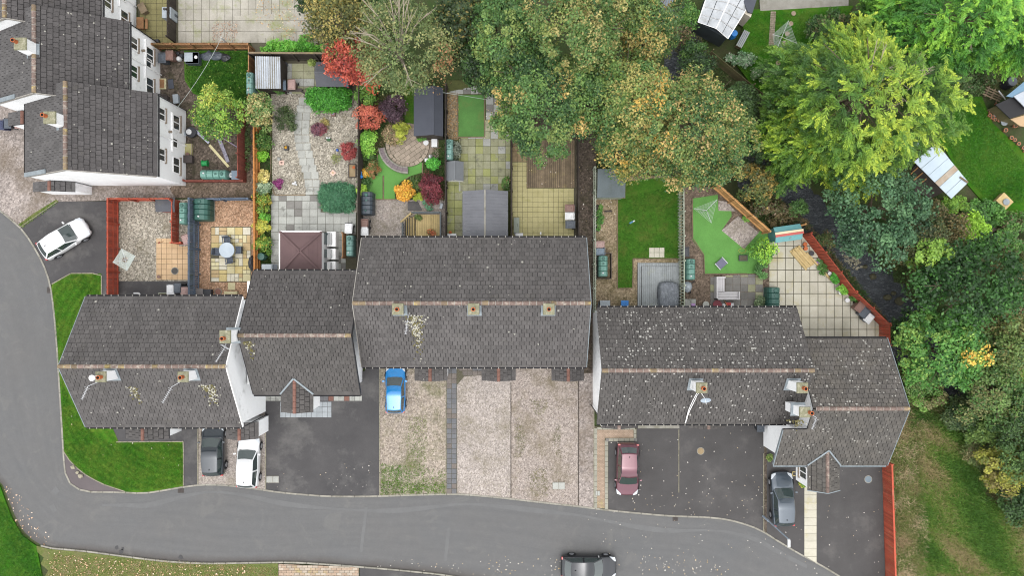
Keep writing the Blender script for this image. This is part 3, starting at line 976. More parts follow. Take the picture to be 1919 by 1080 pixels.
def ridge(root, a, b, m=None, L=0.47, end=None):
 m = m or M_ridge
 a, b = Vector(a), Vector(b)
 d = b - a
 n = max(1, round(d.length / L))
 l = d.length / n
 ro = ORG[root.name]
 q = MB()
 prof = [(-.15, -.06), (-.115, .03), (-.05, .075), (.05, .075), (.115, .03), (.15, -.06)]
 for x in (-l / 2 + .012, l / 2 - .012):
  q.v += [(x, y, z) for y, z in prof]
 for i in range(5):
  q.f.append((i, i + 1, 7 + i, 6 + i))
 q.f += [tuple(range(5, -1, -1)), tuple(range(6, 12))]
 q.m = [0] * len(q.f)
 q.f = [f[::-1] for f in q.f]
 me = q.mesh('ridge_tile', m)
 mey = q.mesh('ridge_tile', M_ridgey)
 mo = MB()
 prof2 = [(-.16, -.07), (-.12, .034), (-.05, .083), (.05, .083), (.12, .034), (.16, -.07)]
 rz = math.atan2(d.y, d.x)
 for i in range(n):
  c = a + d * ((i + .5) / n) - ro
  put('ridge_tile', mey if random.random() < 0.14 or i < 1 or i == n - 1 else me, root, c + Vector((0, 0, random.uniform(-.006, .006))), (0, 0, rz))
  if i:
   c2 = a + d * (i / n)
   o0 = len(mo.v)
   co, si = math.cos(rz), math.sin(rz)
   w = random.uniform(.01, .022)
   for x in (-w, w):
    mo.v += [(c2.x + x * co - y * si, c2.y + x * si + y * co, c2.z + z) for y, z in prof2]
   for k in range(5):
    mo.f.append((o0 + 6 + k, o0 + 7 + k, o0 + k + 1, o0 + k))
   mo.m += [0] * 5
 mo.build('mortar', M_mortar, root)
def chimney(root, x, y, zroof, ztop, w=0.62, l=0.62, pots=1, skew=(0, 0), hood=False, white=True, stub=False):
 q = MB()
 q.box((x, y, zroof), (w, l, ztop - zroof - 0.1))
 ch = q.build('chimney', M_wallw if white else M_lead, root)
 q = MB()
 q.box((x, y, ztop - 0.1), (w + 0.12, l + 0.12, 0.1), taper=0.92)
 q.build('cap', M_capmoss, ch)
 q = MB()
 fl = 0.16
 for dx, dy, sx_, sy_ in ((0, l / 2 + fl / 2, w + 2 * fl, fl), (0, -l / 2 - fl / 2, w + 2 * fl, fl), (w / 2 + fl / 2, 0, fl, l), (-w / 2 - fl / 2, 0, fl, l)):
  zz = roof_z(root, x + dx, y + dy)
  zz2 = roof_z(root, x + dx * 0.8, y + dy * 0.8)
  cs = [(x + dx + a * sx_ / 2, y + dy + b_ * sy_ / 2) for a, b_ in ((-1, -1), (1, -1), (1, 1), (-1, 1))]
  q.add([(cx, cy, roof_z(root, cx, cy) + 0.075) for cx, cy in cs] + [(cx, cy, roof_z(root, cx, cy) - 0.02) for cx, cy in cs], [(0, 1, 2, 3), (0, 4, 5, 1), (1, 5, 6, 2), (2, 6, 7, 3), (3, 7, 4, 0)])
 q.build('flashing', M_lead, ch)
 for i in range(pots):
  px_, py_ = x + skew[0], y + skew[1] + (i - (pots - 1) / 2) * 0.3
  q = MB()
  h_ = 0.14 if stub else 0.42
  q.lathe((px_, py_, ztop - 0.02), [(0.135, 0), (0.12, h_ * .85), (0.145, h_ * .88), (0.145, h_), (0.10, h_)], 14, 0, False)
  q.lathe((px_, py_, ztop + h_ - 0.08), [(0.125, 0), (0.12, 0.015)], 14, 1)
  q.build('pot', [M_terra, M_hole], ch)
  if hood:
   q = MB()
   q.lathe((px_ - 0.3, py_, ztop - 0.02), [(0.11, 0), (0.11, .5), (0.2, .52), (0.2, .6), (0.03, .68)], 14)
   q.build('cowl', M_white, ch)
 return ch
ROOFS = {}
def roof_z(root, x, y):
 ax, c, zr, pitch = ROOFS[root.name]
 d = abs((y if ax == 'x' else x) - c)
 return zr - d * pitch
def house(name, label, x0, x1, y0, y1, ze, zr, ax, mats, wall_in=(0.05, 0.05), eave=0.32, parts=150, spoly=None, npoly=None, verge=None, group=None, cat='house', brk=True, s_eave=True, n_eave=True, edge=None):
 """Gabled house: x0..y1 is the roof outline, ze the eaves, zr the ridge, ax the ridge direction."""
 root = thing(name, label, cat, ((x0 + x1) / 2, (y0 + y1) / 2, 0), group=group)
 if ax == 'x':
  c = (y0 + y1) / 2
  half = (y1 - y0) / 2
 else:
  c = (x0 + x1) / 2
  half = (x1 - x0) / 2
 pitch = (zr - ze) / half
 ROOFS[root.name] = (ax, c, zr, pitch)
 sl = math.hypot(half, zr - ze)
 co, si = half / sl, (zr - ze) / sl
 # walls: pentagon under the slopes
 h0 = half - eave
 zw = zr - 0.16
 ze2 = zw - h0 * pitch
 q = MB()
 if ax == 'x':
  a, b_ = x0 + wall_in[0], x1 - wall_in[1]
  prof = [(c - h0, -0.12), (c + h0, -0.12), (c + h0, ze2), (c, zw), (c - h0, ze2)]
  q.add([(a, y, z) for y, z in prof] + [(b_, y, z) for y, z in prof], [(4, 3, 2, 1, 0), (5, 6, 7, 8, 9)] + [(i, (i + 1) % 5, 5 + (i + 1) % 5, 5 + i) for i in range(5)])
 else:
  a, b_ = y0 + wall_in[0], y1 - wall_in[1]
  prof = [(c - h0, -0.12), (c + h0, -0.12), (c + h0, ze2), (c, zw), (c - h0, ze2)]
  q.add([(x, a, z) for x, z in prof] + [(x, b_, z) for x, z in prof], [(0, 1, 2, 3, 4), (9, 8, 7, 6, 5)] + [(5 + i, 5 + (i + 1) % 5, (i + 1) % 5, i) for i in range(5)])
 q.build('wall', M_wallw, root)
 if ax == 'x':
  L = x1 - x0
  slope(root, (x0, c, zr), (1, 0, 0), (0, co, -si), npoly or [(0, 0.06), (L, 0.06), (L, sl), (0, sl)], mats[0], parts=parts)
  slope(root, (x1, c, zr), (-1, 0, 0), (0, -co, -si), spoly or [(0, 0.06), (L, 0.06), (L, sl), (0, sl)], mats[1], parts=parts)
  ra, rb = (x0, c, zr + 0.04), (x1, c, zr + 0.04)
 else:
  L = y1 - y0
  slope(root, (c, y1, zr), (0, -1, 0), (co, 0, -si), npoly or [(0, 0.06), (L, 0.06), (L, sl), (0, sl)], mats[0], parts=parts)
  slope(root, (c, y0, zr), (0, 1, 0), (-co, 0, -si), spoly or [(0, 0.06), (L, 0.06), (L, sl), (0, sl)], mats[1], parts=parts)
  ra, rb = (c, y0, zr + 0.04), (c, y1, zr + 0.04)
 ridge(root, ra, rb)
 return root
def gutter(root, a, b, m=None, brackets=True, white=False):
 """Half-round gutter along an eave with pale clips."""
 a, b = Vector(a), Vector(b)
 d = (b - a)
 L = d.length
 d.normalize()
 nrm = Vector((-d.y, d.x, 0))
 q = MB()
 r = 0.062
 arc = [(math.cos(t) * r, math.sin(t) * r) for t in np.linspace(math.pi, 2 * math.pi, 7)]
 inn = [(x * 0.8, y * 0.8 + 0.004) for x, y in arc[::-1]]
 prof = arc + inn
 k = len(prof)
 vs = [a + nrm * x + Vector((0, 0, z)) for x, z in prof] + [b + nrm * x + Vector((0, 0, z)) for x, z in prof]
 q.add(vs, [(i, (i + 1) % k, k + (i + 1) % k, k + i) for i in range(k)] + [tuple(range(k - 1, -1, -1)), tuple(range(k, 2 * k))])
 g = q.build('gutter', m or (M_white if white else M_black), root)
 if brackets:
  q = MB()
  n = int(L / 0.5)
  for i in range(n):
   c = a + d * (L * (i + .5) / n)
   q.box((c.x, c.y, c.z - 0.01), (0.05, 0.16, 0.022), math.atan2(d.y, d.x))
  o = q.build('gutter_clip', M_mortar, g)
  o['kind'] = 'stuff'
def verge_board(root, pts, m, w=0.09, h=0.16):
 for a, b in zip(pts[:-1], pts[1:]):
  a, b = Vector(a), Vector(b)
  d = (b - a).normalized()
  hz = Vector((-d.y, d.x, 0)).normalized()
  up = d.cross(hz)
  if up.z < 0:
   up = -up
  vs = []
  for p in (a, b):
   for x, z in ((-w / 2, -h), (w / 2, -h), (w / 2, 0.055), (-w / 2, 0.055)):
    vs.append(p + hz * x + up * z)
  q = MB()
  q.add(vs, [(0, 1, 2, 3), (7, 6, 5, 4), (0, 4, 5, 1), (1, 5, 6, 2), (2, 6, 7, 3), (3, 7, 4, 0)])
  q.build('verge_board', m, root)
def pipe(root, x, y, z0, z1, m=None, r=0.04):
 q = MB()
 q.tube((x, y, z0), (x, y, z1), r, n=8)
 q.build('downpipe', m or M_black, root)
def moss_patch(root, x, y, n, sx_, sy_, white=0.5, dirx=0.3):
 """Cushions of moss and lichen on the tiles below a chimney."""
 q = MB()
 for i in range(n):
  t = abs(random.gauss(0, 1))
  px_ = x + random.gauss(0, sx_) * (1 - 0.25 * min(t, 2)) + dirx * t * 0.3
  py_ = y - t * sy_
  r_ = random.uniform(.03, .075)
  zz = roof_z(root, px_, py_)
  q.blob((px_, py_, zz + 0.05), r_, r_, 0.035, 6, 1 if random.random() < white else 0, 0.25)
 o = q.build('moss', [mat('moss', (104, 100, 62), (128, 120, 78), scale=6, grain=0.3), mat('white lichen', (206, 204, 190), (184, 182, 168), scale=6, grain=0.2)], root)
 o['kind'] = 'stuff'
def aerial(label, x, y, z, ang, group='television aerials on the roofs', L=1.0, mast=None, grid=False):
 """Roof aerial: mast, boom, rods."""
 t = thing('television_aerial', label, 'aerial', (x, y, z), group=group)
 M_al = mat('aluminium', (214, 216, 220), (190, 194, 198), scale=3, grain=0.05, rough=0.35, metal=0.3)
 co, si = math.cos(ang), math.sin(ang)
 q = MB()
 mx, my, mz = mast or (0, 0, -0.9)
 q.tube((mx, my, mz), (mx * .2, my * .2, 0), 0.022, n=6)
 q.tube((mx * .2, my * .2, 0), (0, 0, 0.02), 0.022, n=6)
 q.build('mast', M_al, t, world=False)
 q = MB()
 q.tube((0, 0, 0.02), (L * co, L * si, 0.02), 0.02, n=6)
 q.build('boom', M_al, t, world=False)
 for i in range(9):
  d = L * (0.12 + 0.86 * i / 8)
  w = 0.1 if not grid else 0.09
  if i == 0:
   w = 0.2
  q = MB()
  q.tube((d * co - w * -si, d * si - w * co, 0.035), (d * co + w * -si, d * si + w * co, 0.035), 0.012, n=5)
  q.build('rod', M_al, t, world=False)
 if grid:
  for k in (-1, 1):
   q = MB()
   for j in range(4):
    o_ = -0.1 + 0.09 * j
    q.tube((-.05 * co + k * .3 * -si, -.05 * si + k * .3 * co, o_), (-.05 * co, -.05 * si, o_), 0.012, n=5)
   q.build('reflector', M_al, t, world=False)
 return t
def window(root, c, nrm, w, h, sill=True, bars=2, sillm=None):
 """White framed window set 4 cm proud of a wall; nrm: outward direction."""
 c = Vector(c)
 n = Vector(nrm)
 t = Vector((-n.y, n.x, 0))
 ang = math.atan2(t.y, t.x)
 q = MB()
 f = 0.07
 def bar(u0, u1, z0, z1, dep=0.05):
  cc = c + t * ((u0 + u1) / 2) + n * (dep / 2)
  q.box((cc.x, cc.y, c.z + z0), (abs(u1 - u0), dep, z1 - z0), ang)
 bar(-w / 2, w / 2, 0, f)
 bar(-w / 2, w / 2, h - f, h)
 bar(-w / 2, -w / 2 + f, f, h - f)
 bar(w / 2 - f, w / 2, f, h - f)
 for i in range(1, bars):
  x = -w / 2 + w * i / bars
  bar(x - f / 2, x + f / 2, f, h - f)
 fr = q.build('window', M_white, root)
 for i in range(bars):
  q = MB()
  x0, x1 = -w / 2 + w * i / bars + f / 2, -w / 2 + w * (i + 1) / bars - f / 2
  cc = c + t * ((x0 + x1) / 2) + n * 0.012
  q.box((cc.x, cc.y, c.z + f), (x1 - x0, 0.024, h - 2 * f), ang)
  q.build('pane', M_winglass, fr)
 if sill:
  q = MB()
  cc = c + n * 0.07
  q.box((cc.x, cc.y, c.z - 0.09), (w + 0.2, 0.14, 0.08), ang)
  q.build('sill', sillm or M_tan, fr)
def porch(root, x0, x1, y0, y1, ze, zr, mt, ridgem=None, walls=None, zb=-.12):
 """Small gabled tiled roof in front of the house, ridge running away from the wall."""
 c = (x0 + x1) / 2
 half = (x1 - x0) / 2
 sl = math.hypot(half, zr - ze)
 co, si = half / sl, (zr - ze) / sl
 L = y1 - y0
 for sgn in (1, -1):
  org = (c, y1, zr) if sgn > 0 else (c, y0, zr)
  slope(root, org, (0, -sgn, 0), (sgn * co, 0, -si), [(0, .03), (L, .03), (L, sl), (0, sl)], mt, parts=0)
 q = MB()
 n = max(2, round(L / .42))
 l = L / n
 for i in range(n):
  q = MB()
  y = y0 + l * i + .008
  prof = [(-.13, -.06), (-.1, .025), (-.04, .06), (.04, .06), (.1, .025), (.13, -.06)]
  vs = [(c + x, yy, zr + .03 + z) for yy in (y, y + l - .016) for x, z in prof]
  q.add(vs, [(i_ + 1, i_, 6 + i_, 7 + i_) for i_ in range(5)] + [(0, 1, 2, 3, 4, 5), (11, 10, 9, 8, 7, 6)])
  q.build('ridge_tile', ridgem or M_brickred, root)
 if walls:
  q = MB()
  a, b_ = x0 + walls, x1 - walls
  yy = y0 + 0.1
  zt = ze + walls * (zr - ze) / half - .12
  prof = [(a, zb), (b_, zb), (b_, zt), (c, zr - .14), (a, zt)]
  q.add([(x, yy, z) for x, z in prof] + [(x, y1, z) for x, z in prof], [(0, 1, 2, 3, 4), (5, 9, 8, 7, 6)] + [(5 + i, 5 + (i + 1) % 5, (i + 1) % 5, i) for i in range(5)])
  q.build('porch_wall', M_wallw, root)
 return root
G = 1.7
kz = lambda z: (H - z) / F
# --- A : west pair, ridge east-west
hA = house('terraced_house', 'pair of grey roofed houses at the road bend with two chimneys near its front ridge', -31.15, -19.62, -10.17, -0.62, 4.9, 8.1, 'x', RT['A'], wall_in=(0.25, 0.02))
gutter(hA, (-31.1, -10.24, 4.86), (-19.6, -10.24, 4.86))
gutter(hA, (-31.1, -0.55, 4.86), (-19.7, -0.55, 4.86))
cA = -5.395
chimney(hA, -27.62, -5.98, 7.0, 9.2, 0.62, 0.62, 1, (0.05, 0), hood=True)
chimney(hA, -22.1, -5.98, 7.0, 9.2, 0.62, 0.62, 1)
moss_patch(hA, -26.6, -6.9, 70, 0.22, 0.55, .45)
moss_patch(hA, -21.3, -6.8, 150, 0.3, 0.75, .5)
verge_board(hA, [(-31.13, -0.65, 4.92), (-31.13, cA, 8.1), (-31.13, -10.14, 4.92)], M_lead, .05)
verge_board(hA, [(-19.63, -0.65, 4.92), (-19.63, cA, 8.1), (-19.63, -10.14, 4.92)], M_white, .05)
pipe(hA, -19.52, -10.1, 0, 4.8)
porch(hA, -29.5, -26.1, -11.5, -10.2, 2.5, 3.3, RT['A'][0], walls=0.25)
porch(hA, -21.75, -19.3, -11.5, -10.2, 2.6, 3.3, RT['A'][0], walls=0.12)
aerial('white rod aerial leaning from the westmost chimney', -28.9, -6.7, 8.4, R(245), L=1.0, mast=(1.05, .45, -.1))
aerial('white rod aerial beside the mossy chimney of the house at the bend', -23.2, -6.75, 8.4, R(240), L=1.25, mast=(.85, .5, -.1))
aerial('white grid aerial under the tall white chimney between two roofs', -19.5, -4.05, 8.6, R(238), L=1.15, mast=(.1, .6, -.3), grid=True)
# --- B : set back house with gabled porch
hB = house('detached_house', 'grey roofed house with a steep gabled porch over a dark tarmac drive', -18.84, -11.04, -7.78, 1.24, 5.0, 8.0, 'x', RT['B'], wall_in=(0.05, 0.9))
q = MB()
q.box((-19.2, -3.3, -.1), (0.7, 7.6, 4.4))
q.build('side_wall', M_wallw, hB)
gutter(hB, (-18.84, -7.85, 4.96), (-11.04, -7.85, 4.96), brackets=False)
gutter(hB, (-18.84, 1.31, 4.96), (-11.04, 1.31, 4.96))
chimney(hB, -19.25, -3.28, 4.2, 9.25, 0.66, 0.78, 1, (-.05, -.1))
verge_board(hB, [(-18.86, 1.2, 5.02), (-18.86, -3.27, 8.0), (-18.86, -7.74, 5.02)], M_black, .04)
verge_board(hB, [(-11.03, 1.2, 5.02), (-11.03, -3.27, 8.0), (-11.03, -7.74, 5.02)], M_black, .05)
moss_patch(hB, -18.3, -3.7, 60, .2, .6, .25)
pxl, pxr = -16.82, -14.48
porch(hB, pxl, pxr, -9.05, -6.45, 5.0, 5.72, RT['B'][1], walls=0.12, zb=2.7)
verge_board(hB, [(pxl - .02, -7.72, 5.11), ((pxl + pxr) / 2, -6.5, 5.92), (pxr + .02, -7.72, 5.11)], M_lead, .12, .04)
pipe(hB, pxr + .15, -7.9, 0, 4.6)
# --- C : central terrace
hC = house('terraced_houses', 'long central terrace under one grey tile roof with three squat chimneys', -10.97, 5.43, -5.77, 3.68, 4.9, 8.0, 'x', RT['C'], wall_in=(0.1, 0.1))
gutter(hC, (-10.95, -5.84, 4.86), (5.4, -5.84, 4.86))
gutter(hC, (-10.95, 3.75, 4.86), (5.4, 3.75, 4.86))
for u_, st_ in ((744, 0), (887, 0), (1029, 1)):
 chimney(hC, P(u_, 580, 9.0).x, P(u_, 580, 9.0).y, 7.0, 8.75, 0.68, 0.68, 1, (0, 0), stub=bool(st_), white=False)
moss_patch(hC, -6.75, -1.9, 300, 0.34, 1.1, .45, .1)
verge_board(hC, [(5.44, 3.65, 4.95), (5.44, -1.045, 8.0), (5.44, -5.74, 4.95)], M_lead, .05)
verge_board(hC, [(-10.98, 3.65, 4.95), (-10.98, -1.045, 8.0), (-10.98, -5.74, 4.95)], M_mortar, .05)
for u0, u1 in ((777, 838), (903, 966), (1034, 1094)):
 a, b_ = P(u0, 712, 2.6).x, P(u1, 712, 2.6).x
 porch(hC, a, b_, P(0, 714, 2.6).y, -5.5, 2.5, 3.2, RT['C'][0], walls=0.15)
aerial('small white aerial lying beside the westmost terrace chimney', -7.1, -2.2, 8.55, R(262), L=.95, mast=(.1, .5, -.2))
# --- D : lichen roofed pair
hD = house('terraced_house', 'pair of houses whose dark roof is thickly speckled with white lichen', 6.17, 20.8, -9.93, -1.44, 4.9, 8.0, 'x', RT['D'], wall_in=(0.27, 0.05))
gutter(hD, (6.2, -10.0, 4.86), (20.1, -10.0, 4.86))
gutter(hD, (6.2, -1.37, 4.86), (20.8, -1.37, 4.86))
for u_, hood in ((1316, 0), (1505, 0)):
 q_ = P(u_, 728, 9.2)
 chimney(hD, q_.x, q_.y, 6.2, 9.15, 0.66, 0.62, 1, (0.05, 0))
for u0, u1 in ((1127, 1190), (1290, 1360)):
 a, b_ = P(u0, 802, 2.6).x, P(u1, 802, 2.6).x
 porch(hD, a, b_, P(0, 803, 2.6).y, -9.6, 2.5, 3.1, RT['D'][1], walls=0.15, ridgem=M_ridge)
q = MB()
q.box((P(1234, 800, 0.05).x, P(1234, 799, 0).y, 0), (3.3, 0.35, .12))
q.build('doorstep', M_conc, hD)
pipe(hD, 6.28, -9.3, 0, 4.5)
# satellite dish and loose cables
t = thing('satellite_dish', 'pale grey oval dish below the chimney with hanging cables', 'satellite dish', P(1322, 749, 8.3))
q = MB()
pr = [(0.0, 0.0), (0.16, .02), (0.3, .07), (.3, .085), (.16, .04), (0, .02)]
q.lathe((0, 0, 0), [(0.02, 0), (0.16, .02), (0.31, .07), (.31, .085), (.16, .045), (.02, .03)], 18)
q.v = [(x * 1.15, y * 0.62 - z * .8, z + y * .75) for x, y, z in q.v]
q.build('dish', mat('dish grey', (186, 200, 212), (170, 184, 198), scale=2, grain=0.05), t, world=False)
q = MB()
q.tube((0, 0, 0), (0, -.32, .22), .015)
q.tube((0, 0, 0), (-.15, .35, -.5), .025)
q.build('arm', M_white, t, world=False)
t = thing('cable', 'two loose white cables looping down the roof from the chimney', 'cable', P(1305, 740, 7.5))
for pts in ([(1310, 737, 7.6), (1306, 742, 7.2), (1299, 757, 6.75), (1290, 775, 5.9), (1285, 793, 5.1)], [(1306, 737, 7.6), (1298, 752, 6.9), (1290, 770, 6.1), (1284, 794, 5.1)]):
 q = MB()
 q.path([P(*a) for a in pts], .022, 5)
 q.build('strand', M_white, t)
# --- E : east house
e_y0, e_y1 = -12.95, -3.67
eL = 27.33 - 19.03
ecut = 27.33 - 20.72
esl = math.hypot((e_y1 - e_y0) / 2, 3.0)
enot = esl * (8.31 - 0) * 0 + ((-8.31) - (-9.95)) * -1
tcut = (9.93 - 8.31) * esl / ((e_y1 - e_y0) / 2)
hE = house('detached_house', 'eastmost grey roofed house with gabled porch beside the red fence', 19.03, 27.33, e_y0, e_y1, 5.0, 8.0, 'x', RT['E'], wall_in=(1.82, 0.1),
     npoly=[(eL - ecut, 0.06), (eL, 0.06), (eL, esl), (eL - ecut, esl)],
     spoly=[(0, 0.06), (ecut, 0.06), (ecut, tcut), (eL, tcut), (eL, esl), (0, esl)])
for o_ in list(hE.children):
 if o_.name.startswith(('ridge_tile',)) and o_.location.x + ORG[hE.name].x < 20.7:
  bpy.data.objects.remove(o_)
q = MB()
q.add([(x, y, z) for x in (20.05, 20.86) for y, z in ((-12.6, -.12), (-9.97, -.12), (-9.97, 6.75), (-12.6, 5.06))], [(3, 2, 1, 0), (4, 5, 6, 7), (0, 1, 5, 4), (1, 2, 6, 5), (2, 3, 7, 6), (3, 0, 4, 7)])
q.build('side_wall', M_wallw, hE)
gutter(hE, (19.05, -13.02, 4.96), (27.3, -13.02, 4.96), brackets=False, m=M_lead)
gutter(hE, (20.9, -3.6, 4.96), (27.3, -3.6, 4.96), brackets=False)
verge_board(hE, [(27.34, e_y1 + .03, 5.02), (27.34, -8.31, 8.02), (27.34, e_y0 + .03, 5.02)], M_lead, .04, .1)
verge_board(hE, [(19.02, -10.0, 6.92), (19.02, e_y0 + .03, 5.02)], M_lead, .05)
chimney(hE, P(1513, 774, 9.2).x - .1, P(1513, 774, 9.2).y, 6.4, 9.1, 0.66, 0.62, 1, (0.3, 0))
a, b_ = 21.52, 23.86
porch(hE, a, b_, -14.75, -11.6, 5.0, 5.72, RT['E'][1], walls=0.14, ridgem=M_ridge, zb=2.5)
verge_board(hE, [(a - .02, -12.9, 5.1), ((a + b_) / 2, -11.65, 5.92), (b_ + .02, -12.9, 5.1)], M_lead, .1, .04)
verge_board(hE, [(a - .02, -14.76, 5.0), ((a + b_) / 2, -14.78, 5.74), (b_ + .02, -14.76, 5.0)], M_lead, .06, .05)
window(hE, (21.65, -13.7, 3.3), (-1, 0, 0), 1.0, 1.3)
aerial('white crossed aerial below the orange pot of the east house', 20.75, -8.85, 8.4, R(250), L=.85, mast=(-.7, .45, 0))
moss_patch(hE, 19.9, -9.2, 40, .3, .3, .25, 0)
# --- F, G, H : lane houses, ridge north-south
def lane_house(label, x0, x1, y0, y1, ze, zr, nm='lane_house'):
 h = house(nm, label, x0, x1, y0, y1, ze, zr, 'y', RT['F'], wall_in=(0.03, 0.03), eave=0.1, parts=150)
 gutter(h, (x1 + .07, y0, ze - .04), (x1 + .07, y1, ze - .04), brackets=False)
 gutter(h, (x0 - .07, y1, ze - .04), (x0 - .07, y0, ze - .04), brackets=False)
 return h
hF = lane_house('nearest white lane house with orange pot chimney and bins on its path', -35.55, -25.9, 8.14, 14.25, 4.85, 8.0)
hG = lane_house('middle white lane house stepped back between two other gables', -37.8, -27.95, 13.45, 19.5, 4.85, 8.0)
hH = lane_house('white lane house cut off by the top edge of the photograph', -39.9, -29.92, 18.6, 25.2, 4.85, 8.0)
for h_, xw, y0, y1 in ((hF, -25.99, 8.14, 14.25), (hG, -28.04, 14.3, 19.5), (hH, -30.01, 19.5, 25.2)):
 n_ = (1, 0, 0)
 Ly = y1 - y0
 window(h_, (xw, y0 + 1.75, 3.55), n_, 0.95, 1.0)
 window(h_, (xw, y1 - 1.35, 3.55), n_, 0.95, 1.0)
 window(h_, (xw, y0 + 1.35, 1.15), n_, 1.25, 1.15)
 window(h_, (xw, y0 + 3.05, 1.5), n_, 0.75, .85, sill=False, bars=1)
 window(h_, (xw, y1 - 1.45, 1.15), n_, 1.15, 1.15)
 pipe(h_, xw + .07, y0 + Ly * .52, 0, 4.7, M_white, .045)
 pipe(h_, xw + .07, y1 - .12, 0, 4.7, M_black, .04)
 q = MB()
 q.box((xw + .06, y0 + Ly * .62, 2.5), (.1, 3.0, .06))
 q.build('string_pipe', M_white, h_)
 q = MB()
 q.tube((xw + .02, y0 + 3.7, 2.9), (xw + .22, y0 + 3.7, 2.95), .1, n=8)
 q.build('wall_lamp', M_tan, h_)
chimney(hF, -31.12, P(97, 219, 9.2).y, 7.0, 9.1, .74, .74, 1, (-.22, .08))
chimney(hG, -33.1, P(43, 80, 9.2).y, 7.0, 9.1, .74, .74, 1, (-.22, .1))
for h_, x0, x1, c_, y_ in ((hF, -35.5, -25.95, -30.72, 8.12), (hG, -37.8, -28.0, -32.87, 13.42), (hH, -39.9, -29.95, -34.9, 18.58)):
 verge_board(h_, [(x0, y_, 4.88), (c_, y_, 8.0), (x1, y_, 4.88)], M_mortar, .05)
 verge_board(h_, [(x0, y_ + .12, 5.0), (c_ - 2.2, y_ + .12, 6.7)], M_lead, .3, .03)
porch(hF, -36.9 + .3, -33.4, 7.35, 8.1, 2.4, 3.0, RT['F'][1], walls=.1)
porch(hG, -38.5, -35.6, 12.4, 13.4, 2.4, 3.0, RT['F'][1], walls=.1)
# ------------------------------------------------------------------ fences
WOOD = {}
G = 1.1
def wood(name, c, c2, piece=0.14, **k):
 return mat(name, c, c2, scale=2.0, grain=0.18, gscale=18, piece=piece, stretch=(1, 1, .25), rough=0.85, **k)
W_red = wood('red fence paint', (164, 78, 58), (138, 62, 46), .24, stain=(146, 98, 80), stain_amt=.42)
W_reddark = wood('weathered red fence', (132, 74, 62), (106, 60, 52))
W_navy = wood('navy fence paint', (92, 104, 120), (76, 88, 104), .1)
W_orange = wood('orange fence', (190, 132, 78), (164, 110, 60), .16)
W_dark = wood('dark fence', (66, 60, 54), (50, 45, 41), .15)
W_brown = wood('brown fence', (150, 112, 78), (118, 88, 62), .15, stain=(92, 96, 56), stain_amt=.35)
W_grn = wood('green grey fence', (166, 172, 158), (134, 142, 124), .16, stain=(112, 122, 92), stain_amt=.3)
W_tan = wood('new tan fence', (190, 148, 98), (166, 124, 80), .14)
W_old = wood('old mossy fence', (112, 104, 76), (86, 82, 56), .2, stain=(82, 90, 52), stain_amt=.4)
G = 1.5
W_deck = wood('weathered decking', (136, 120, 98), (104, 92, 74), .22, stain=(140, 128, 84), stain_amt=.3)
W_deckgrey = wood('grey decking', (160, 166, 168), (142, 148, 150), .07, stain=(158, 160, 128), stain_amt=.3)
W_deckyel = wood('pale decking', (192, 172, 124), (168, 150, 104), .1)
W_shed = wood('shed boards', (84, 76, 74), (66, 60, 58), .1)
def fence(label, a, b, h, m, bw=0.16, gap=0.012, rails=(0.25, 0.92), side=1, posts=1.9, z0=-0.1, cap=None, group=None, name='fence', slatgap=0.0, horizontal=False, post_m=None, thick=0.022):
 """Boards side by side on rails between posts; a, b: foot of the fence in photograph pixels."""
 A, B = P(*a), P(*b)
 d = B - A
 L = math.hypot(d.x, d.y)
 ang = math.atan2(d.y, d.x)
 t = thing(name, label, 'fence', (A.x, A.y, 0), ang, group)
 if horizontal:
  n = max(1, int(h / bw))
  k = max(1, round(L / posts))
  for j in range(n):
   q = MB()
   q.box((L / 2, 0, z0 + j * bw), (L, thick, bw - gap))
   q.build('board', m, t, world=False)
 else:
  step = bw + slatgap
  n = max(1, int(L / step))
  step = L / n
  q = MB()
  q.box((0, 0, z0), (step - slatgap - gap, thick, h - z0))
  me = q.mesh('board', m)
  for i in range(n):
   put('board', me, t, ((i + .5) * step, random.uniform(-.006, .006), random.uniform(-.015, .015)), (random.uniform(-.01, .01), random.uniform(-.006, .006), 0))
  for r_ in rails:
   q = MB()
   q.box((L / 2, side * .05, h * r_ - .04), (L, .07, .08))
   q.build('rail', m, t, world=False)
 k = max(1, round(L / posts))
 q = MB()
 q.box((0, 0, z0), (.1, .1, h + .06 - z0))
 me = q.mesh('post', post_m or m)
 for i in range(k + 1):
  put('post', me, t, (min(L - .05, max(.05, i * L / k)), side * .09, 0))
 if cap:
  q = MB()
  q.box((L / 2, 0, h + .02), (L, .13, .04))
  q.build('capping', cap, t, world=False)
 return t
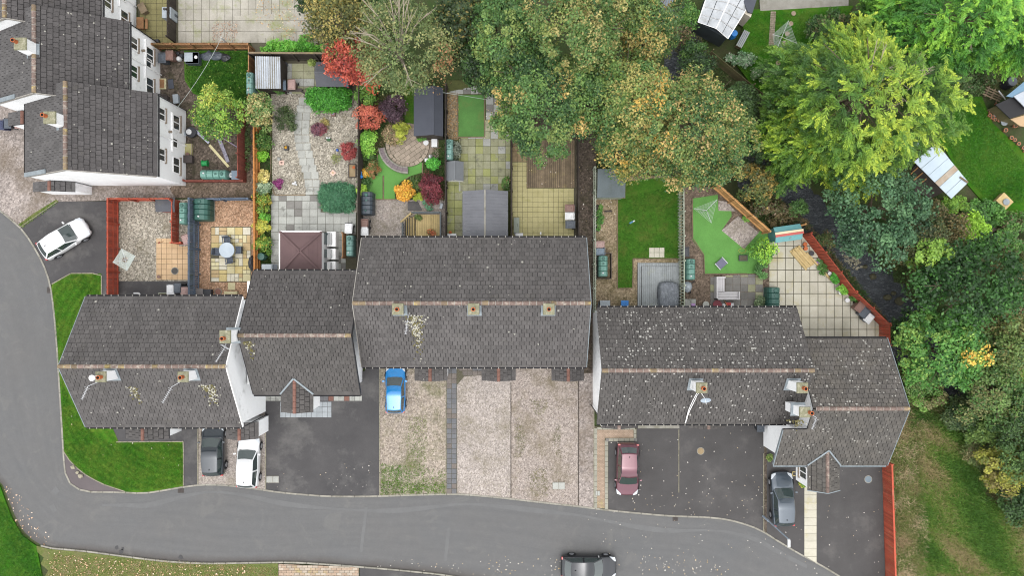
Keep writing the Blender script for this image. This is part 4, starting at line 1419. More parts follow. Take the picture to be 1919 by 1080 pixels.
def trellis(label, a, b, h, m, group=None, step=0.17):
 """Fence of crossed diagonal laths."""
 A, B = P(*a), P(*b)
 d = B - A
 L = math.hypot(d.x, d.y)
 t = thing('trellis_fence', label, 'fence', (A.x, A.y, 0), math.atan2(d.y, d.x), group)
 q = MB()
 n = int((L + h) / step)
 for i in range(n):
  for sg in (1, -1):
   x = -h + i * step if sg > 0 else i * step
   p0, p1 = [x, 0.0], [x + sg * h, h]
   # clip in x to the panel
   def cl(p, o):
    if p[0] < 0:
     return [0, p[1] + (0 - p[0]) * (o[1] - p[1]) / (o[0] - p[0])]
    if p[0] > L:
     return [L, p[1] + (L - p[0]) * (o[1] - p[1]) / (o[0] - p[0])]
    return p
   if max(p0[0], p1[0]) <= 0 or min(p0[0], p1[0]) >= L:
    continue
   a_, b_ = cl(p0, p1), cl(p1, p0)
   q.tube((a_[0], sg * .012, a_[1]), (b_[0], sg * .012, b_[1]), .026, n=4)
 o = q.build('lath', m, t, world=False)
 o['kind'] = 'stuff'
 k = max(1, round(L / 1.9))
 q = MB()
 q.box((0, 0, -.1), (.09, .09, h + .2))
 me = q.mesh('post', m)
 for i in range(k + 1):
  put('post', me, t, (i * L / k, .05, 0))
 for z in (.1, h - .03):
  q = MB()
  q.box((L / 2, 0, z), (L, .06, .06))
  q.build('rail', m, t, world=False)
 return t
fence('red painted fence between the dark drive and the grey gravel garden', (222, 556), (222, 376), 1.7, W_red, .16, side=-1, rails=(.12, .5, .95))
fence('low red fence along the lane behind the folded rotary dryer', (222, 376), (336, 376), 1.65, W_red, .16, side=-1)
fence('navy painted fence between the gravel garden and the round table', (373, 560), (373, 376), 2.0, W_navy, .15, side=-1, rails=(.1, .5, .95), slatgap=.02)
fence('navy fence along the lane behind the large green tank', (373, 376), (476, 374), 1.3, W_navy, .16, side=-1)
fence('small red screen round the bin and tank store', (335, 458), (352, 458), 1.2, W_red, .16)
fence('red screen hiding a purple bin beside the navy fence', (335, 458), (335, 378), 1.2, W_red, .16, side=1)
fence('orange fence with shrubs growing along it', (487, 508), (486, 240), 1.45, W_orange, .15, side=-1, rails=(.1, .5, .95))
fence('weathered red fence on the right of the small round tree', (462, 340), (462, 206), 1.9, W_reddark, .17, side=1)
fence('weathered red fence closing the yard with the green tank', (462, 342), (350, 342), .75, W_reddark, .17, side=-1)
fence('brown fence with slanting braces above the lawn tank', (478, 92), (300, 92), 1.5, W_brown, .17, side=1, posts=1.4)
fence('brown fence post line beside the corrugated roof', (476.5, 190), (476.5, 92), 1.2, W_brown, .17, side=1)
fence('dark brown fence behind the grey felt shed', (640, 113), (480, 112), 1.75, W_dark, .16, side=1, cap=W_deck)
fence('dark board fence beside the first mossy yard', (330, 80), (330, -20), 1.5, W_dark, .18, side=1)
fence('dark timber fence along the black shed and grey tank', (837, 447), (837, 165), 1.5, W_dark, .16, side=-1)
fence('dark fence between the mossy slabs and the yellow pavers', (957.5, 446), (957.5, 190), 1.5, W_dark, .16, side=-1)
fence('dark fence between the yellow pavers and the alley', (1081, 446), (1081, 180), 1.4, W_dark, .16, side=-1)
fence('pale slatted fence on the alley side of the narrow lawn garden', (1112.5, 585), (1112.5, 318), 1.65, W_grn, .12, side=1, slatgap=.1)
fence('pale green slatted fence between the lawn and the artificial turf', (1271, 580), (1270, 356), 2.0, W_grn, .13, side=-1, slatgap=.11)
fence('new tan board fence running diagonally above the gravel square', (1333, 350), (1430, 437), 1.9, W_tan, .17, side=-1, gap=.02)
fence('short tan fence behind the turquoise shed', (1440, 437), (1500, 424), 1.2, W_tan, .17, side=1)
fence('long red fence above the stream and the white slab patio', (1502, 440), (1585, 548), 1.75, W_red, .13, side=1, gap=.024)
fence('second run of red fence behind the row of three bins', (1585, 548), (1647, 607), 1.75, W_red, .14, side=1, gap=.022)
fence('third run of red fence beside the eastmost gable', (1647, 607), (1648, 720), 1.7, W_red, .14, side=1, gap=.022)
fence('red fence between the eastmost drive and the rough meadow', (1653, 862), (1661, 1110), 1.5, W_red, .14, side=1, gap=.022, cap=W_red)
fence('old mossy fence dividing the trees from the allotment lawn', (1325, 105), (1440, 200), 1.5, W_old, .2, side=1, horizontal=True)
trellis('black diagonal trellis between the grey gravel and the colourful garden', (679, 500), (681, 170), 1.9, W_dark)
trellis('short black trellis screen on the left of the lattice tank store', (648, 484), (648, 438), 1.1, W_brown, step=.16)
fence('low dark boards along the house alley at the terrace gable', (1113, 590), (1113, 640), 1.3, W_dark, .16, side=1)
# ------------------------------------------------------------------ paving
paving('slab_patio', [(293, 447), (336, 447), (336, 462), (353, 462), (353, 525), (293, 525)], .42, .42, .03, M_patiotan, base=M_joint)
FL = [(396, 426), (470, 426), (470, 528), (395, 528)]
# random-sized flagstones: cells of a coarse grid split unevenly
wl_ = px(FL)
pt = thing('flagstone_patio', None, None, (wl_[0][0], wl_[0][1], 0), kind='structure')
q = MB()
q.prism(px([(395, 425), (471, 425), (471, 529), (394, 529)]), -.1, .012, bottom=False)
q.build('bed', M_joint, pt)
cw = (P(470, 0).x - P(396, 0).x) / 5
chh = (P(0, 426).y - P(0, 528).y) / 7
o_ = ORG[pt.name]
for i in range(5):
 for j in range(7):
  x0, y1 = P(396, 0).x + i * cw, P(0, 426).y - j * chh
  if j == 3 and i < 1:
   continue
  r_ = random.random()
  if r_ < .45:
   rects = [(0, 0, 1, 1)]
  elif r_ < .65:
   rects = [(0, 0, 1, .5), (0, .5, 1, 1)]
  elif r_ < .8:
   rects = [(0, 0, .5, 1), (.5, 0, 1, 1)]
  else:
   rects = [(0, 0, .5, .5), (.5, 0, 1, .5), (0, .5, .5, 1), (.5, .5, 1, 1)]
  for a0, b0, a1, b1 in rects:
   q = MB()
   q.box((0, 0, -.03), (cw * (a1 - a0) - .03, chh * (b1 - b0) - .03, .05), taper=.98)
   put('flagstone', q.mesh('flagstone', random.choice(M_sand + M_sand[:1] + M_sand[2:3])), pt, (x0 + cw * (a0 + a1) / 2 - o_.x, y1 - chh * (b0 + b1) / 2 - o_.y, .02 + random.uniform(0, .008)), (0, 0, random.uniform(-.01, .01)))
paving('stepping_slab', [(427, 529), (442, 529), (442, 544), (427, 544)], .6, .6, .03, M_sand[0])
# garden 2
paving('slab_yard', [(526, 117), (640, 117), (640, 176), (526, 176)], .9, .61, .02, [M_slabmoss2, M_slabmoss2, M_slabmoss2, M_slabgrey], base=M_joint)
SP = [(562, 168), (592, 168)]
pth = thing('slab_path', None, None, (P(560, 180).x, P(560, 180).y, 0), kind='structure')
q = MB()
q.box((0, 0, -.04), (.58, .58, .05), taper=.98)
me_ = q.mesh('slab', M_slabgrey)
rows = [(560, 183), (556, 197), (553, 211), (552, 225), (551, 238), (552, 253), (554, 268), (558, 282), (561, 296), (565, 309), (569, 322), (571, 337), (573, 351)]
for u_, v_ in rows:
 for k in range(2):
  p_ = P(u_ + 7 + k * 14.3, v_ + 7)
  put('slab', me_, pth, (p_.x - ORG[pth.name].x, p_.y - ORG[pth.name].y, .03 + random.uniform(-.005, .005)), (0, 0, random.uniform(-.02, .02)))
paving('slab_patio', [(508, 366), (601, 366), (601, 398), (667, 398), (667, 440), (648, 440), (648, 508), (508, 508)], .62, .62, .03, [M_slabgrey, M_slabgrey, M_slabgrey, M_slabgrey, M_slabgrey, M_slabdark], minfrac=.2)
# garden 3: circular block patio
cp = P(764, 272)
pt = thing('circular_patio', 'circular stone patio with a low planted wall beside green turf', 'patio', (cp.x, cp.y, 0))
q = MB()
q.lathe((cp.x, cp.y, -.1), [(1.75, 0), (1.75, .20)], 36)
q.build('bed', M_joint, pt)
M_circ = mat('patio block', (172, 158, 142), (146, 134, 120), scale=1.5, grain=.16, gscale=18, piece=.14)
cell = 1.5
W0 = [(1.45 * math.cos(t), 1.45 * math.sin(t)) for t in np.linspace(0, 2 * math.pi, 28)[:-1]]
rot_ = R(35)
du, dv = .52, .34
j = 0
y = -1.7
while y < 1.7:
 x = -1.9 + (du / 2 if j % 2 else 0)
 while x < 1.7:
  pc = clip_rect(W0, x + .012, y + .012, x + du - .012, y + dv - .012)
  if len(pc) > 2 and area(pc) > .02:
   q = MB()
   co, si = math.cos(rot_), math.sin(rot_)
   q.prism([(a * co - b * si, a * si + b * co) for a, b in pc], .08, .13 + random.uniform(-.006, .006))
   q.build('block', M_circ, pt, world=False)
  x += du
 y += dv
 j += 1
for i in range(26):
 t0 = 2 * math.pi * i / 26
 q = MB()
 q.prism([(r_ * math.cos(t), r_ * math.sin(t)) for r_, t in ((1.47, t0 + .012), (1.74, t0 + .012), (1.74, t0 + .228), (1.47, t0 + .228))], .06, .15)
 q.build('edge_block', M_circ, pt, world=False)
M_plum = mat('plum slate', (140, 128, 130), (104, 96, 100), scale=8, grain=.35, gscale=22)
for i in range(7):
 t0 = R(188 + i * 12)
 q = MB()
 q.prism([(r_ * math.cos(t), r_ * math.sin(t)) for r_, t in ((1.78, t0), (1.9, t0), (1.9, t0 + R(11.5)), (1.78, t0 + R(11.5)))], -.05, .42)
 q.prism([(r_ * math.cos(t), r_ * math.sin(t)) for r_, t in ((2.2, t0), (2.32, t0), (2.32, t0 + R(11.5)), (2.2, t0 + R(11.5)))], -.05, .42)
 q.prism([(r_ * math.cos(t), r_ * math.sin(t)) for r_, t in ((1.9, t0), (2.2, t0), (2.2, t0 + R(11.6)), (1.9, t0 + R(11.6)))], -.05, .36, 1)
 q.build('planter_wall', [M_conc, M_plum], pt, world=False)
paving('slab_yard', [(790, 256), (822, 256), (822, 300), (795, 300)], .5, .5, .03, [M_tan], base=M_joint)
sheet('slate_mat', [(764, 378), (783, 377), (792, 395), (764, 395)], .03, M_tarmac)
strip_pieces(ed, px([(957.5, 716), (957.5, 934)]), .06, -.1, .03, 1.6, W_dark, 'edging_board')
strip_pieces(ed, px([(1084, 712), (1084, 948)]), .06, -.1, .035, 1.6, W_dark, 'edging_board')
tim = thing('timber_edging', None, None, (0, 0, 0), kind='structure')
for line in ([(707.5, 290), (707.5, 329)], [(718.5, 329), (718.5, 374)], [(686, 374), (752, 374)], [(792, 305), (792, 326)], [(755, 341), (768, 331)], [(810, 281), (828, 276)], [(812, 318), (828, 312)], [(858, 176), (858, 258)], [(858, 257), (908, 257)], [(908, 177), (908, 257)], [(1157, 372), (1157, 541)], [(1299, 448), (1320, 480), (1320, 513)], [(1297, 372), (1298, 448)], [(1320, 514), (1400, 513)], [(508, 345), (508, 366), (573, 366)], [(508, 240), (508, 345)], [(1186, 485), (1274, 485)], [(1186, 485), (1186, 540), (1157, 541)]):
 strip_pieces(tim, px(line), .07, -.1, .085, 1.4, W_deck, 'edging_board')
# garden 4
paving('slab_yard', [(860, 257), (909, 257), (909, 225), (956, 225), (956, 362), (860, 362)], .6, .6, .03, [M_slabmoss2, M_slabmoss2, M_slabmoss2, M_slabmoss, M_slabgrey], origin=(P(863, 0).x, P(0, 260).y))
paving('slab_yard', [(838, 338), (869, 338), (869, 446), (838, 446)], .6, .6, .03, [M_slabmoss, M_slabmoss, M_slabmoss2], base=None)
paving('slab_yard', [(840, 172), (905, 158), (956, 158), (956, 224), (909, 224), (909, 176), (858, 176)], .6, .6, .02, [M_slabdark, M_slabgrey])
# garden 5
paving('paver_yard', [(960, 304), (987, 304), (987, 353), (1076, 353), (1076, 446), (960, 446)], .41, .41, .03, [M_paveyel], minfrac=.3, gap=.016)
paving('paver_yard', [(960, 262), (987, 262), (987, 303), (960, 303)], .41, .41, .03, [M_pavetan], gap=.016)
# garden 6
paving('stepping_slab', [(1216, 464), (1245, 464), (1245, 483), (1216, 483)], .41, .4, .06, [M_slabpale])
# garden 7
paving('slab_yard', [(1331, 518), (1432, 514), (1432, 590), (1331, 590)], .6, .6, .02, [M_slabdark, M_slabmoss2, M_slabdark], base=M_joint)
sheet('gravel_square', [(1352, 432), (1383, 405), (1422, 436), (1394, 467)], .034, M_gpink)
sheet('gravel_square', [(1346, 376), (1362, 378), (1378, 396), (1346, 395)], .034, M_gpink)
# garden 8: white slabs
paving('slab_patio', [(1441, 455), (1447, 448), (1470, 442), (1503, 442), (1520, 462), (1560, 516), (1592, 556), (1610, 574), (1648, 610), (1648, 640), (1441, 640)], .65, .95, .03, [M_slabpale], gap=.045, base=M_joint, origin=(P(1441, 0).x, P(0, 640).y), minfrac=.08)
# front
paving('block_path', [(837, 686), (856, 686), (856, 926), (837, 926)], .4, .4, .02, [mat('blue path slab', (112, 112, 114), (98, 98, 101), scale=2, grain=.15, piece=.1), mat('grey path slab', (112, 114, 118), (98, 100, 104), scale=2, grain=.15, piece=.1), mat('brown path slab', (122, 114, 108), (106, 100, 96), scale=2, grain=.15, piece=.1)])
paving('block_path', [(857, 690), (956, 690), (956, 703), (905, 703), (870, 705)], .4, .4, .02, [mat('blue path slab', (0, 0, 0)), mat('brown path slab', (0, 0, 0))])
paving('slab_path', [(497, 741), (678, 741), (678, 752), (497, 752)], .42, .42, .03, [mat('blue path slab', (0, 0, 0)), M_slabgrey, M_brickred, M_slabgrey], base=M_joint)
paving('slab_path', [(525, 752), (621, 752), (621, 783), (525, 783)], .42, .42, .03, [mat('pale blue slab', (168, 174, 178), (150, 156, 160), scale=2, grain=.12, piece=.07)], base=M_joint)
pp = thing('block_path', None, None, (P(1113, 800).x, P(1113, 800).y, 0), kind='structure')
q = MB()
q.prism(px([(1113, 800), (1193, 803), (1193, 828), (1140, 828), (1140, 956), (1113, 953)]), -.1, .012, bottom=False)
q.build('bed', M_joint, pp)
for poly, mm in (([(1119, 806), (1187, 806), (1187, 821), (1133, 821), (1133, 953), (1119, 952)], M_blockpink),):
 Wp = px(poly)
 q = MB()
 xs_ = [p[0] for p in Wp]
 ys_ = [p[1] for p in Wp]
 y = min(ys_)
 j = 0
 while y < max(ys_):
  x = min(xs_) - (.1 if j % 2 else 0)
  while x < max(xs_):
   pc = clip_rect(Wp, x + .006, y + .006, x + .194, y + .094)
   if len(pc) > 2 and area(pc) > .004:
    q.prism(pc, 0, .03 + random.uniform(-.004, .004), bottom=False)
   x += .2
  y += .1
  j += 1
 o = q.build('block', mm, pp)
 o['kind'] = 'stuff'
for line, wd in (([(1116, 803), (1116, 953)], .24), ([(1136.5, 826), (1136.5, 955)], .24), ([(1119, 803.5), (1190, 803.5)], .18), ([(1139, 825), (1190, 825)], .22), ([(1190, 805), (1190, 822)], .2)):
 strip_pieces(pp, px(line), wd, 0, .034, .42, M_blockgrey, 'edge_block')
for u_, v_ in ((1138, 825), (1191, 825)):
 q = MB()
 p_ = P(u_, v_)
 q.box((p_.x, p_.y, 0), (.24, .24, .07))
 q.build('corner_block', M_slabdark, pp)
paving('slab_path', [(1507, 912), (1530, 912), (1530, 1056), (1507, 1042)], 1.0, .62, .03, [M_slabpale], base=M_joint, minfrac=.15, origin=(P(1507, 0).x, P(0, 1044).y))
pb = paving('block_path', [(522, 1058), (672, 1064), (672, 1084), (522, 1084)], .42, .2, .02, [mat('buff block', (188, 174, 158), (164, 152, 136), scale=2, grain=.15, piece=.12), M_blockpink], base=M_joint, stagger=.5)
# neighbours' yards
paving('slab_yard', [(262, -30), (328, -30), (328, 80), (300, 80), (262, 60)], .45, .45, .02, [M_yardolive])
paving('slab_yard', [(334, -30), (560, -30), (560, 60), (440, 80), (434, 80), (334, 80)], .62, .9, .02, [M_yard], base=None)
paving('slab_yard', [(440, 30), (600, 20), (600, 80), (440, 80)], .62, .9, .024, [M_yard])
st = thing('stepping_path', None, None, (P(1448, 40).x, P(1448, 40).y, 0), kind='structure')
for i in range(16):
 q = MB()
 p_ = P(1449 - i * .25, 23 + i * 4)
 q.box((p_.x, p_.y, -.02), (.42, .15, .05))
 q.build('block', M_tan, st)
M_round = mat('round stepping stone', (166, 148, 128), (146, 130, 112), scale=3, grain=.15, piece=.06)
for i, (u_, v_) in enumerate(((1487, 25), (1482, 44), (1475, 63), (1470, 81), (1464, 99), (1458, 118), (1452, 136))):
 q = MB()
 q.lathe(P(u_, v_, -.01), [(.19, 0), (.19, .045), (.17, .055)], 14)
 tag(q.build('stepping_stone', M_round), 'round tan stepping stone on the far lawn, ' + ORD[i] + ' down from the concrete yard', 'stepping stone', 'round stepping stones on the far lawn')
# ------------------------------------------------------------------ decks
def deck(label, poly, h, m, bw=.14, along='v', gap=.012, name='deck'):
 Wp = px(poly, h)
 t = thing(name, label, 'deck', (Wp[0][0], Wp[0][1], 0))
 q = MB()
 q.prism(Wp, -.1, h - .04, bottom=False)
 q.build('frame', W_dark, t)
 xs_ = [p[0] for p in Wp]
 ys_ = [p[1] for p in Wp]
 if along == 'v':
  n = max(1, round((max(xs_) - min(xs_)) / bw))
  w = (max(xs_) - min(xs_)) / n
  for i in range(n):
   pc = clip_rect(Wp, min(xs_) + i * w + gap / 2, -99, min(xs_) + (i + 1) * w - gap / 2, 99)
   if len(pc) > 2:
    q = MB()
    q.prism(pc, h - .03, h + random.uniform(-.003, .003))
    q.build('plank', m, t)
 return t
deck('weathered brown timber deck under the overhanging tree', [(987, 262), (1077, 262), (1077, 352), (987, 352)], .15, W_deck, .15, gap=.025)
strip_ = MB()
strip_.box((P(1031, 353).x, P(1031, 353).y, 0), (3.8, .07, .17))
deck('lower grey deck step round the covered furniture', [(1195, 493), (1274, 493), (1274, 590), (1195, 590)], .14, W_deckgrey, .15)
deck('upper grey deck under the covered furniture', [(1203, 500), (1274, 500), (1274, 590), (1203, 590)], .3, W_deckgrey, .15)
dk = deck('raised pale timber deck with black and yellow steps', [(779, 402), (826, 402), (826, 446), (779, 446)], .55, W_deckyel, .14)
M_steps = mat('dark step tread', (60, 62, 64), (46, 48, 50), scale=3, grain=.2)
for i in range(4):
 q = MB()
 x_ = P(761 + i * 4.6, 420, .3).x
 q.box((x_, P(0, 427, .3).y, -.05), (.19, 1.75 - .12 * (3 - i), .12 + .12 * i))
 q.build('step', W_deckyel, dk)
 q = MB()
 q.box((x_ - .085, P(0, 427, .3).y, .08 + .12 * i), (.06, 1.75 - .12 * (3 - i), .03))
 q.build('nosing', M_steps, dk)
M_rail = mat('grey rail paint', (98, 104, 106), (82, 88, 90), scale=3, grain=.15)
def railing(root, a, b, z0, h, m, cap=None, pick=.11):
 A, B = Vector(a), Vector(b)
 L = (B - A).length
 ang = math.atan2(B.y - A.y, B.x - A.x)
 c = (A + B) / 2
 q = MB()
 q.box((c.x, c.y, z0 + h - .05), (L, .11, .06), ang)
 q.box((c.x, c.y, z0 + .1), (L, .05, .06), ang)
 q.build('handrail', cap or m, root)
 n = max(1, int(L / (pick * 2)))
 for i in range(n):
  p = A + (B - A) * ((i + .5) / n)
  q = MB()
  q.box((p.x, p.y, z0 + .1), (pick * .7, .025, h - .16), ang)
  q.build('baluster', m, root)
railing(dk, P(827, 399, .5), P(827, 446, .5), .5, .8, M_rail)
railing(dk, P(773, 400, .5), P(827, 400, .5), .5, .8, M_rail)
railing(dk, P(754, 418, .2), P(773, 400, .5), .2, .9, M_rail, W_deckyel)
railing(dk, P(757, 419, .1), P(757, 446, .1), 0, .9, M_rail)
# ------------------------------------------------------------------ wheelie bins
G = 1.6
def plastic(name, c, rough=0.5):
 return mat(name, c, [x * .9 for x in c], scale=3, grain=0.06, rough=rough, spec=.4)
B_brown = plastic('brown bin', (136, 104, 94))
B_grey = plastic('grey bin', (88, 96, 106))
B_blue = plastic('blue grey bin', (112, 130, 146))
B_white = plastic('white lid', (236, 238, 240))
B_black = plastic('black bin', (58, 60, 66))
B_pink = plastic('faded brown bin', (176, 146, 140))
B_navy = plastic('navy bin', (54, 62, 96))
BIN_PROTO = {}
def wheelie(label, u, v, lid, body, rz=0.0, group='wheelie bins behind the houses', white=False):
 p = P(u, v, 1.05)
 key = (lid.name, body.name)
 if key in BIN_PROTO:
  return dup(BIN_PROTO[key], (p.x, p.y, 0.03), rz, label, group)
 t = thing('wheelie_bin', label, 'bin', (p.x, p.y, 0.03), rz, group)
 q = MB()
 q.add([(-.22, -.25, .06), (.22, -.25, .06), (.22, .25, .06), (-.22, .25, .06), (-.28, -.34, .95), (.28, -.34, .95), (.28, .34, .95), (-.28, .34, .95)],
    [(3, 2, 1, 0), (4, 5, 6, 7), (0, 1, 5, 4), (1, 2, 6, 5), (2, 3, 7, 6), (3, 0, 4, 7)])
 q.build('body', body, t, world=False, bevel=.02)
 q = MB()
 q.box((0, -.01, .95), (.6, .76, .05))
 q.box((0, -.01, 1.0), (.5, .62, .045), taper=.85)
 q.box((0, -.01, 1.045), (.26, .3, .02), taper=.8)
 q.build('lid', lid, t, world=False, bevel=.015)
 q = MB()
 q.tube((-.24, .42, .97), (.24, .42, .97), .02)
 for s_ in (-1, 1):
  q.box((s_ * .24, .38, .94), (.05, .1, .06))
 q.build('handle', body, t, world=False)
 for s_ in (-1, 1):
  q = MB()
  q.tube((s_ * .25, .27, .1), (s_ * .31, .27, .1), .1, n=12)
  q.build('wheel', M_black, t, world=False)
 BIN_PROTO[key] = t
 return t
for a in (
 ('brown wheelie bin above the white lidded one beside the terrace trellis', 683, 419, B_brown, B_black, 0),
 ('white lidded bin below the brown bin beside the terrace trellis', 683, 432, B_white, B_black, 0),
 ('white lidded bin on the left side of the black trellis', 653, 428, B_white, B_black, -.05),
 ('brown wheelie bin topmost of three on the yellow pavers', 1068, 390, B_brown, B_black, -R(90)),
 ('white lidded bin between a brown and a grey bin on yellow pavers', 1068, 405, B_white, B_black, -R(90)),
 ('grey wheelie bin lowest of three on the yellow pavers', 1069, 421, B_grey, B_black, -R(90)),
 ('faded pink brown bin above the tank box by the slatted fence', 1123, 459, B_pink, B_pink, -R(90)),
 ('blue grey bin touching the tank box by the slatted fence', 1124, 471, B_blue, B_blue, -R(90)),
 ('brown bin topmost of three against the long red fence', 1612, 576, B_brown, B_brown, R(-40)),
 ('dark grey bin in the middle of three against the long red fence', 1621, 587, B_grey, B_grey, R(-40)),
 ('white lidded bin lowest of three against the long red fence', 1629, 597, B_white, B_grey, R(-40)),
 ('dark grey bin nearest the white lane house wall', 303, 108, B_grey, B_grey, 0),
 ('brown bin between a grey bin and white sacks in the yard', 317, 103, B_brown, B_brown, 0),
 ('white topped box outside the back door of the house at the bend', 319, 543, B_white, B_grey, 0),
 ('grey bin with its back to the wall beside the white topped box', 332, 540, B_grey, B_black, 0),
 ('pale brown bin against the navy fence foot', 345, 547, B_pink, B_black, 0),
 ('purple brown bin inside the small red screen', 348, 449, B_pink, B_brown, R(20)),
 ('grey wheelie bin on the lane house gravel', 13, 231, B_grey, B_black, 0),
 ('brown wheelie bin beside the lane house corner', 34, 231, B_pink, B_brown, 0),
 ('navy bin cut by the left edge of the photograph', 0, 234, B_navy, B_navy, 0),
 ('black bin standing by the white gable at the eastern drive', 1426, 801, B_grey, B_black, 0),
 ('brown bin at the end of the corrugated shed', 546, 158, B_pink, B_brown, 0),
 ('grey bin half under the corrugated shed roof', 528, 159, B_blue, B_grey, 0),
 ('dark bin beside the green tank by the pale slatted fence', 1285, 472, B_black, B_black, 0),
):
 wheelie(*a)
# ------------------------------------------------------------------ oil tanks
T_top = plastic('green tank', (112, 160, 148))
T_dark = plastic('dark green tank', (58, 104, 94))
T_slate = plastic('slate tank', (74, 84, 94))
T_mint = plastic('mint tank', (134, 176, 168))
TANKS = {}
def tank(label, u, v, L, w, h, m, rz=R(90), ribs=4, group='heating oil tanks in the gardens', zb=.1):
 """Ribbed plastic oil tank with rounded shoulders; L along its own x."""
 p = P(u, v, h * .8)
 t = thing('oil_tank', label, 'oil tank', (p.x, p.y, 0), rz, group)
 q = MB()
 q.box((0, 0, -.1), (L * .96, w * 1.04, .1 + zb))
 q.build('plinth', M_conc, t, world=False)
 prof = [(-.5, 0), (-.5, .62), (-.44, .82), (-.28, .95), (0, 1.0), (.28, .95), (.44, .82), (.5, .62), (.5, 0)]
 stn = []
 n = ribs
 for i in range(n):
  a, b_ = -L / 2 + L * i / n, -L / 2 + L * (i + 1) / n
  g_ = L / n * .09
  stn += [(a + .002, .93), (a + g_, 1.0), (b_ - g_, 1.0), (b_ - .002, .93)]
 stn = [(-L / 2 - .04, .72)] + stn + [(L / 2 + .04, .72)]
 q = MB()
 k = len(prof)
 for x, s_ in stn:
  q.v += [(x, y * w * s_, zb + z * h * (s_ if z > .3 else 1)) for y, z in prof]
 for i in range(len(stn) - 1):
  for j in range(k - 1):
   q.f.append((i * k + j, (i + 1) * k + j, (i + 1) * k + j + 1, i * k + j + 1))
 q.f += [tuple(range(k)), tuple(range((len(stn) - 1) * k + k - 1, (len(stn) - 1) * k - 1, -1))]
 q.m = [0] * len(q.f)
 q.build('body', m, t, world=False, bevel=.02)
 q = MB()
 q.lathe((L * .36, 0, zb + h - .03), [(.14, 0), (.14, .07), (.11, .1)], 12)
 q.build('filler_cap', T_dark, t, world=False)
 q = MB()
 q.lathe((-L * .34, 0.05, zb + h - .02), [(.07, 0), (.07, .08), (.04, .12)], 10)
 q.build('gauge', B_white if ribs != 5 else T_dark, t, world=False)
 q = MB()
 q.box((L * .12, 0, zb + h - .02), (.14, .14, .05))
 q.build('hatch', T_dark, t, world=False)
 return t
tank('long mint tank lying on the lawn beside the brown fence', 469, 157, 1.7, .62, 1.1, T_mint, R(90), 4)
tank('pale and dark green tank along the bottom of the brown yard', 401, 327, 2.0, .72, 1.15, T_top, 0, 4)
tank('narrow green tank behind the red screen', 344, 400, 1.65, .66, 1.2, T_top, R(90), 4)
tank('wide dark green tank beside the orange gravel', 377, 393, 1.65, 1.25, 1.35, T_dark, R(90), 4)
tank('mint tank inside the small lattice screen', 656, 461, 1.6, .62, 1.1, T_mint, R(90), 4)
tank('black ribbed tank beside the trellis and pink gravel', 688, 381, 1.75, .95, 1.2, T_slate, R(90), 5)
tank('mint tank with an ivy edge against the dark timber fence', 842, 281, 1.6, .62, 1.1, T_mint, R(90), 4)
tank('green tank standing in a dark timber box', 1130, 499, 1.6, .75, 1.2, T_top, R(90), 4)
tank('green tank on brown gravel beside the pale slatted fence', 1294, 505, 1.6, .75, 1.2, T_top, R(90), 4)
tank('dark green tank half under the lichen roof eave', 1450, 560, 1.75, .95, 1.3, T_dark, R(90), 4)
t = thing('tank_box', 'dark open timber box around a green tank', 'tank box', P(1130, 499, 0))
for dx, dy, sx_, sy_ in ((0, 1.0, 1.2, .05), (0, -1.0, 1.2, .05), (-.58, 0, .05, 1.95), (.58, 0, .05, 1.95)):
 q = MB()
 q.box((dx, dy, -.1), (sx_, sy_, .75))
 q.build('side', W_shed, t, world=False)
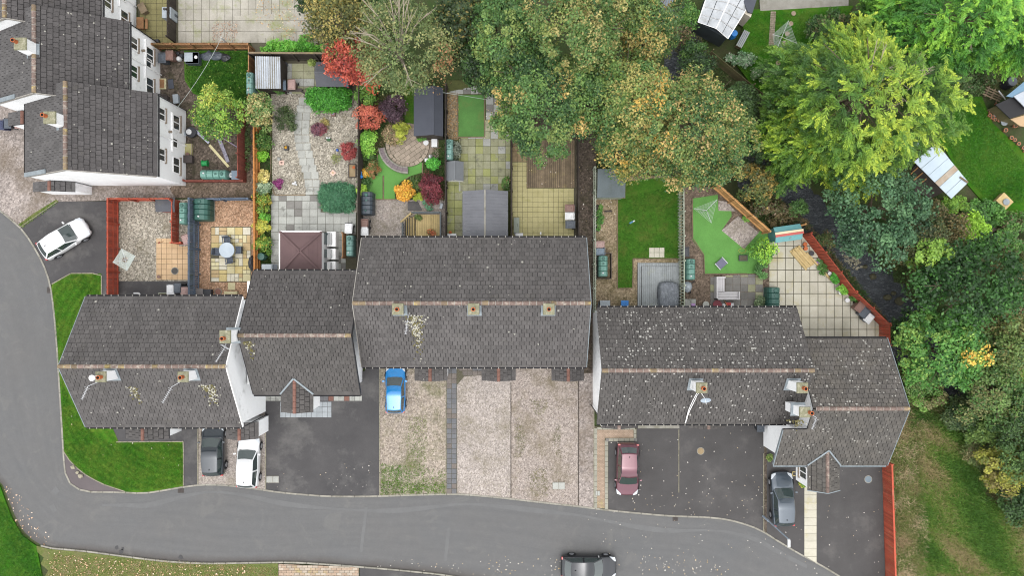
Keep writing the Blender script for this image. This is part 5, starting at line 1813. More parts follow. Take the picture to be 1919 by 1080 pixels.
# ------------------------------------------------------------------ sheds and small buildings
M_felt = mat('grey roof felt', (96, 98, 104), (84, 86, 92), scale=.8, grain=.18, gscale=24, stain=(116, 116, 112), stain_amt=.25)
M_feltblue = mat('slate blue felt', (84, 88, 98), (76, 80, 90), scale=.8, grain=.12, gscale=24)
M_feltgreen = mat('green grey felt', (112, 122, 126), (94, 104, 106), scale=.8, grain=.16, gscale=24, stain=(84, 90, 80), stain_amt=.35)
M_steel = mat('galvanised sheet', (206, 214, 224), (182, 190, 200), scale=1.5, grain=.1, gscale=16, rough=.5, stain=(150, 142, 124), stain_amt=.35, stain_scale=1.2)
def shed(label, u, v, L, w, he, hr, roofm, wallm, rz=0.0, ridge_off=0.0, over=.08, strips=3, trim=None, door='x', name='garden_shed', cat='shed', hz=None, group=None):
 """Small building; ridge along local x. Equal heights make a flat pitched roof. (u, v) is the middle of its roof."""
 p = P(u, v, hz or (he + hr) / 2)
 t = thing(name, label, cat, (p.x, p.y, 0), rz, group)
 ry = ridge_off * w / 2
 q = MB()
 prof = [(-w / 2, -.1), (w / 2, -.1), (w / 2, he - .05), (ry, hr - .06), (-w / 2, he - .05)]
 q.add([(-L / 2, y, z) for y, z in prof] + [(L / 2, y, z) for y, z in prof], [(4, 3, 2, 1, 0), (5, 6, 7, 8, 9)] + [(i, (i + 1) % 5, 5 + (i + 1) % 5, 5 + i) for i in range(5)])
 q.build('wall', wallm, t, world=False)
 for sg, y0 in ((-1, -w / 2), (1, w / 2)):
  for i in range(strips):
   x0 = -L / 2 - over + (L + 2 * over) * i / strips
   x1 = -L / 2 - over + (L + 2 * over) * (i + 1) / strips
   sl_ = (hr - he) / max(.05, abs(y0 - ry))
   ye = y0 + sg * over
   ze_ = he - over * sl_
   dz = .012 * (i % 2) if strips < 9 else .022 * (i % 2)
   a, b_, c, d = (x0, ry, hr + dz), (x1, ry, hr + dz), (x1 - .004, ye, ze_ + dz), (x0 + .004, ye, ze_ + dz)
   q = MB()
   lo = [(x, y, z - .035) for x, y, z in (a, b_, c, d)]
   f_ = [(0, 1, 2, 3), (7, 6, 5, 4), (0, 4, 5, 1), (1, 5, 6, 2), (2, 6, 7, 3), (3, 7, 4, 0)]
   q.add([a, b_, c, d] + lo, f_ if sg < 0 else [g[::-1] for g in f_])
   q.build('roof_sheet', roofm, t, world=False)
 if hr - he > .1:
  q = MB()
  q.box((0, ry, hr - .005), (L + 2 * over, .13, .025))
  q.build('ridge_strip', trim or roofm, t, world=False)
 q = MB()
 if door == 'x':
  q.box((L / 2 + .015, 0, 0), (.03, min(.8, w * .5), he - .15))
 else:
  q.box((0, -w / 2 - .015, 0), (.8, .03, he - .15))
 q.build('door', wallm, t, world=False)
 return t
shed('grey felt shed with one white scratched ridge beside the red maple', 621, 137, 2.35, 1.75, 1.75, 2.25, M_felt, W_shed, 0, strips=2, door='y')
shed('large slate blue felt shed under the birch', 802, 208, 3.6, 2.1, 1.75, 2.3, M_feltblue, W_dark, R(90), strips=1, ridge_off=-.4)
shed('long grey tile sheet shed on the mossy yard', 909, 404, 3.7, 3.35, 2.0, 2.75, mat('grey tile sheet', (126, 128, 134), (110, 112, 118), scale=.8, grain=.12, gscale=20), M_wallw, R(90), strips=15, trim=M_conc)
shed('small grey playhouse with white trim beside the mint tank', 852, 320, 1.35, 1.2, 1.15, 1.55, mat('playhouse roof', (126, 130, 134), (114, 118, 122), scale=.8, grain=.08), M_white, R(90), strips=1)
shed('grey green shed half hidden by the golden tree', 1146, 342, 2.0, 2.1, 1.8, 2.25, M_feltgreen, W_grn, 0, strips=1, ridge_off=.9)
shed('flat roofed red store in the corner of the grey gravel garden', 309, 384, 1.35, .95, 1.05, 1.12, M_felt, W_red, 0, strips=1, door='y')
# turquoise shed with cream and red stripe
t = shed('turquoise shed with a cream and red striped ridge', 1478, 437, 1.95, 1.05, 1.55, 1.85, plastic('turquoise paint', (120, 182, 186)), plastic('turquoise wall', (110, 170, 176)), R(8), strips=1, door='y')
for dy, c_ in ((.08, plastic('cream stripe', (236, 222, 184))), (-.1, plastic('coral stripe', (204, 96, 88)))):
 q = MB()
 q.box((0, dy, 1.84), (2.2, .19, .05))
 q.build('stripe', c_, t, world=False)
q = MB()
q.lathe((.1, -.4, 1.66), [(.07, 0), (.07, .03), (.03, .03)], 10)
q.build('horseshoe', M_lead, t, world=False)
M_valley = mat('painted valley shade', (120, 116, 106), (150, 148, 140), scale=2, grain=.25, gscale=14)  # darker colour paints the rib shading into the sheet valleys
def corrugated(label, c4, z0, z1, m, pitch=.085, amp=.018, sheets=3, frame=True, name='corrugated_shelter', cat='shelter', wallm=None):
 """Corrugated sheet roof on posts; c4: corners in pixels (ridges run from corner 0 to 3)."""
 A, B, C_, D = P(*c4[0], z0), P(*c4[1], z0), P(*c4[2], z1), P(*c4[3], z1)
 t = thing(name, label, cat, ((A.x + C_.x) / 2, (A.y + C_.y) / 2, 0))
 W_ = (B - A).length
 n = max(8, int(W_ / pitch) * 4)
 for s_ in range(sheets):
  q = MB()
  i0, i1 = n * s_ // sheets, n * (s_ + 1) // sheets
  vs = []
  for i in range(i0, i1 + 1):
   f_ = i / n
   z = amp * math.sin(2 * math.pi * f_ * W_ / pitch) + .006 * s_
   for a, b_ in ((A, B), (D, C_)):
    p = a + (b_ - a) * f_
    vs.append((p.x, p.y, p.z + z))
  k = i1 - i0
  f0 = len(q.f)
  q.add(vs + [(x, y, z - .012) for x, y, z in vs], [(2 * i, 2 * i + 1, 2 * i + 3, 2 * i + 2) for i in range(k)] + [(2 * i + 2 * (k + 1) + 2, 2 * i + 2 * (k + 1) + 3, 2 * i + 2 * (k + 1) + 1, 2 * i + 2 * (k + 1)) for i in range(k)])
  for i in range(k):
   if math.sin(2 * math.pi * (i0 + i + .5) / n * W_ / pitch) < -.45:
    q.m[f0 + i] = 1
  q.build('roof_sheet', [m, M_valley], t)
 for p in (A, B, C_, D):
  q = MB()
  c = Vector(((A.x + C_.x) / 2, (A.y + C_.y) / 2, 0))
  w_ = p + (c - Vector((p.x, p.y, 0))) * .08
  q.box((w_.x, w_.y, -.1), (.09, .09, p.z + .06))
  q.build('post', W_shed, t)
 if wallm:
  q = MB()
  pts = [(p.x * .96 + (A.x + C_.x) / 2 * .04, p.y * .96 + (A.y + C_.y) / 2 * .04) for p in (A, B, C_, D)]
  q.prism(pts, -.1, min(z0, z1) - .05)
  q.build('wall', wallm, t)
 return t
corrugated('pale corrugated lean-to roof beside the slab yard', [(478, 105), (525, 106), (526, 166), (479, 166)], 2.0, 1.75, M_steel, pitch=.17, amp=.032, sheets=3, wallm=W_dark)
corrugated('grey corrugated shed roof cut by the top edge between trees', [(1226, -22), (1268, -24), (1254, 30), (1216, 22)], 2.6, 2.4, mat('grey corrugated', (140, 150, 160), (120, 130, 140), scale=1.5, grain=.1), pitch=.2, amp=.03, sheets=3, wallm=M_wallw)
# white sheeted shelter on the allotment
M_shelt = mat('pale blue sheet', (204, 220, 232), (190, 208, 222), scale=1.2, grain=.05, rough=.5)
M_rust = mat('rusty sheet', (196, 186, 172), (172, 152, 128), scale=3, grain=.15, stretch=(1, 1, 1))
t = thing('sheet_shelter', 'pale blue sheet roof of a shelter beside the far lawn', 'shelter', P(1765, 320, 0))
q4 = [P(1755, 268, 2.3), P(1815, 342, 2.1), P(1783, 373, 2.0), P(1713, 303, 2.2)]
for i, (f0, f1, mm) in enumerate(((0, .19, M_shelt), (.19, .38, M_shelt), (.38, .56, M_shelt), (.56, .68, M_rust), (.68, .86, M_shelt), (.86, 1.0, M_shelt))):
 a, b_ = q4[0] + (q4[1] - q4[0]) * f0, q4[0] + (q4[1] - q4[0]) * (f1 - .006)
 d, c = q4[3] + (q4[2] - q4[3]) * f0, q4[3] + (q4[2] - q4[3]) * (f1 - .006)
 q = MB()
 up = Vector((0, 0, .012 * (i % 2)))
 q.add([a + up, b_ + up, c + up, d + up] + [x + up - Vector((0, 0, .02)) for x in (a, b_, c, d)], [(3, 2, 1, 0), (4, 5, 6, 7), (0, 1, 5, 4), (1, 2, 6, 5), (2, 3, 7, 6), (3, 0, 4, 7)])
 q.build('roof_sheet', mm, t)
for p in q4:
 c = P(1765, 320, 0)
 q = MB()
 w_ = p + (Vector((c.x, c.y, p.z)) - p) * .06
 q.box((w_.x, w_.y, -.12), (.09, .09, p.z + .1))
 q.build('post', W_old, t)
q = MB()
a = P(1806, 337, 2.15)
q.box((a.x, a.y, 2.14), (.75, .14, .05), R(-35))
q.build('loose_board', W_deck, t)
pl = thing('timber_platform', 'dark timber boards with pale rails beside the sheet shelter', 'platform', P(1730, 345, 0))
q = MB()
q.prism(px([(1708, 318), (1720, 305), (1768, 360), (1745, 372), (1715, 360)]), -.15, .05)
q.build('boards', W_dark, pl)
for (a, b_) in (((1707, 326), (1720, 314)), ((1712, 338), (1729, 324)), ((1722, 346), (1736, 335))):
 q = MB()
 q.tube(P(*a, .12), P(*b_, .12), .05, n=6)
 q.build('rail', W_tan, pl)
# greenhouse and hut at the top
M_poly = mat('polycarbonate sheet', (214, 218, 222), (176, 182, 188), scale=1.4, grain=.06, rough=.35, stain=(132, 132, 124), stain_amt=.4, stain_scale=1.0)
t = thing('greenhouse', 'white glazed greenhouse with a dark lower front at the top edge', 'greenhouse', P(1360, 30, 0))
rg0, rg1 = P(1372, -12, 2.6), P(1342, 53, 2.6)
le0, le1 = P(1328, -18, 2.0), P(1308, 41, 2.0)
re0, re1 = P(1408, 2, 2.0), P(1364, 72, 2.0)
for (a0, a1, b0, b1, n_) in ((rg0, rg1, le0, le1, 4), (rg0, rg1, re0, re1, 4)):
 for i in range(n_):
  for j in range(2):
   f0, f1 = i / n_ + .012, (i + 1) / n_ - .012
   g0, g1 = j / 2 + .015, (j + 1) / 2 - .015
   def pt_(f, g):
    a = a0 + (a1 - a0) * f
    b = b0 + (b1 - b0) * f
    return a + (b - a) * g
   q = MB()
   vs = [pt_(f0, g0), pt_(f1, g0), pt_(f1, g1), pt_(f0, g1)]
   q.add(vs + [x - Vector((0, 0, .02)) for x in vs], [(0, 1, 2, 3), (7, 6, 5, 4), (0, 4, 5, 1), (1, 5, 6, 2), (2, 6, 7, 3), (3, 7, 4, 0)])
   q.build('pane', M_poly, t)
  q = MB()
  for f in (i / n_, (i + 1) / n_):
   q.tube(a0 + (a1 - a0) * f, b0 + (b1 - b0) * f, .022, n=4)
  q.build('glazing_bar', M_white, t)
q = MB()
q.tube(rg0, rg1, .04, n=5)
for a, b_ in ((le0, le1), (re0, re1)):
 q.tube(a, b_, .035, n=5)
q.build('frame', M_white, t)
q = MB()
gl = [(le0 + (re0 - le0) * .03), (re0 + (le0 - re0) * .03), (re1 + (le1 - re1) * .03), (le1 + (re1 - le1) * .03)]
q.prism([(p.x, p.y) for p in gl], -.1, 1.93)
q.build('wall', mat('dark glazing', (70, 78, 84), (52, 58, 62), scale=1.5, grain=.1, rough=.3), t)
t = thing('garden_hut', 'dark roofed cream hut at the top edge behind the greenhouse', 'hut', P(1410, 0, 0))
q = MB()
q.prism(px([(1380, -14), (1420, -14), (1407, 32), (1394, 24)], 1.9), -.1, 1.9)
q.build('wall', mat('cream wall', (220, 212, 196), (206, 198, 180), scale=1, grain=.05), t)
q = MB()
q.prism(px([(1382, -26), (1426, -26), (1410, 24), (1402, 22)], 2.2), 2.05, 2.2)
q.build('roof', M_feltblue, t)
# allotment hut on the right edge
t = thing('allotment_hut', 'patched allotment hut with black felt and blue sheets at the right edge', 'hut', P(1910, 195, 0))
for nm, poly, z, mm in (('felt_panel', [(1866, 196), (1898, 181), (1935, 208), (1893, 222)], 2.0, M_black), ('blue_sheet', [(1886, 180), (1925, 148), (1945, 165), (1898, 182)], 2.2, plastic('pale blue paint', (120, 158, 186))), ('pale_sheet', [(1900, 180), (1940, 160), (1945, 200), (1922, 202)], 2.25, M_steel), ('board_panel', [(1894, 223), (1925, 214), (1940, 240), (1912, 236)], 1.6, M_patiotan)):
 q = MB()
 q.prism(px(poly, z), z - .08, z)
 q.build(nm, mm, t)
q = MB()
q.prism(px([(1872, 197), (1900, 184), (1940, 170), (1940, 232), (1896, 220)], 1.5), -.1, 1.5)
q.build('wall', W_old, t)
# sun room on the back of house B
M_sunroof = mat('brown tile sheet', (116, 94, 94), (104, 84, 85), scale=.7, grain=.08, gscale=20, piece=.04)
t = thing('sun_room', 'square sun room with a brown hipped roof and white window wall', 'sun room', P(564, 471, 0))
zl, zh = 2.5, 3.3
c4 = [P(525, 435, zl), P(603, 435, zl), P(603, 512, zl), P(525, 512, zl)]
ap = P(562, 471, zh)
for i in range(4):
 a, b_ = c4[i], c4[(i + 1) % 4]
 for k in range(5):
  f0, f1 = k / 5, (k + 1) / 5
  vs = [a + (ap - a) * f0, b_ + (ap - b_) * f0, b_ + (ap - b_) * f1, a + (ap - a) * f1]
  vs = [x + Vector((0, 0, .03 if j < 2 else .012)) for j, x in enumerate(vs)]
  q = MB()
  q.add(vs + [x - Vector((0, 0, .035)) for x in vs], [(3, 2, 1, 0), (4, 5, 6, 7), (0, 1, 5, 4), (1, 2, 6, 5), (2, 3, 7, 6), (3, 0, 4, 7)])
  q.build('roof_sheet', M_sunroof, t)
 q = MB()
 q.tube(a + Vector((0, 0, .04)), ap + Vector((0, 0, .04)), .1, n=8)
 q.build('hip', M_sunroof, t)
q = MB()
q.prism([(p.x * .985 + ap.x * .015, p.y * .985 + ap.y * .015) for p in c4], -.1, zl - .08)
q.build('wall', M_white, t)
for a, b_ in ((c4[0], c4[1]), (c4[0], c4[3])):
 q = MB()
 d = b_ - a
 c = (a + b_) / 2
 q.box((c.x - (.05 if d.y else 0), c.y + (.05 if d.x else 0), zl - .1), (max(.09, abs(d.x)), max(.09, abs(d.y)), .12))
 q.build('fascia', M_white, t)
xw = c4[1].x
for y0, y1 in ((434, 462), (466, 486), (490, 511)):
 ya, yb = P(0, y0, 1.2).y, P(0, y1, 1.2).y
 q = MB()
 q.box((xw + .35, (ya + yb) / 2, -.1), (.7, ya - yb, 1.1))
 q.build('bay_wall', M_white, t)
 q = MB()
 q.box((xw + .22, (ya + yb) / 2, 1.0), (.44, (ya - yb) * .8, .75))
 q.build('pane', M_winglass, t)
 q = MB()
 q.box((xw + .5, (ya + yb) / 2, 1.0), (.34, ya - yb, .1))
 q.build('sill', M_white, t)
# ------------------------------------------------------------------ washing lines
M_alu = mat('bright metal', (216, 220, 222), (196, 200, 204), scale=3, grain=.05, rough=.35, metal=.2)
M_line = mat('plastic line', (204, 214, 208), (188, 198, 192), scale=3, grain=.05)
def rotary(label, u, v, tips, zt, zh, loops, folded=False, group='rotary clothes dryers'):
 """Rotary dryer; tips: pixel ends of the arms, zt their height, zh the hub height."""
 p = P(u, v, zh)
 t = thing('rotary_dryer', label, 'clothes dryer', (p.x, p.y, 0), 0, group)
 q = MB()
 q.tube((p.x, p.y, -.1), (p.x, p.y, zh + .05), .025)
 q.build('pole', M_alu, t)
 T = [P(a, b, zt) for a, b in tips]
 hub = Vector((p.x, p.y, zh))
 for x in T:
  q = MB()
  q.tube(hub, x, .024 if not folded else .018, .018, n=6)
  q.build('arm', M_alu, t)
 q = MB()
 for k in range(loops):
  f = .35 + .63 * k / max(1, loops - 1)
  pts = [hub + (x - hub) * f for x in T]
  for i in range(len(pts)):
   q.tube(pts[i], pts[(i + 1) % len(pts)], .009 if not folded else .014, n=4)
 o = q.build('line', M_line, t)
 o['kind'] = 'stuff'
rotary('four armed rotary dryer standing on the allotment lawn', 1465, 69, [(1478, 38), (1494, 81), (1453, 99), (1448, 64)], 1.9, 1.55, 8)
rotary('three armed rotary dryer above the artificial turf', 1324, 394, [(1344, 374), (1300, 391), (1333, 418)], 1.9, 1.6, 5)
rotary('square grey rotary dryer leaning over the red fence', 235, 487, [(228, 466), (254, 480), (238, 508), (211, 492)], 2.0, 1.75, 12, True)
t = thing('clothes_pole', 'slim clothes pole with a line stretched to the lane house', 'clothes pole', P(436, 89, 0))
q = MB()
q.tube(P(436, 89, -.1), P(436, 89, 0) + Vector((0, 0, 2.3)), .04)
q.build('pole', M_alu, t)
q = MB()
e0 = P(436, 89, 0) + Vector((0, 0, 2.25))
e1 = P(331, 203, 2.1)
q.path([e0 + (e1 - e0) * f - Vector((0, 0, .35 * 4 * f * (1 - f))) for f in np.linspace(0, 1, 9)], .014, 5)
q.build('line', M_line, t)
t = thing('clothes_line', 'thin line from the black shed across the small green turf', 'clothes line', P(832, 173, 1.9))
q = MB()
q.path([P(830, 173, 1.9), P(868, 179, 1.75), P(910, 186, 1.9)], .014, 5)
q.build('line', M_line, t)
# ------------------------------------------------------------------ street lamp
bpos = P(1430, 968, 0)
t = thing('street_lamp', 'pale grey street lamp rising from the strip between two drives', 'street lamp', bpos)
M_lamp = mat('galvanised pole', (176, 190, 204), (158, 172, 188), scale=2, grain=.06, rough=.5)
q = MB()
q.tube((bpos.x, bpos.y, -.1), (bpos.x, bpos.y, 1.2), .085)
q.build('base', M_lamp, t)
q = MB()
q.tube((bpos.x, bpos.y, 1.2), (bpos.x, bpos.y, 5.4), .055, .045)
q.build('pole', M_lamp, t)
q = MB()
q.box((bpos.x + .0, bpos.y - .28, 5.38), (.2, .62, .12), 0, taper=.8)
q.build('lantern', B_white, t)
# ------------------------------------------------------------------ garden furniture
M_rattan = mat('charcoal rattan', (96, 104, 116), (78, 86, 98), scale=6, grain=.2, gscale=40)
tp = P(425, 469, .74)
t = thing('garden_table', 'round pale grey table among four chairs on the flagstones', 'table', (tp.x, tp.y, 0.03))
q = MB()
q.lathe((0, 0, .7), [(.60, 0), (.61, .03), (.59, .045)], 32)
q.build('table_top', mat('table top', (188, 200, 210), (172, 186, 198), scale=1.5, grain=.05, rough=.4), t, world=False)
q = MB()
q.lathe((0, 0, 0), [(.3, 0), (.3, .04), (.05, .08), (.05, .7)], 14)
q.build('pedestal', M_rattan, t, world=False)
def chair(label, u, v, rz, group='four chairs round the pale table'):
 p = P(u, v, .5)
 t = thing('garden_chair', label, 'chair', (p.x, p.y, .03), rz, group)
 q = MB()
 q.box((0, 0, .38), (.5, .5, .07))
 q.build('seat', M_rattan, t, world=False, bevel=.02)
 q = MB()
 q.box((0, .25, .4), (.54, .07, .46), shift=(0, .07))
 q.build('backrest', M_rattan, t, world=False, bevel=.02)
 for s_ in (-1, 1):
  q = MB()
  q.box((s_ * .27, .02, .58), (.06, .5, .04))
  q.build('armrest', M_rattan, t, world=False)
  for k in (-1, 1):
   q = MB()
   q.box((s_ * .24, k * .2, 0), (.045, .045, .58 if k < 0 else .4))
   q.build('leg', M_rattan, t, world=False)
 return t
ch = chair('charcoal chair on the house side of the pale table', 430, 487, R(180 + 10))
for u_, v_, a_, l_ in ((425, 451, 5, 'charcoal chair on the lane side of the pale table'), (447, 469, -90, 'charcoal chair on the right of the pale table'), (408, 472, 85, 'charcoal chair on the left of the pale table')):
 p = P(u_, v_, .5)
 dup(ch, (p.x, p.y, .03), R(a_), l_, 'four chairs round the pale table')
# corner sofa
M_sofa = mat('pale grey sofa', (214, 212, 214), (200, 198, 200), scale=2, grain=.05)
sp = P(1345, 541, .4)
t = thing('corner_bench', 'pale grey L shaped garden bench on the dark slabs', 'bench', P(1345, 541, 0))
for (u0, v0, u1, v1), nm in (((1345, 521, 1358, 548), 'seat_board'), ((1345, 547, 1387, 561), 'seat_board')):
 a, b_ = P(u0, v0, .42), P(u1, v1, .42)
 n_ = 3
 horiz = (b_.x - a.x) > abs(b_.y - a.y)
 for i in range(n_):
  q = MB()
  if horiz:
   y0 = a.y + (b_.y - a.y) * i / n_
   y1 = a.y + (b_.y - a.y) * (i + 1) / n_
   q.box(((a.x + b_.x) / 2, (y0 + y1) / 2, .34), (b_.x - a.x, abs(y1 - y0) - .02, .08))
  else:
   x0 = a.x + (b_.x - a.x) * i / n_
   x1 = a.x + (b_.x - a.x) * (i + 1) / n_
   q.box(((x0 + x1) / 2, (a.y + b_.y) / 2, .34), (x1 - x0 - .02, abs(b_.y - a.y), .08))
  q.build(nm, M_sofa, t)
for (u0, v0, u1, v1), h_ in (((1343, 519, 1345.5, 562), .72), ((1343, 560, 1387, 562), .72), ((1345, 519, 1360, 521.5), .6), ((1384.5, 547, 1387, 561), .6)):
 a, b_ = P(u0, v0, h_), P(u1, v1, h_)
 q = MB()
 q.box(((a.x + b_.x) / 2, (a.y + b_.y) / 2, 0), (abs(b_.x - a.x), abs(b_.y - a.y), h_))
 q.build('backrest', M_sofa, t)
# covered furniture
M_cover = mat('grey cover', (146, 152, 160), (122, 128, 136), scale=2, grain=.08, rough=.6, bmp=.0)
M_cover.node_tree.nodes['Principled BSDF'].inputs['Roughness'].default_value = .55
nt = M_cover.node_tree
bump(nt, nt.nodes['Principled BSDF'], noise(nt, scaled(nt, pos(nt), (1.2, .5, 1)), 4.5, 3, .5, 2.5), 1.0, .16)
p_ = P(1254, 553, 1.0)
t = thing('covered_furniture', 'garden furniture wrapped in a creased grey cover on the deck', 'furniture cover', (p_.x, p_.y, .3))
q = MB()
n_ = 26
rngs = [(0, 1.0), (.35, 1.0), (.72, .97), (.86, .9), (.92, .74), (.95, .45), (.9, .2)]
for z, r_ in rngs:
 for i in range(n_):
  a = 2 * math.pi * i / n_
  e = 4.5
  cx_, sy_ = abs(math.cos(a)) ** (2 / e) * math.copysign(1, math.cos(a)), abs(math.sin(a)) ** (2 / e) * math.copysign(1, math.sin(a))
  w_ = 1 + (.05 * math.sin(9 * a) + .03 * math.sin(17 * a + 1)) * (1 - z * .6)
  q.v.append((.8 * r_ * cx_ * w_, 1.05 * r_ * sy_ * w_, z + .05 * math.sin(3 * a + z * 5) * r_ + random.uniform(-.02, .02)))
for j in range(len(rngs) - 1):
 for i in range(n_):
  q.f.append((j * n_ + i, j * n_ + (i + 1) % n_, (j + 1) * n_ + (i + 1) % n_, (j + 1) * n_ + i))
q.f.append(tuple(range((len(rngs) - 1) * n_, len(rngs) * n_)))
q.m = [0] * len(q.f)
q.build('cover', M_cover, t, world=False, smooth=True, subsurf=1)
q = MB()
q.path([(.82 * math.cos(a), 1.07 * math.sin(a), .06) for a in np.linspace(0, 2 * math.pi, 20)], .02, 5)
q.build('hem_cord', M_black, t, world=False)
def simple(name, label, cat, u, v, z, parts, rz=0.0, group=None):
 """Small thing from a few shaped boxes and turned pieces: parts = (name, kind, args, material)."""
 p = P(u, v, z)
 t = thing(name, label, cat, (p.x, p.y, .03), rz, group)
 for nm, kind, args, mm in parts:
  q = MB()
  if kind == 'box':
   q.box(*args)
  elif kind == 'lathe':
   q.lathe(*args)
  elif kind == 'tube':
   q.tube(*args)
  elif kind == 'blob':
   q.blob(*args)
  q.build(nm, mm, t, world=False)
 return t
LID = plastic('pale grey lid', (176, 186, 194))
BLUE = plastic('bright blue', (40, 132, 214))
simple('storage_box', 'low pale grey storage box half under the eave beside navy fence', 'box', 374, 549, .6, [('body', 'box', ((-.25, 0, 0), (1.0, .6, .55)), plastic('taupe box', (138, 132, 130))), ('side_table', 'box', ((.55, 0, 0), (.6, .55, .5)), B_black), ('lid', 'box', ((-.25, 0, .55), (1.04, .64, .05)), plastic('taupe box', (0, 0, 0)))])
simple('garden_bench', 'short cream bench against the house by the flagstones', 'bench', 432, 549, .45, [('seat', 'box', ((0, 0, .38), (1.0, .22, .05)), M_sand[0]), ('leg', 'box', ((-.42, 0, 0), (.06, .2, .38)), M_sand[0]), ('leg', 'box', ((.42, 0, 0), (.06, .2, .38)), M_sand[0])])
simple('barbecue', 'grey lidded barbecue beside the brown roofed sun room', 'barbecue', 501, 501, .8, [('body', 'box', ((0, 0, .5), (.9, .5, .3)), LID), ('lid', 'box', ((0, 0, .8), (.9, .5, .14), 0, 0, .86), LID), ('cabinet', 'box', ((0, 0, .0), (.8, .45, .5)), B_grey), ('side_table', 'box', ((.6, 0, .7), (.32, .45, .04)), B_grey)])
simple('covered_bundle', 'dark cover bundled against the orange fence', 'cover', 470, 492, .8, [('cover', 'blob', ((0, 0, .45), .28, .65, .55), B_black), ('cord', 'lathe', ((0, 0, .1), [(.3, 0), (.3, .03)], 10), B_grey)])
simple('water_butt', 'green water butt at the end of the orange fence', 'water butt', 489, 481, .9, [('barrel', 'lathe', ((0, 0, 0), [(.25, 0), (.3, .4), (.26, .88)], 14), T_dark), ('lid', 'lathe', ((0, 0, .88), [(.28, 0), (.28, .04), (.1, .07)], 14), T_dark)])
simple('storage_box', 'pale grey topped box beside the terrace alley gate', 'box', 1134, 571, .7, [('body', 'box', ((0, 0, 0), (.75, .6, .6)), B_grey), ('lid', 'box', ((0, 0, .6), (.8, .64, .06)), LID), ('handle', 'tube', ((-.5, -.2, .5), (-.5, .2, .5), .04), B_grey)])
simple('recycling_box', 'bright blue box beside the grey deck', 'box', 1171, 571, .45, [('body', 'box', ((0, 0, 0), (.5, .55, .36), 0, 0, 1.08), BLUE), ('rim', 'box', ((0, 0, .36), (.58, .64, .05)), BLUE), ('handle', 'box', ((0, .1, .41), (.3, .05, .04)), BLUE)])
simple('lounger_frame', 'grey folding stool lying on the artificial turf', 'stool', 1352, 494, .3, [('seat', 'box', ((0, 0, .22), (.62, .72, .04)), plastic('violet grey fabric', (104, 104, 130))), ('rail', 'box', ((0, .38, .2), (.66, .06, .06)), M_alu), ('rail', 'box', ((0, -.38, .2), (.66, .06, .06)), M_alu), ('leg', 'box', ((.28, .3, 0), (.05, .05, .2)), M_alu), ('leg', 'box', ((-.28, -.3, 0), (.05, .05, .2)), M_alu)], R(-48))
simple('water_trough', 'small black tub of soil on the turf by the bright shrub', 'tub', 1393, 484, .25, [('tub', 'box', ((0, 0, 0), (.62, .42, .24), 0, 0, 1.1), B_black), ('soil', 'box', ((0, 0, .2), (.56, .36, .05)), M_joint), ('rim', 'box', ((0, .22, .22), (.7, .04, .04)), B_black)])
simple('hose_coil', 'yellow hose coil on the turf above the black tub', 'hose', 1391, 470, .05, [('coil', 'tube', ((.3 * math.cos(0.6 * i), .18 * math.sin(.6 * i), .02 + .003 * i), (.3 * math.cos(.6 * (i + 1)), .18 * math.sin(.6 * (i + 1)), .02 + .003 * (i + 1)), .018, .018, 5), plastic('yellow hose', (190, 190, 90))) for i in range(12)])
simple('kettle_barbecue', 'silver grey wrapped barbecue by the slatted fence', 'barbecue', 1289, 538, .8, [('cover', 'blob', ((0, 0, .5), .38, .42, .5), LID), ('leg', 'tube', ((.3, .2, .4), (.75, .5, 0), .03), B_black), ('leg', 'tube', ((.3, -.2, .4), (.4, -.5, 0), .03), B_black)])
simple('storage_box', 'pale stone box with a lilac toy on top beside the eave', 'box', 1294, 569, .5, [('body', 'box', ((0, 0, 0), (.8, .65, .45)), M_slabgrey), ('toy', 'box', ((.2, -.15, .45), (.3, .3, .12)), plastic('lilac', (190, 150, 206))), ('lid', 'box', ((0, 0, .45), (.84, .69, .02)), M_slabgrey)])
simple('toy_pile', 'red and white toys heaped by the back wall below the bench', 'toys', 1355, 571, .3, [('tub', 'lathe', ((-.45, 0, 0), [(.3, 0), (.36, .28)], 12), plastic('dark red', (130, 40, 56))), ('ball', 'blob', ((.1, -.05, .12), .16, .16, .16), B_white), ('truck', 'box', ((.45, .05, 0), (.4, .22, .22)), plastic('toy red', (190, 50, 48))), ('truck_cab', 'box', ((.75, .0, 0), (.2, .22, .25)), B_white), ('pole', 'tube', ((.2, .3, 0), (.35, -.25, .5), .025), W_tan)])
simple('garden_urn', 'grey stone urn near the back wall of the lichen roof', 'urn', 1323, 571, .4, [('bowl', 'lathe', ((0, 0, .1), [(.1, 0), (.25, .2), (.26, .3), (.2, .3)], 14), M_slabgrey), ('foot', 'lathe', ((0, 0, 0), [(.16, 0), (.1, .1)], 12), M_slabgrey)])
simple('garden_table', 'small white table next to the black shed door', 'table', 814, 268, .5, [('top', 'box', ((0, 0, .46), (.45, .62, .04)), B_white), ('leg', 'box', ((-.18, -.26, 0), (.05, .05, .46)), B_white), ('leg', 'box', ((.18, .26, 0), (.05, .05, .46)), B_white), ('leg', 'box', ((.18, -.26, 0), (.05, .05, .46)), B_white), ('leg', 'box', ((-.18, .26, 0), (.05, .05, .46)), B_white)])
simple('plant_pot', 'round white rimmed pot beside the stone patio', 'pot', 798, 267, .4, [('pot', 'lathe', ((0, 0, 0), [(.15, 0), (.21, .32), (.21, .34), (.17, .34)], 16), B_white), ('soil', 'lathe', ((0, 0, .3), [(.17, 0), (.16, .02)], 12), M_joint)])
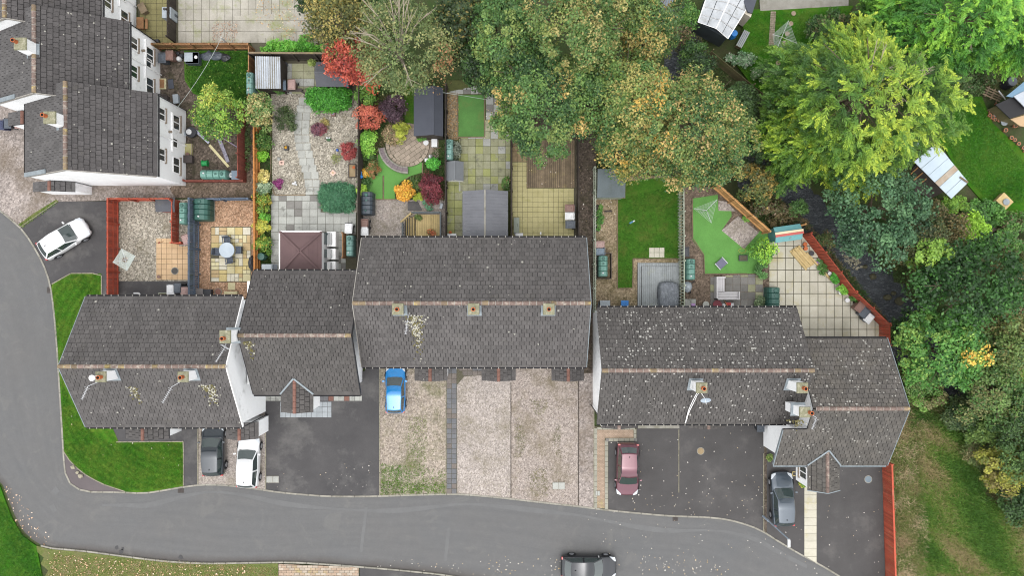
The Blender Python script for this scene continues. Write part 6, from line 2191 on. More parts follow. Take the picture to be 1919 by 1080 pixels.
simple('garden_statue', 'white ornament among plants beside the dark red maple', 'ornament', 806, 293, .5, [('body', 'blob', ((0, 0, .3), .14, .2, .35), B_white), ('base', 'box', ((-.3, -.25, 0), (.3, .25, .3)), B_white), ('plinth', 'box', ((0, 0, 0), (.3, .3, .08)), M_slabgrey)])
simple('water_meter_box', 'white box leaning by the dark timber fence below the maple', 'box', 827, 386, .4, [('body', 'box', ((0, 0, 0), (.2, .4, .35), -.2), B_white), ('lid', 'box', ((0, 0, .35), (.22, .42, .03), -.2), LID)])
simple('folded_bag', 'white and terracotta garden bag by the terrace eave', 'bag', 846, 440, .3, [('bag', 'box', ((0, 0, 0), (.75, .2, .25)), B_white), ('pot', 'lathe', ((-.1, .18, 0), [(.1, 0), (.13, .25)], 10), M_terra)])
simple('storage_bench', 'green grey bench box at the left edge of the yellow pavers', 'box', 968, 422, .5, [('body', 'box', ((0, 0, 0), (.4, 1.15, .42)), W_grn), ('lid', 'box', ((0, 0, .42), (.44, 1.2, .05)), plastic('green grey lid', (132, 142, 128))), ('handle', 'box', ((.1, 0, .47), (.03, .25, .02)), M_black)])
simple('white_hose_box', 'white hose box by the back step of the yellow paver yard', 'box', 973, 440, .3, [('body', 'box', ((0, 0, 0), (.6, .25, .3)), B_white), ('reel', 'lathe', ((-.25, .15, .0), [(.16, 0), (.16, .2)], 12), LID), ('post', 'box', ((1.7, .1, 0), (.1, .2, .5)), B_white)])
simple('chest_freezer', 'dark plastic chest with a pale grey tray on top', 'chest', 356, 106, .8, [('body', 'box', ((.1, -.05, 0), (1.0, .85, .65)), B_grey), ('tray', 'box', ((-.15, 0, .65), (.65, .7, .06)), LID), ('ring', 'lathe', ((.42, 0, .65), [(.13, 0), (.13, .04), (.09, .04)], 14), B_white), ('lid', 'box', ((.1, -.05, .62), (1.04, .9, .03)), B_grey)])
simple('rubbish_sacks', 'white sacks and a watering can between the brown bin and the chest', 'sacks', 333, 106, .5, [('sack', 'blob', ((0, -.1, .25), .24, .2, .28), B_white), ('sack', 'blob', ((.2, .15, .22), .22, .2, .25), B_black), ('can', 'lathe', ((-.1, .35, 0), [(.12, 0), (.12, .28), (.08, .3)], 12), B_black)])
simple('tarpaulin', 'crumpled dark tarpaulin heap along the brown fence', 'tarpaulin', 398, 103, .3, [('fold', 'blob', ((-.45, 0, .12), .5, .34, .24, 9, 0, .3), B_grey), ('fold', 'blob', ((.35, -.05, .12), .55, .36, .26, 9, 0, .3), B_grey), ('fold', 'blob', ((1.0, -.15, .12), .4, .34, .22, 9, 0, .3), B_black)])
simple('plastic_step', 'grey plastic step on the soil beside the lane house', 'step', 329, 185, .3, [('top', 'box', ((0, 0, .24), (.42, .72, .05)), LID), ('side', 'box', ((.18, 0, 0), (.05, .68, .24)), LID), ('side', 'box', ((-.18, 0, 0), (.05, .68, .24)), LID)], .1)
simple('garden_chair', 'dark wooden chair against the lane house wall', 'chair', 305, 184, .6, [('seat', 'box', ((0, 0, .4), (.6, .55, .06)), W_shed), ('backrest', 'box', ((-.3, 0, .4), (.06, .55, .45)), W_shed), ('armrest', 'box', ((0, -.3, .6), (.55, .06, .05)), W_shed), ('armrest', 'box', ((0, .3, .6), (.55, .06, .05)), W_shed), ('leg', 'box', ((.25, 0, 0), (.06, .5, .4)), W_shed)])
simple('doormat', 'brown doormat on a pale step at the lane house', 'doormat', 303, 157, .05, [('step', 'box', ((.05, 0, -.05), (.6, .85, .12)), M_sand[0]), ('mat', 'box', ((.02, 0, .07), (.42, .7, .02)), W_brown)])
simple('doormat', 'dark flat mat on the soil near the pale step', 'doormat', 320, 157, .05, [('mat', 'box', ((0, 0, -.02), (.42, .75, .04), .1), M_feltblue), ('edge', 'box', ((0, .38, -.02), (.42, .03, .05), .1), M_black)])
simple('stone_slab', 'pale slab beside the round green tree', 'slab', 367, 229, .05, [('slab', 'box', ((0, 0, -.05), (.65, .55, .1)), M_tan), ('chip', 'box', ((.3, .2, .05), (.1, .1, .03)), M_tan)])
simple('plastic_tub', 'black tub with white buckets under the lane house window', 'tub', 354, 247, .5, [('tub', 'lathe', ((.1, 0, 0), [(.38, 0), (.42, .35), (.42, .38), (.37, .38)], 18), B_black), ('bucket', 'lathe', ((0, 0, .1), [(.18, 0), (.22, .4), (.19, .4)], 14), B_white), ('bucket', 'lathe', ((-.35, -.1, 0), [(.13, 0), (.16, .3)], 12), LID)])
simple('door_step', 'mossy yellow door step under the lane house wall', 'step', 353, 280, .1, [('step', 'box', ((0, 0, -.05), (.65, .9, .2)), mat('yellow step', (190, 186, 140), (170, 164, 112), scale=2, grain=.15)), ('nosing', 'box', ((.3, 0, .15), (.06, .9, .02)), M_tan)])
simple('storage_crate', 'dark grey crate and pot below the yellow step', 'crate', 352, 298, .45, [('crate', 'box', ((0, 0, 0), (.65, .55, .42)), W_shed), ('lid', 'box', ((0, 0, .42), (.7, .6, .04)), W_shed), ('pot', 'lathe', ((-.1, .4, 0), [(.12, 0), (.16, .3)], 12), B_brown)])
simple('hose_reel', 'bright green hose reel on the brown yard', 'hose reel', 384, 306, .3, [('drum', 'tube', ((-.18, 0, .25), (.18, 0, .25), .2, .2, 16), plastic('vivid green', (30, 160, 84))), ('flange', 'tube', ((-.22, 0, .25), (-.18, 0, .25), .26, .26, 16), plastic('vivid green', (0, 0, 0))), ('flange', 'tube', ((.18, 0, .25), (.22, 0, .25), .26, .26, 16), plastic('vivid green', (0, 0, 0))), ('stand', 'box', ((0, 0, 0), (.4, .3, .06)), B_black)])
simple('water_heater_cylinder', 'white cylinder beside a blue grey cabinet at the red fence corner', 'cylinder', 433, 328, .6, [('cylinder', 'lathe', ((0, 0, 0), [(.2, 0), (.22, .5), (.1, .62)], 16), B_white), ('valve', 'lathe', ((0, 0, .6), [(.05, 0), (.05, .1)], 8), M_lead), ('foot', 'lathe', ((0, 0, -.03), [(.23, 0), (.23, .04)], 16), M_lead)])
simple('metal_cabinet', 'blue grey cabinet in the corner of the weathered red fence', 'cabinet', 442, 328, .8, [('body', 'box', ((0, 0, 0), (.62, .65, .75)), B_blue), ('lid', 'box', ((0, 0, .75), (.68, .7, .05)), B_blue), ('handle', 'box', ((-.33, 0, .5), (.03, .2, .04)), M_black)])
# long boards lying in the brown yard
for lab, a, b_, mm in (('pale blue board lying across the brown yard', (366, 244), (392, 268), plastic('pale lilac board', (190, 194, 212))), ('cream board ending at the yard fence', (393, 272), (429, 313), M_sand[0]), ('patterned grey runner crossing the cream board', (411, 260), (428, 304), mat('runner', (186, 184, 196), (96, 90, 110), scale=9, grain=.3)), ('thin violet batten beside the round tree', (415, 257), (450, 279), plastic('violet batten', (150, 136, 160)))):
 A, B = P(*a), P(*b_)
 d = B - A
 t = thing('board', lab, 'board', ((A.x + B.x) / 2, (A.y + B.y) / 2, .03), math.atan2(d.y, d.x))
 q = MB()
 w_ = .28 if 'runner' in lab else (.07 if 'batten' in lab else .2)
 q.box((0, 0, 0), (d.length, w_, .035))
 q.build('plank', mm, t, world=False)
 q = MB()
 q.box((d.length / 2 - .05, 0, .035), (.1, w_ * .9, .012))
 q.build('end_batten', mm, t, world=False)
# timber stack
A, B = P(1489, 466, .2), P(1515, 497, .2)
d = B - A
ang = math.atan2(d.y, d.x)
t = thing('timber_stack', 'stack of new timber boards on the white slabs', 'timber', (P(1502, 483).x, P(1502, 483).y, .03), ang)
for i in range(5):
 for j in range(2):
  q = MB()
  q.box((random.uniform(-.06, .06), -.36 + i * .18, j * .08), (1.85 + random.uniform(-.1, .1), .165, .07), random.uniform(-.015, .015))
  q.build('plank', mat('new timber', (214, 192, 142), (192, 166, 112), scale=3, grain=.12, piece=.1), t, world=False)
A, B = P(1497, 463), P(1556, 528)
d = B - A
t = thing('timber_post', 'long square timber post lying beside the plank stack', 'timber', (P(1531, 502).x + .1, P(1531, 502).y + .1, .03), math.atan2(d.y, d.x))
q = MB()
q.box((0, 0, 0), (2.9, .15, .14))
q.build('shaft', MATS['new timber'], t, world=False)
q = MB()
q.box((1.47, 0, .01), (.05, .13, .12))
q.build('end', M_patiotan, t, world=False)
# ------------------------------------------------------------------ manholes, drains, flat fittings
for lab, u_, v_, r_, mm in (('grey round manhole cover in the tan tile patio', 328, 508, .25, M_iron), ('brown round manhole cover in the orange gravel', 409, 547, .24, M_brickred), ('pinkish manhole cover in the worn tarmac drive', 1313, 846, .25, M_pavetan), ('pale blue round cover in the eastmost drive', 1627, 899, .26, plastic('grey blue cover', (120, 138, 150)))):
 p = P(u_, v_)
 t = thing('manhole_cover', lab, 'manhole cover', (p.x, p.y, .035 if v_ < 600 else .006))
 q = MB()
 q.lathe((0, 0, 0), [(r_ + .05, -.03), (r_ + .05, .012), (r_, .012)], 24)
 q.build('frame', M_kerb, t, world=False)
 q = MB()
 q.lathe((0, 0, 0), [(r_, -.02), (r_, .018), (r_ * .94, .022)], 24)
 q.build('lid', mm, t, world=False)
for lab, u_, v_, w_, h_, z_, cat_, nm in (('brown road drain by the kerb below the lawn', 338, 921, .42, .3, -.09, 'drain', 'road_drain'), ('brown road drain beside the west lawn tip', 91, 544, .3, .42, -.09, 'drain', 'road_drain'), ('small brown road drain below the tarmac drive', 1266, 974, .36, .28, -.09, 'drain', 'road_drain')):
 p = P(u_, v_)
 t = thing(nm, lab, cat_, (p.x, p.y, z_), group='drains along the kerb')
 q = MB()
 q.box((0, 0, -.03), (w_ + .08, h_ + .08, .036))
 q.build('frame', M_iron, t, world=False)
 for i in range(5):
  q = MB()
  q.box((0, -h_ / 2 + h_ * (i + .5) / 5, .006), (w_, h_ / 5 * .6, .012))
  q.build('bar', W_shed, t, world=False)
for lab, u_, v_, w_, h_ in (('grey rectangular cover in the corner of the dark drive', 511, 899, 1.0, .55), ('pale grey cover in the pink gravel near the kerb', 1047, 911, 1.0, .58), ('square cover in the pink block path', 1120, 925, .36, .4)):
 p = P(u_, v_)
 t = thing('inspection_cover', lab, 'cover', (p.x, p.y, .03))
 q = MB()
 q.box((0, 0, -.05), (w_, h_, .06))
 q.build('frame', M_conc, t, world=False)
 for s_ in (-1, 1):
  q = MB()
  q.box((s_ * w_ / 4, 0, .01), (w_ / 2 - .05, h_ - .08, .012))
  q.build('plate', M_slabgrey, t, world=False)
# boulders on the pavement corner and in the stream
M_bould = mat('pale boulder', (178, 172, 152), (146, 140, 120), scale=4, grain=.3, gscale=14)
M_rstone = mat('stream stone', (110, 108, 84), (84, 82, 64), scale=3, grain=.3, gscale=12)
for lab, u_, v_, r_ in (('northmost of three pale stones on the pavement corner', 138, 876, .2), ('middle one of three pale stones on the pavement corner', 146, 886, .15), ('southmost of three pale stones on the pavement corner', 152, 892, .21)):
 p = P(u_, v_)
 q = MB()
 q.blob((p.x, p.y, .08), r_, r_ * .9, r_ * .7, 9, 0, .2)
 tag(q.build('boulder', M_bould), lab, 'stone', 'pale stones on the pavement corner')
for k, (u_, v_, r_) in enumerate(((1637, 519, .3), (1664, 558, .34), (1687, 565, .42), (1675, 550, .22), (1601, 522, .2), (1622, 500, .2), (1690, 615, .3))):
 p = P(u_, v_, -1.4)
 q = MB()
 q.blob((p.x, p.y, -1.5), r_, r_ * .85, .24, 9, 0, .2)
 tag(q.build('stream_stone', M_rstone), ('mossy stream stone at the edge nearest the largest stone cluster', 'left one of the cluster of three stream stones', 'largest stream stone of the cluster of three', 'smallest stream stone in the cluster of three', 'small stream stone close under the long red fence', 'lone stream stone beside the pebble bank', 'southmost stream stone near the red fence corner')[k], 'stone', 'stones in the stream')
# allotment odds: clay pots, bench, barrel, hive
PT = None
for i, (u_, v_, r_) in enumerate(((1852, 217, .14), (1857, 221, .15), (1862, 225, .13), (1853, 211, .1), (1859, 209, .12), (1864, 196, .1), (1881, 245, .16), (1892, 259, .15), (1899, 263, .13), (1906, 270, .14), (1915, 278, .14), (1918, 284, .12), (1899, 237, .16), (1870, 227, .1))):
 p = P(u_, v_)
 if PT is None:
  PT = thing('clay_pot', 'first small clay pot below the corner of the allotment hut felt', 'pot', (p.x, p.y, 0), 0, 'clay pots by the allotment hut')
  q = MB()
  q.lathe((0, 0, 0), [(.09, 0), (.13, .2), (.145, .2), (.145, .25), (.11, .25), (.1, .2)], 12)
  q.build('pot', mat('salmon clay', (214, 150, 118), (192, 128, 98), scale=4, grain=.15, piece=.1), PT, world=False)
  q = MB()
  q.lathe((0, 0, .19), [(.11, 0), (.1, .015)], 10)
  q.build('soil', M_joint, PT, world=False)
 else:
  dup(PT, (p.x, p.y, 0), random.uniform(0, 6), ORD[i] + ' small clay pot along the edge of the allotment hut bed', None, (r_ / .14,) * 3)
for lab, u_, v_ in (('grey plastic bowl among the clay pots', 1868, 213), ('torn grey sack beside the black felt hut', 1882, 229)):
 simple('plastic_bowl', lab, 'bowl', u_, v_, .2, [('bowl', 'lathe', ((0, 0, 0), [(.18, 0), (.28, .2), (.25, .2)], 12), LID), ('rag', 'blob', ((.2, .15, .08), .2, .14, .1), B_white)])
t = thing('garden_bench', 'slatted grey bench near the blue barrel', 'bench', P(1389, 76, 0), R(62))
for i in range(4):
 q = MB()
 q.box((0, -.2 + i * .13, .42), (1.4, .1, .04))
 q.build('slat', W_deckgrey, t, world=False)
for s_ in (-.6, .6):
 q = MB()
 q.box((s_, 0, -.1), (.08, .5, .52))
 q.build('leg', W_deck, t, world=False)
simple('water_barrel', 'blue water barrel at the corner of the greenhouse', 'barrel', 1377, 61, .9, [('barrel', 'lathe', ((0, 0, -.1), [(.24, 0), (.3, .4), (.25, .9), (.22, .9)], 16), BLUE), ('water', 'lathe', ((0, 0, .74), [(.23, 0), (.2, .01)], 14), B_black)])
simple('bee_hive', 'flat wooden hive stand with a grey metal bowl', 'hive', 1883, 377, .5, [('box', 'box', ((0, 0, -.1), (1.0, .85, .55)), MATS['new timber']), ('bowl', 'lathe', ((.1, 0, .46), [(.22, 0), (.27, .1), (.25, .12), (.1, .14)], 18), M_lead), ('rim', 'box', ((0, 0, .44), (1.06, .9, .04)), MATS['new timber'])], R(-45))
simple('wooden_pallet', 'broken wooden pallets leaning near the allotment hut', 'pallet', 1862, 176, .4, [('slat', 'box', ((0, -.3 + i * .2, .3), (1.5, .1, .03), .1), W_deck) for i in range(4)] + [('bearer', 'box', ((-.5 + i * .5, 0, .2), (.1, .9, .1), .1), W_deck) for i in range(3)] + [('pipe', 'tube', ((.1, .3, .6), (.9, -.05, .62), .05), B_white)], R(-30))
simple('compost_bin', 'black compost bin behind the allotment hut', 'compost bin', 1898, 152, .8, [('bin', 'lathe', ((0, 0, -.1), [(.48, 0), (.4, .7), (.35, .8)], 12), B_black), ('lid', 'lathe', ((0, 0, .7), [(.38, 0), (.36, .08)], 12), B_grey)])
simple('plastic_sheet', 'pale blue plastic cloche half under the golden conifer', 'cloche', 1719, 263, .5, [('hoop', 'blob', ((0, 0, .2), .55, .4, .35), plastic('cloche plastic', (186, 208, 214), .3)), ('edge', 'box', ((0, -.3, -.1), (1.0, .1, .2)), B_white)])
simple('garden_table', 'low brown table beside the lane wall at the top yard', 'table', 262, 42, .6, [('top', 'box', ((0, 0, .5), (.55, .9, .05)), W_brown), ('leg', 'box', ((0, .35, -.1), (.4, .06, .6)), W_brown), ('leg', 'box', ((0, -.35, -.1), (.4, .06, .6)), W_brown), ('bench', 'box', ((.4, 0, .3), (.2, .8, .05)), W_brown)])
simple('garden_table', 'lower brown table in the top yard beside the white wall', 'table', 266, 14, .6, [('top', 'box', ((0, 0, .5), (.55, .8, .05)), W_deck), ('leg', 'box', ((0, .3, -.1), (.4, .06, .6)), W_deck), ('leg', 'box', ((0, -.3, -.1), (.4, .06, .6)), W_deck)], .5)
simple('gas_cabinet', 'grey cabinet with two dark flue caps at the yard fence', 'cabinet', 311, 22, 1.2, [('body', 'box', ((0, 0, -.1), (.7, .85, 1.2)), LID), ('cap', 'lathe', ((-.15, .25, 1.1), [(.1, 0), (.1, .06)], 12), B_black), ('cap', 'lathe', ((.1, .25, 1.1), [(.1, 0), (.1, .06)], 12), B_black)])
simple('gas_bottle', 'grey and white gas bottle beside the grey cabinet', 'gas bottle', 322, 26, .6, [('bottle', 'lathe', ((0, 0, 0), [(.2, 0), (.22, .45), (.1, .58)], 14), B_grey), ('collar', 'lathe', ((0, 0, .56), [(.1, 0), (.1, .1), (.07, .1)], 12), B_white)])
simple('dark_planters', 'pair of dark planters at the foot of the yard fence', 'planter', 284, 77, .4, [('planter', 'box', ((-.3, 0, -.1), (.6, .5, .5), .1), B_grey), ('planter', 'box', ((.3, -.05, -.1), (.45, .45, .42), .1), B_black)])
simple('wall_box', 'dark garden box leaning on the shed side of the slab yard', 'box', 531, 118, .5, [('box', 'box', ((0, 0, 0), (.45, .2, .3)), B_grey), ('lid', 'box', ((0, 0, .3), (.48, .23, .03)), B_black)])
simple('potting_bench', 'dark potting bench with a slanting board below the brown bin', 'bench', 550, 168, .6, [('top', 'box', ((0, 0, .5), (1.3, .25, .05)), W_shed), ('leg', 'box', ((-.55, 0, 0), (.06, .2, .5)), W_shed), ('leg', 'box', ((.55, 0, 0), (.06, .2, .5)), W_shed), ('board', 'tube', ((.55, 0, .5), (1.05, -.45, .05), .06), W_shed)])
simple('toy_trowel', 'small blue and white toy lying on the lawn', 'toy', 1183, 417, .05, [('blade', 'box', ((0, 0, 0), (.32, .12, .04), .5), plastic('toy blue', (64, 132, 168))), ('tip', 'box', ((.2, .1, 0), (.14, .1, .05), .5), B_white), ('cord', 'tube', ((-.15, -.1, .02), (-.3, -.3, .02), .012), M_black)])
simple('stone_trough', 'round log half buried in the tan gravel strip', 'log', 1140, 396, .1, [('log', 'tube', ((-.3, 0, .02), (.3, .02, .02), .07, .07, 8), W_shed), ('stub', 'tube', ((.1, 0, .02), (.15, .12, .05), .03), W_shed)])
for i, (u_, v_) in enumerate(((1119, 390), (1120, 402), (1120, 417), (1119, 428))):
 simple('tyre_planter', ['topmost', 'second', 'third', 'lowest'][i] + ' of four tyre planters along the slatted fence', 'planter', u_, v_, .2, [('tyre', 'lathe', ((0, 0, 0), [(.2, 0), (.27, .06), (.27, .14), (.2, .18), (.15, .12)], 16), W_shed), ('soil', 'lathe', ((0, 0, 0), [(.18, 0), (.15, .1)], 10), M_joint)], group='tyre planters along the fence')
# ornaments in the grey gravel garden
for lab, u_, v_, c_ in (('dark square planter with a mauve ball south of the hedge', 624, 213, B_brown), ('dark pot with a yellow flower on the left gravel', 536, 277, B_black)):
 simple('plant_pot', lab, 'pot', u_, v_, .3, [('pot', 'box', ((0, 0, 0), (.3, .34, .3), 0, 0, 1.1), c_), ('flower', 'blob', ((0, .02, .33), .12, .12, .1), plastic('mauve', (176, 150, 190)) if c_ is B_brown else plastic('ochre', (200, 150, 40)))])
for lab, u_, v_, c_, rz in (('pink tile with a dark pot among the left gravel', 528, 305, B_brown, .05), ('pale pink diamond tile on the right gravel', 624, 324, M_patiotan, .8)):
 simple('ornament_tile', lab, 'tile', u_, v_, .05, [('tile', 'box', ((0, 0, -.03), (.36, .36, .07), rz), plastic('pink tile', (240, 206, 190))), ('pot', 'lathe', ((0, 0, .04), [(.06, 0), (.08, .1)], 10), c_)])
simple('garden_ornament', 'green ornament with two white bird heads on the gravel', 'ornament', 615, 260, .3, [('body', 'blob', ((0, -.03, .12), .2, .15, .14), plastic('dark green', (60, 100, 64))), ('head', 'blob', ((-.1, .08, .25), .08, .08, .08), B_white), ('head', 'blob', ((.08, .08, .25), .08, .08, .08), B_white)])
simple('garden_ornament', 'white cluster of stones at the lower left gravel', 'ornament', 551, 344, .2, [('stone', 'blob', ((-.05, 0, .1), .16, .12, .14), B_white), ('stone', 'blob', ((.1, .12, .12), .1, .1, .12), B_white), ('stone', 'blob', ((.15, -.08, .07), .08, .08, .08), B_white)])
simple('garden_ornament', 'single grey stone beside the pink tile', 'stone', 522, 298, .15, [('stone', 'blob', ((0, 0, .08), .14, .17, .12), M_slabgrey), ('chip', 'blob', ((.12, .1, .03), .05, .05, .05), M_slabgrey)])
simple('solar_light', 'blue glass ball on the gravel beside the red maple', 'ornament', 632, 281, .2, [('ball', 'blob', ((0, 0, .1), .12, .12, .12), plastic('blue glass', (74, 112, 190))), ('stem', 'tube', ((.1, .05, 0), (.25, .15, .02), .015), M_lead)])
simple('cold_frame', 'low dark frame with a terracotta pot by the trellis', 'cold frame', 660, 320, .2, [('side', 'box', ((-.28, 0, 0), (.05, 1.05, .2)), W_shed), ('side', 'box', ((.28, 0, 0), (.05, 1.05, .2)), W_shed), ('end', 'box', ((0, .52, 0), (.6, .05, .2)), W_shed), ('end', 'box', ((0, -.52, 0), (.6, .05, .2)), W_shed), ('soil', 'box', ((0, 0, 0), (.52, 1.0, .1)), M_pavetan), ('pot', 'lathe', ((.15, .25, .1), [(.09, 0), (.12, .2)], 10), M_terra)])
simple('wind_spinner', 'blue spinner ornament beside the black trellis', 'ornament', 677, 330, .9, [('pole', 'tube', ((0, 0, -.1), (0, 0, .9), .02), M_alu), ('sail', 'blob', ((0, -.05, .9), .14, .16, .1), BLUE), ('sail', 'box', ((.03, .2, .9), (.05, .3, .04)), BLUE)])
simple('hose_ring', 'yellow hoop lying on the blue green juniper', 'hoop', 605, 387, .4, [('ring', 'tube', ((.18 * math.cos(.63 * i), .18 * math.sin(.63 * i), .3), (.18 * math.cos(.63 * (i + 1)), .18 * math.sin(.63 * (i + 1)), .3), .02, .02, 5), plastic('yellow hose', (0, 0, 0))) for i in range(10)])
simple('downpipe_end', 'white bent pipe end on the tarmac behind the house at the bend', 'pipe', 258, 551, .1, [('pipe', 'tube', ((-.3, .05, .08), (.1, .05, .08), .07), B_white), ('bend', 'tube', ((.1, .05, .08), (.22, -.15, .08), .07), B_white)])
simple('planter_trough', 'green grey trough against the back wall of the house at the bend', 'trough', 308, 552, .3, [('trough', 'box', ((0, 0, 0), (.9, .25, .3)), W_grn), ('soil', 'box', ((0, 0, .27), (.82, .18, .04)), M_joint)])
simple('plant_pot', 'brown clay pot at the corner of the tan tiles', 'pot', 297, 519, .2, [('pot', 'lathe', ((0, 0, 0), [(.08, 0), (.13, .18), (.1, .18)], 12), B_brown), ('soil', 'lathe', ((0, 0, .15), [(.1, 0), (.09, .01)], 10), M_joint)])
simple('garden_tool', 'rusty garden tool on the tan tiles', 'tool', 300, 455, .1, [('blade', 'box', ((-.1, 0, .01), (.16, .12, .04), .4), W_reddark), ('shaft', 'tube', ((-.05, 0, .03), (.25, .12, .03), .02), W_brown)])
simple('house_sign', 'small yellow frame beside the dark car and gable', 'frame', 1488, 889, .1, [('bar', 'box', ((0, .15, 0), (.25, .06, .05)), M_sand[1]), ('bar', 'box', ((-.1, 0, 0), (.06, .3, .05)), M_sand[1]), ('bar', 'box', ((0, -.15, 0), (.25, .06, .05)), M_sand[1])])
# pots along the long red fence
for i, (lab, u_, v_, r_, mm) in enumerate((('terracotta pot nearest the turquoise shed', 1509, 458, .17, M_terra), ('second terracotta pot from the turquoise shed', 1510, 466, .16, M_terra), ('dark pot with a yellow rim by the timber stack', 1521, 475, .2, B_black), ('white pot midway along the long red fence', 1555, 513, .15, B_white), ('dark wide pot with lush plants midway along the red fence', 1564, 524, .22, B_black), ('pink rimmed pot beside the lush plants', 1571, 526, .17, B_pink), ('white ringed pot with a bright green plant', 1576, 548, .2, B_white), ('white ringed pot nearest the three bins', 1588, 563, .18, B_white))):
 simple('plant_pot', lab, 'pot', u_, v_, .3, [('pot', 'lathe', ((0, 0, 0), [(r_ * .7, 0), (r_, .28), (r_, .31), (r_ * .8, .31)], 16), mm), ('soil', 'lathe', ((0, 0, .24), [(r_ * .85, 0), (r_ * .7, .02)], 12), M_joint)], group='pots along the long red fence')
simple('toy_plane', 'purple and white toy beside the timber post', 'toy', 1534, 490, .15, [('body', 'box', ((0, 0, .03), (.4, .14, .1), .6), plastic('purple toy', (150, 90, 186))), ('wing', 'box', ((.05, .02, .08), (.16, .42, .04), .6), B_white)])
# ------------------------------------------------------------------ cars
def paint(name, c, metal=.35, rough=.28):
 m = mat(name, c, [x * .97 for x in c], scale=1, grain=0, rough=rough, metal=metal, coat=1.0, spec=.5)
 return m
C_glass = glass_mat('car glass', (52, 66, 66), .05)
C_tyre = mat('tyre', (34, 34, 36), (28, 28, 30), scale=6, grain=.1, rough=.85)
C_rim = mat('alloy rim', (190, 194, 200), (168, 172, 178), scale=4, grain=.05, rough=.3, metal=.6)
C_lamp = mat('headlamp', (226, 232, 238), (206, 214, 222), scale=4, grain=.05, rough=.1, coat=1)
C_red = mat('rear lamp', (190, 32, 34), (160, 24, 28), scale=4, grain=.05, rough=.15, coat=1)
C_trim = mat('black trim', (40, 42, 46), (34, 36, 40), scale=4, grain=.05, rough=.5)
def car(label, u, v, heading, L, Wd, Hh, pm, kind='hatch', group='cars parked on the drives', roofm=None, cab=None, dark_top=None, rails=False):
 """Car built round x = forward. cab: (windscreen foot, windscreen head, rear glass head, rear glass foot) as fractions of the length from the nose."""
 p = P(u, v, .9)
 zg = -.09 if kind == 'road' else .006
 t = thing('parked_car' if kind != 'road' else 'car', label, 'car', (p.x, p.y, zg), heading, group)
 f0, f1, f2, f3 = cab or (.27, .43, .86, .965)
 hw = Wd / 2
 X = lambda f: L / 2 - f * L
 belt = Hh * .60
 # lower body: outline stations (fraction, half width factor, hood height)
 st = [(0.0, .62, .44), (.018, .78, .56), (.055, .9, .63), (.12, .97, .67), (f0 - .03, .995, belt - .0), (f0 + .06, 1.0, belt + .03), (.5, 1.0, belt + .04), (f2, .99, belt + .05), (min(.955, f3 - .005), .955, belt + .04), (.975, .9, belt - .02), (.99, .8, .7), (1.0, .66, .52)]
 q = MB()
 prof = 9
 for f, w, z in st:
  x = X(f)
  W_ = hw * w
  q.v += [(x, -W_ * .9, .2), (x, -W_ * .985, .34), (x, -W_, .52 if z > .6 else z * .8), (x, -W_ * .965, z * .93), (x, -W_ * .86, z), (x, -W_ * .45, z + .035), (x, 0, z + .045), (x, W_ * .45, z + .035), (x, W_ * .86, z), (x, W_ * .965, z * .93), (x, W_, .52 if z > .6 else z * .8), (x, W_ * .985, .34), (x, W_ * .9, .2)]
 k = 13
 for i in range(len(st) - 1):
  for j in range(k - 1):
   q.f.append((i * k + j, i * k + j + 1, (i + 1) * k + j + 1, (i + 1) * k + j))
  q.f.append((i * k + k - 1, i * k, (i + 1) * k, (i + 1) * k + k - 1))
 q.f += [tuple(range(k - 1, -1, -1)), tuple(range((len(st) - 1) * k, len(st) * k))]
 q.m = [0] * len(q.f)
 q.build('body', pm, t, world=False, smooth=True, subsurf=1)
 # cabin
 zb = belt - .02
 wb, wr = hw * .93, hw * .70
 ring = lambda x, w, z: [(x, -w, z), (x, -w * .5, z), (x, 0, z), (x, w * .5, z), (x, w, z)]
 xa, xb, xc, xd = X(f0), X(f1), X(f2), X(f3)
 xm = (xb * .55 + xc * .45)
 zr = Hh
 q = MB()
 q.v += ring(xa, wb * .93, zb + .02) + ring(xb, wr, zr - .07) + ring(xm, wr * 1.03, zr - .0) + ring(xc, wr * .95, zr - .07) + ring(xd, wb * .88, zb + .05)
 for r_ in (1, 2, 3):
  for j, dz in ((1, .02), (2, .026), (3, .02)):
   x, y, z = q.v[r_ * 5 + j]
   q.v[r_ * 5 + j] = (x + (.06 if r_ == 1 else (-.05 if r_ == 3 else 0)) * (1 if j == 2 else .75), y, z + dz)
 for j, dx in ((1, .09), (2, .12), (3, .09)):
  x, y, z = q.v[j]
  q.v[j] = (x + dx, y, z)
  x, y, z = q.v[20 + j]
  q.v[20 + j] = (x - dx * .6, y, z)
 for i in range(4):
  for j in range(4):
   q.f.append((i * 5 + j, i * 5 + j + 1, (i + 1) * 5 + j + 1, (i + 1) * 5 + j))
 b0 = len(q.v)
 q.v += [(xa, -wb, zb - .1), (xm, -wb * 1.0, zb - .1), (xd, -wb * .93, zb - .1), (xa, wb, zb - .1), (xm, wb, zb - .1), (xd, wb * .93, zb - .1)]
 q.f += [(0, 5, 10, b0 + 1, b0), (10, 15, 20, b0 + 2, b0 + 1), (4, b0 + 3, b0 + 4, 14, 9), (14, b0 + 4, b0 + 5, 24, 19)]
 q.m = [0] * len(q.f)
 V = list(q.v)
 cb_ = q.build('cabin', pm, t, world=False, bevel=.05, bseg=3, smooth=True)
 cb_.modifiers.new('normals', 'WEIGHTED_NORMAL').weight = 90
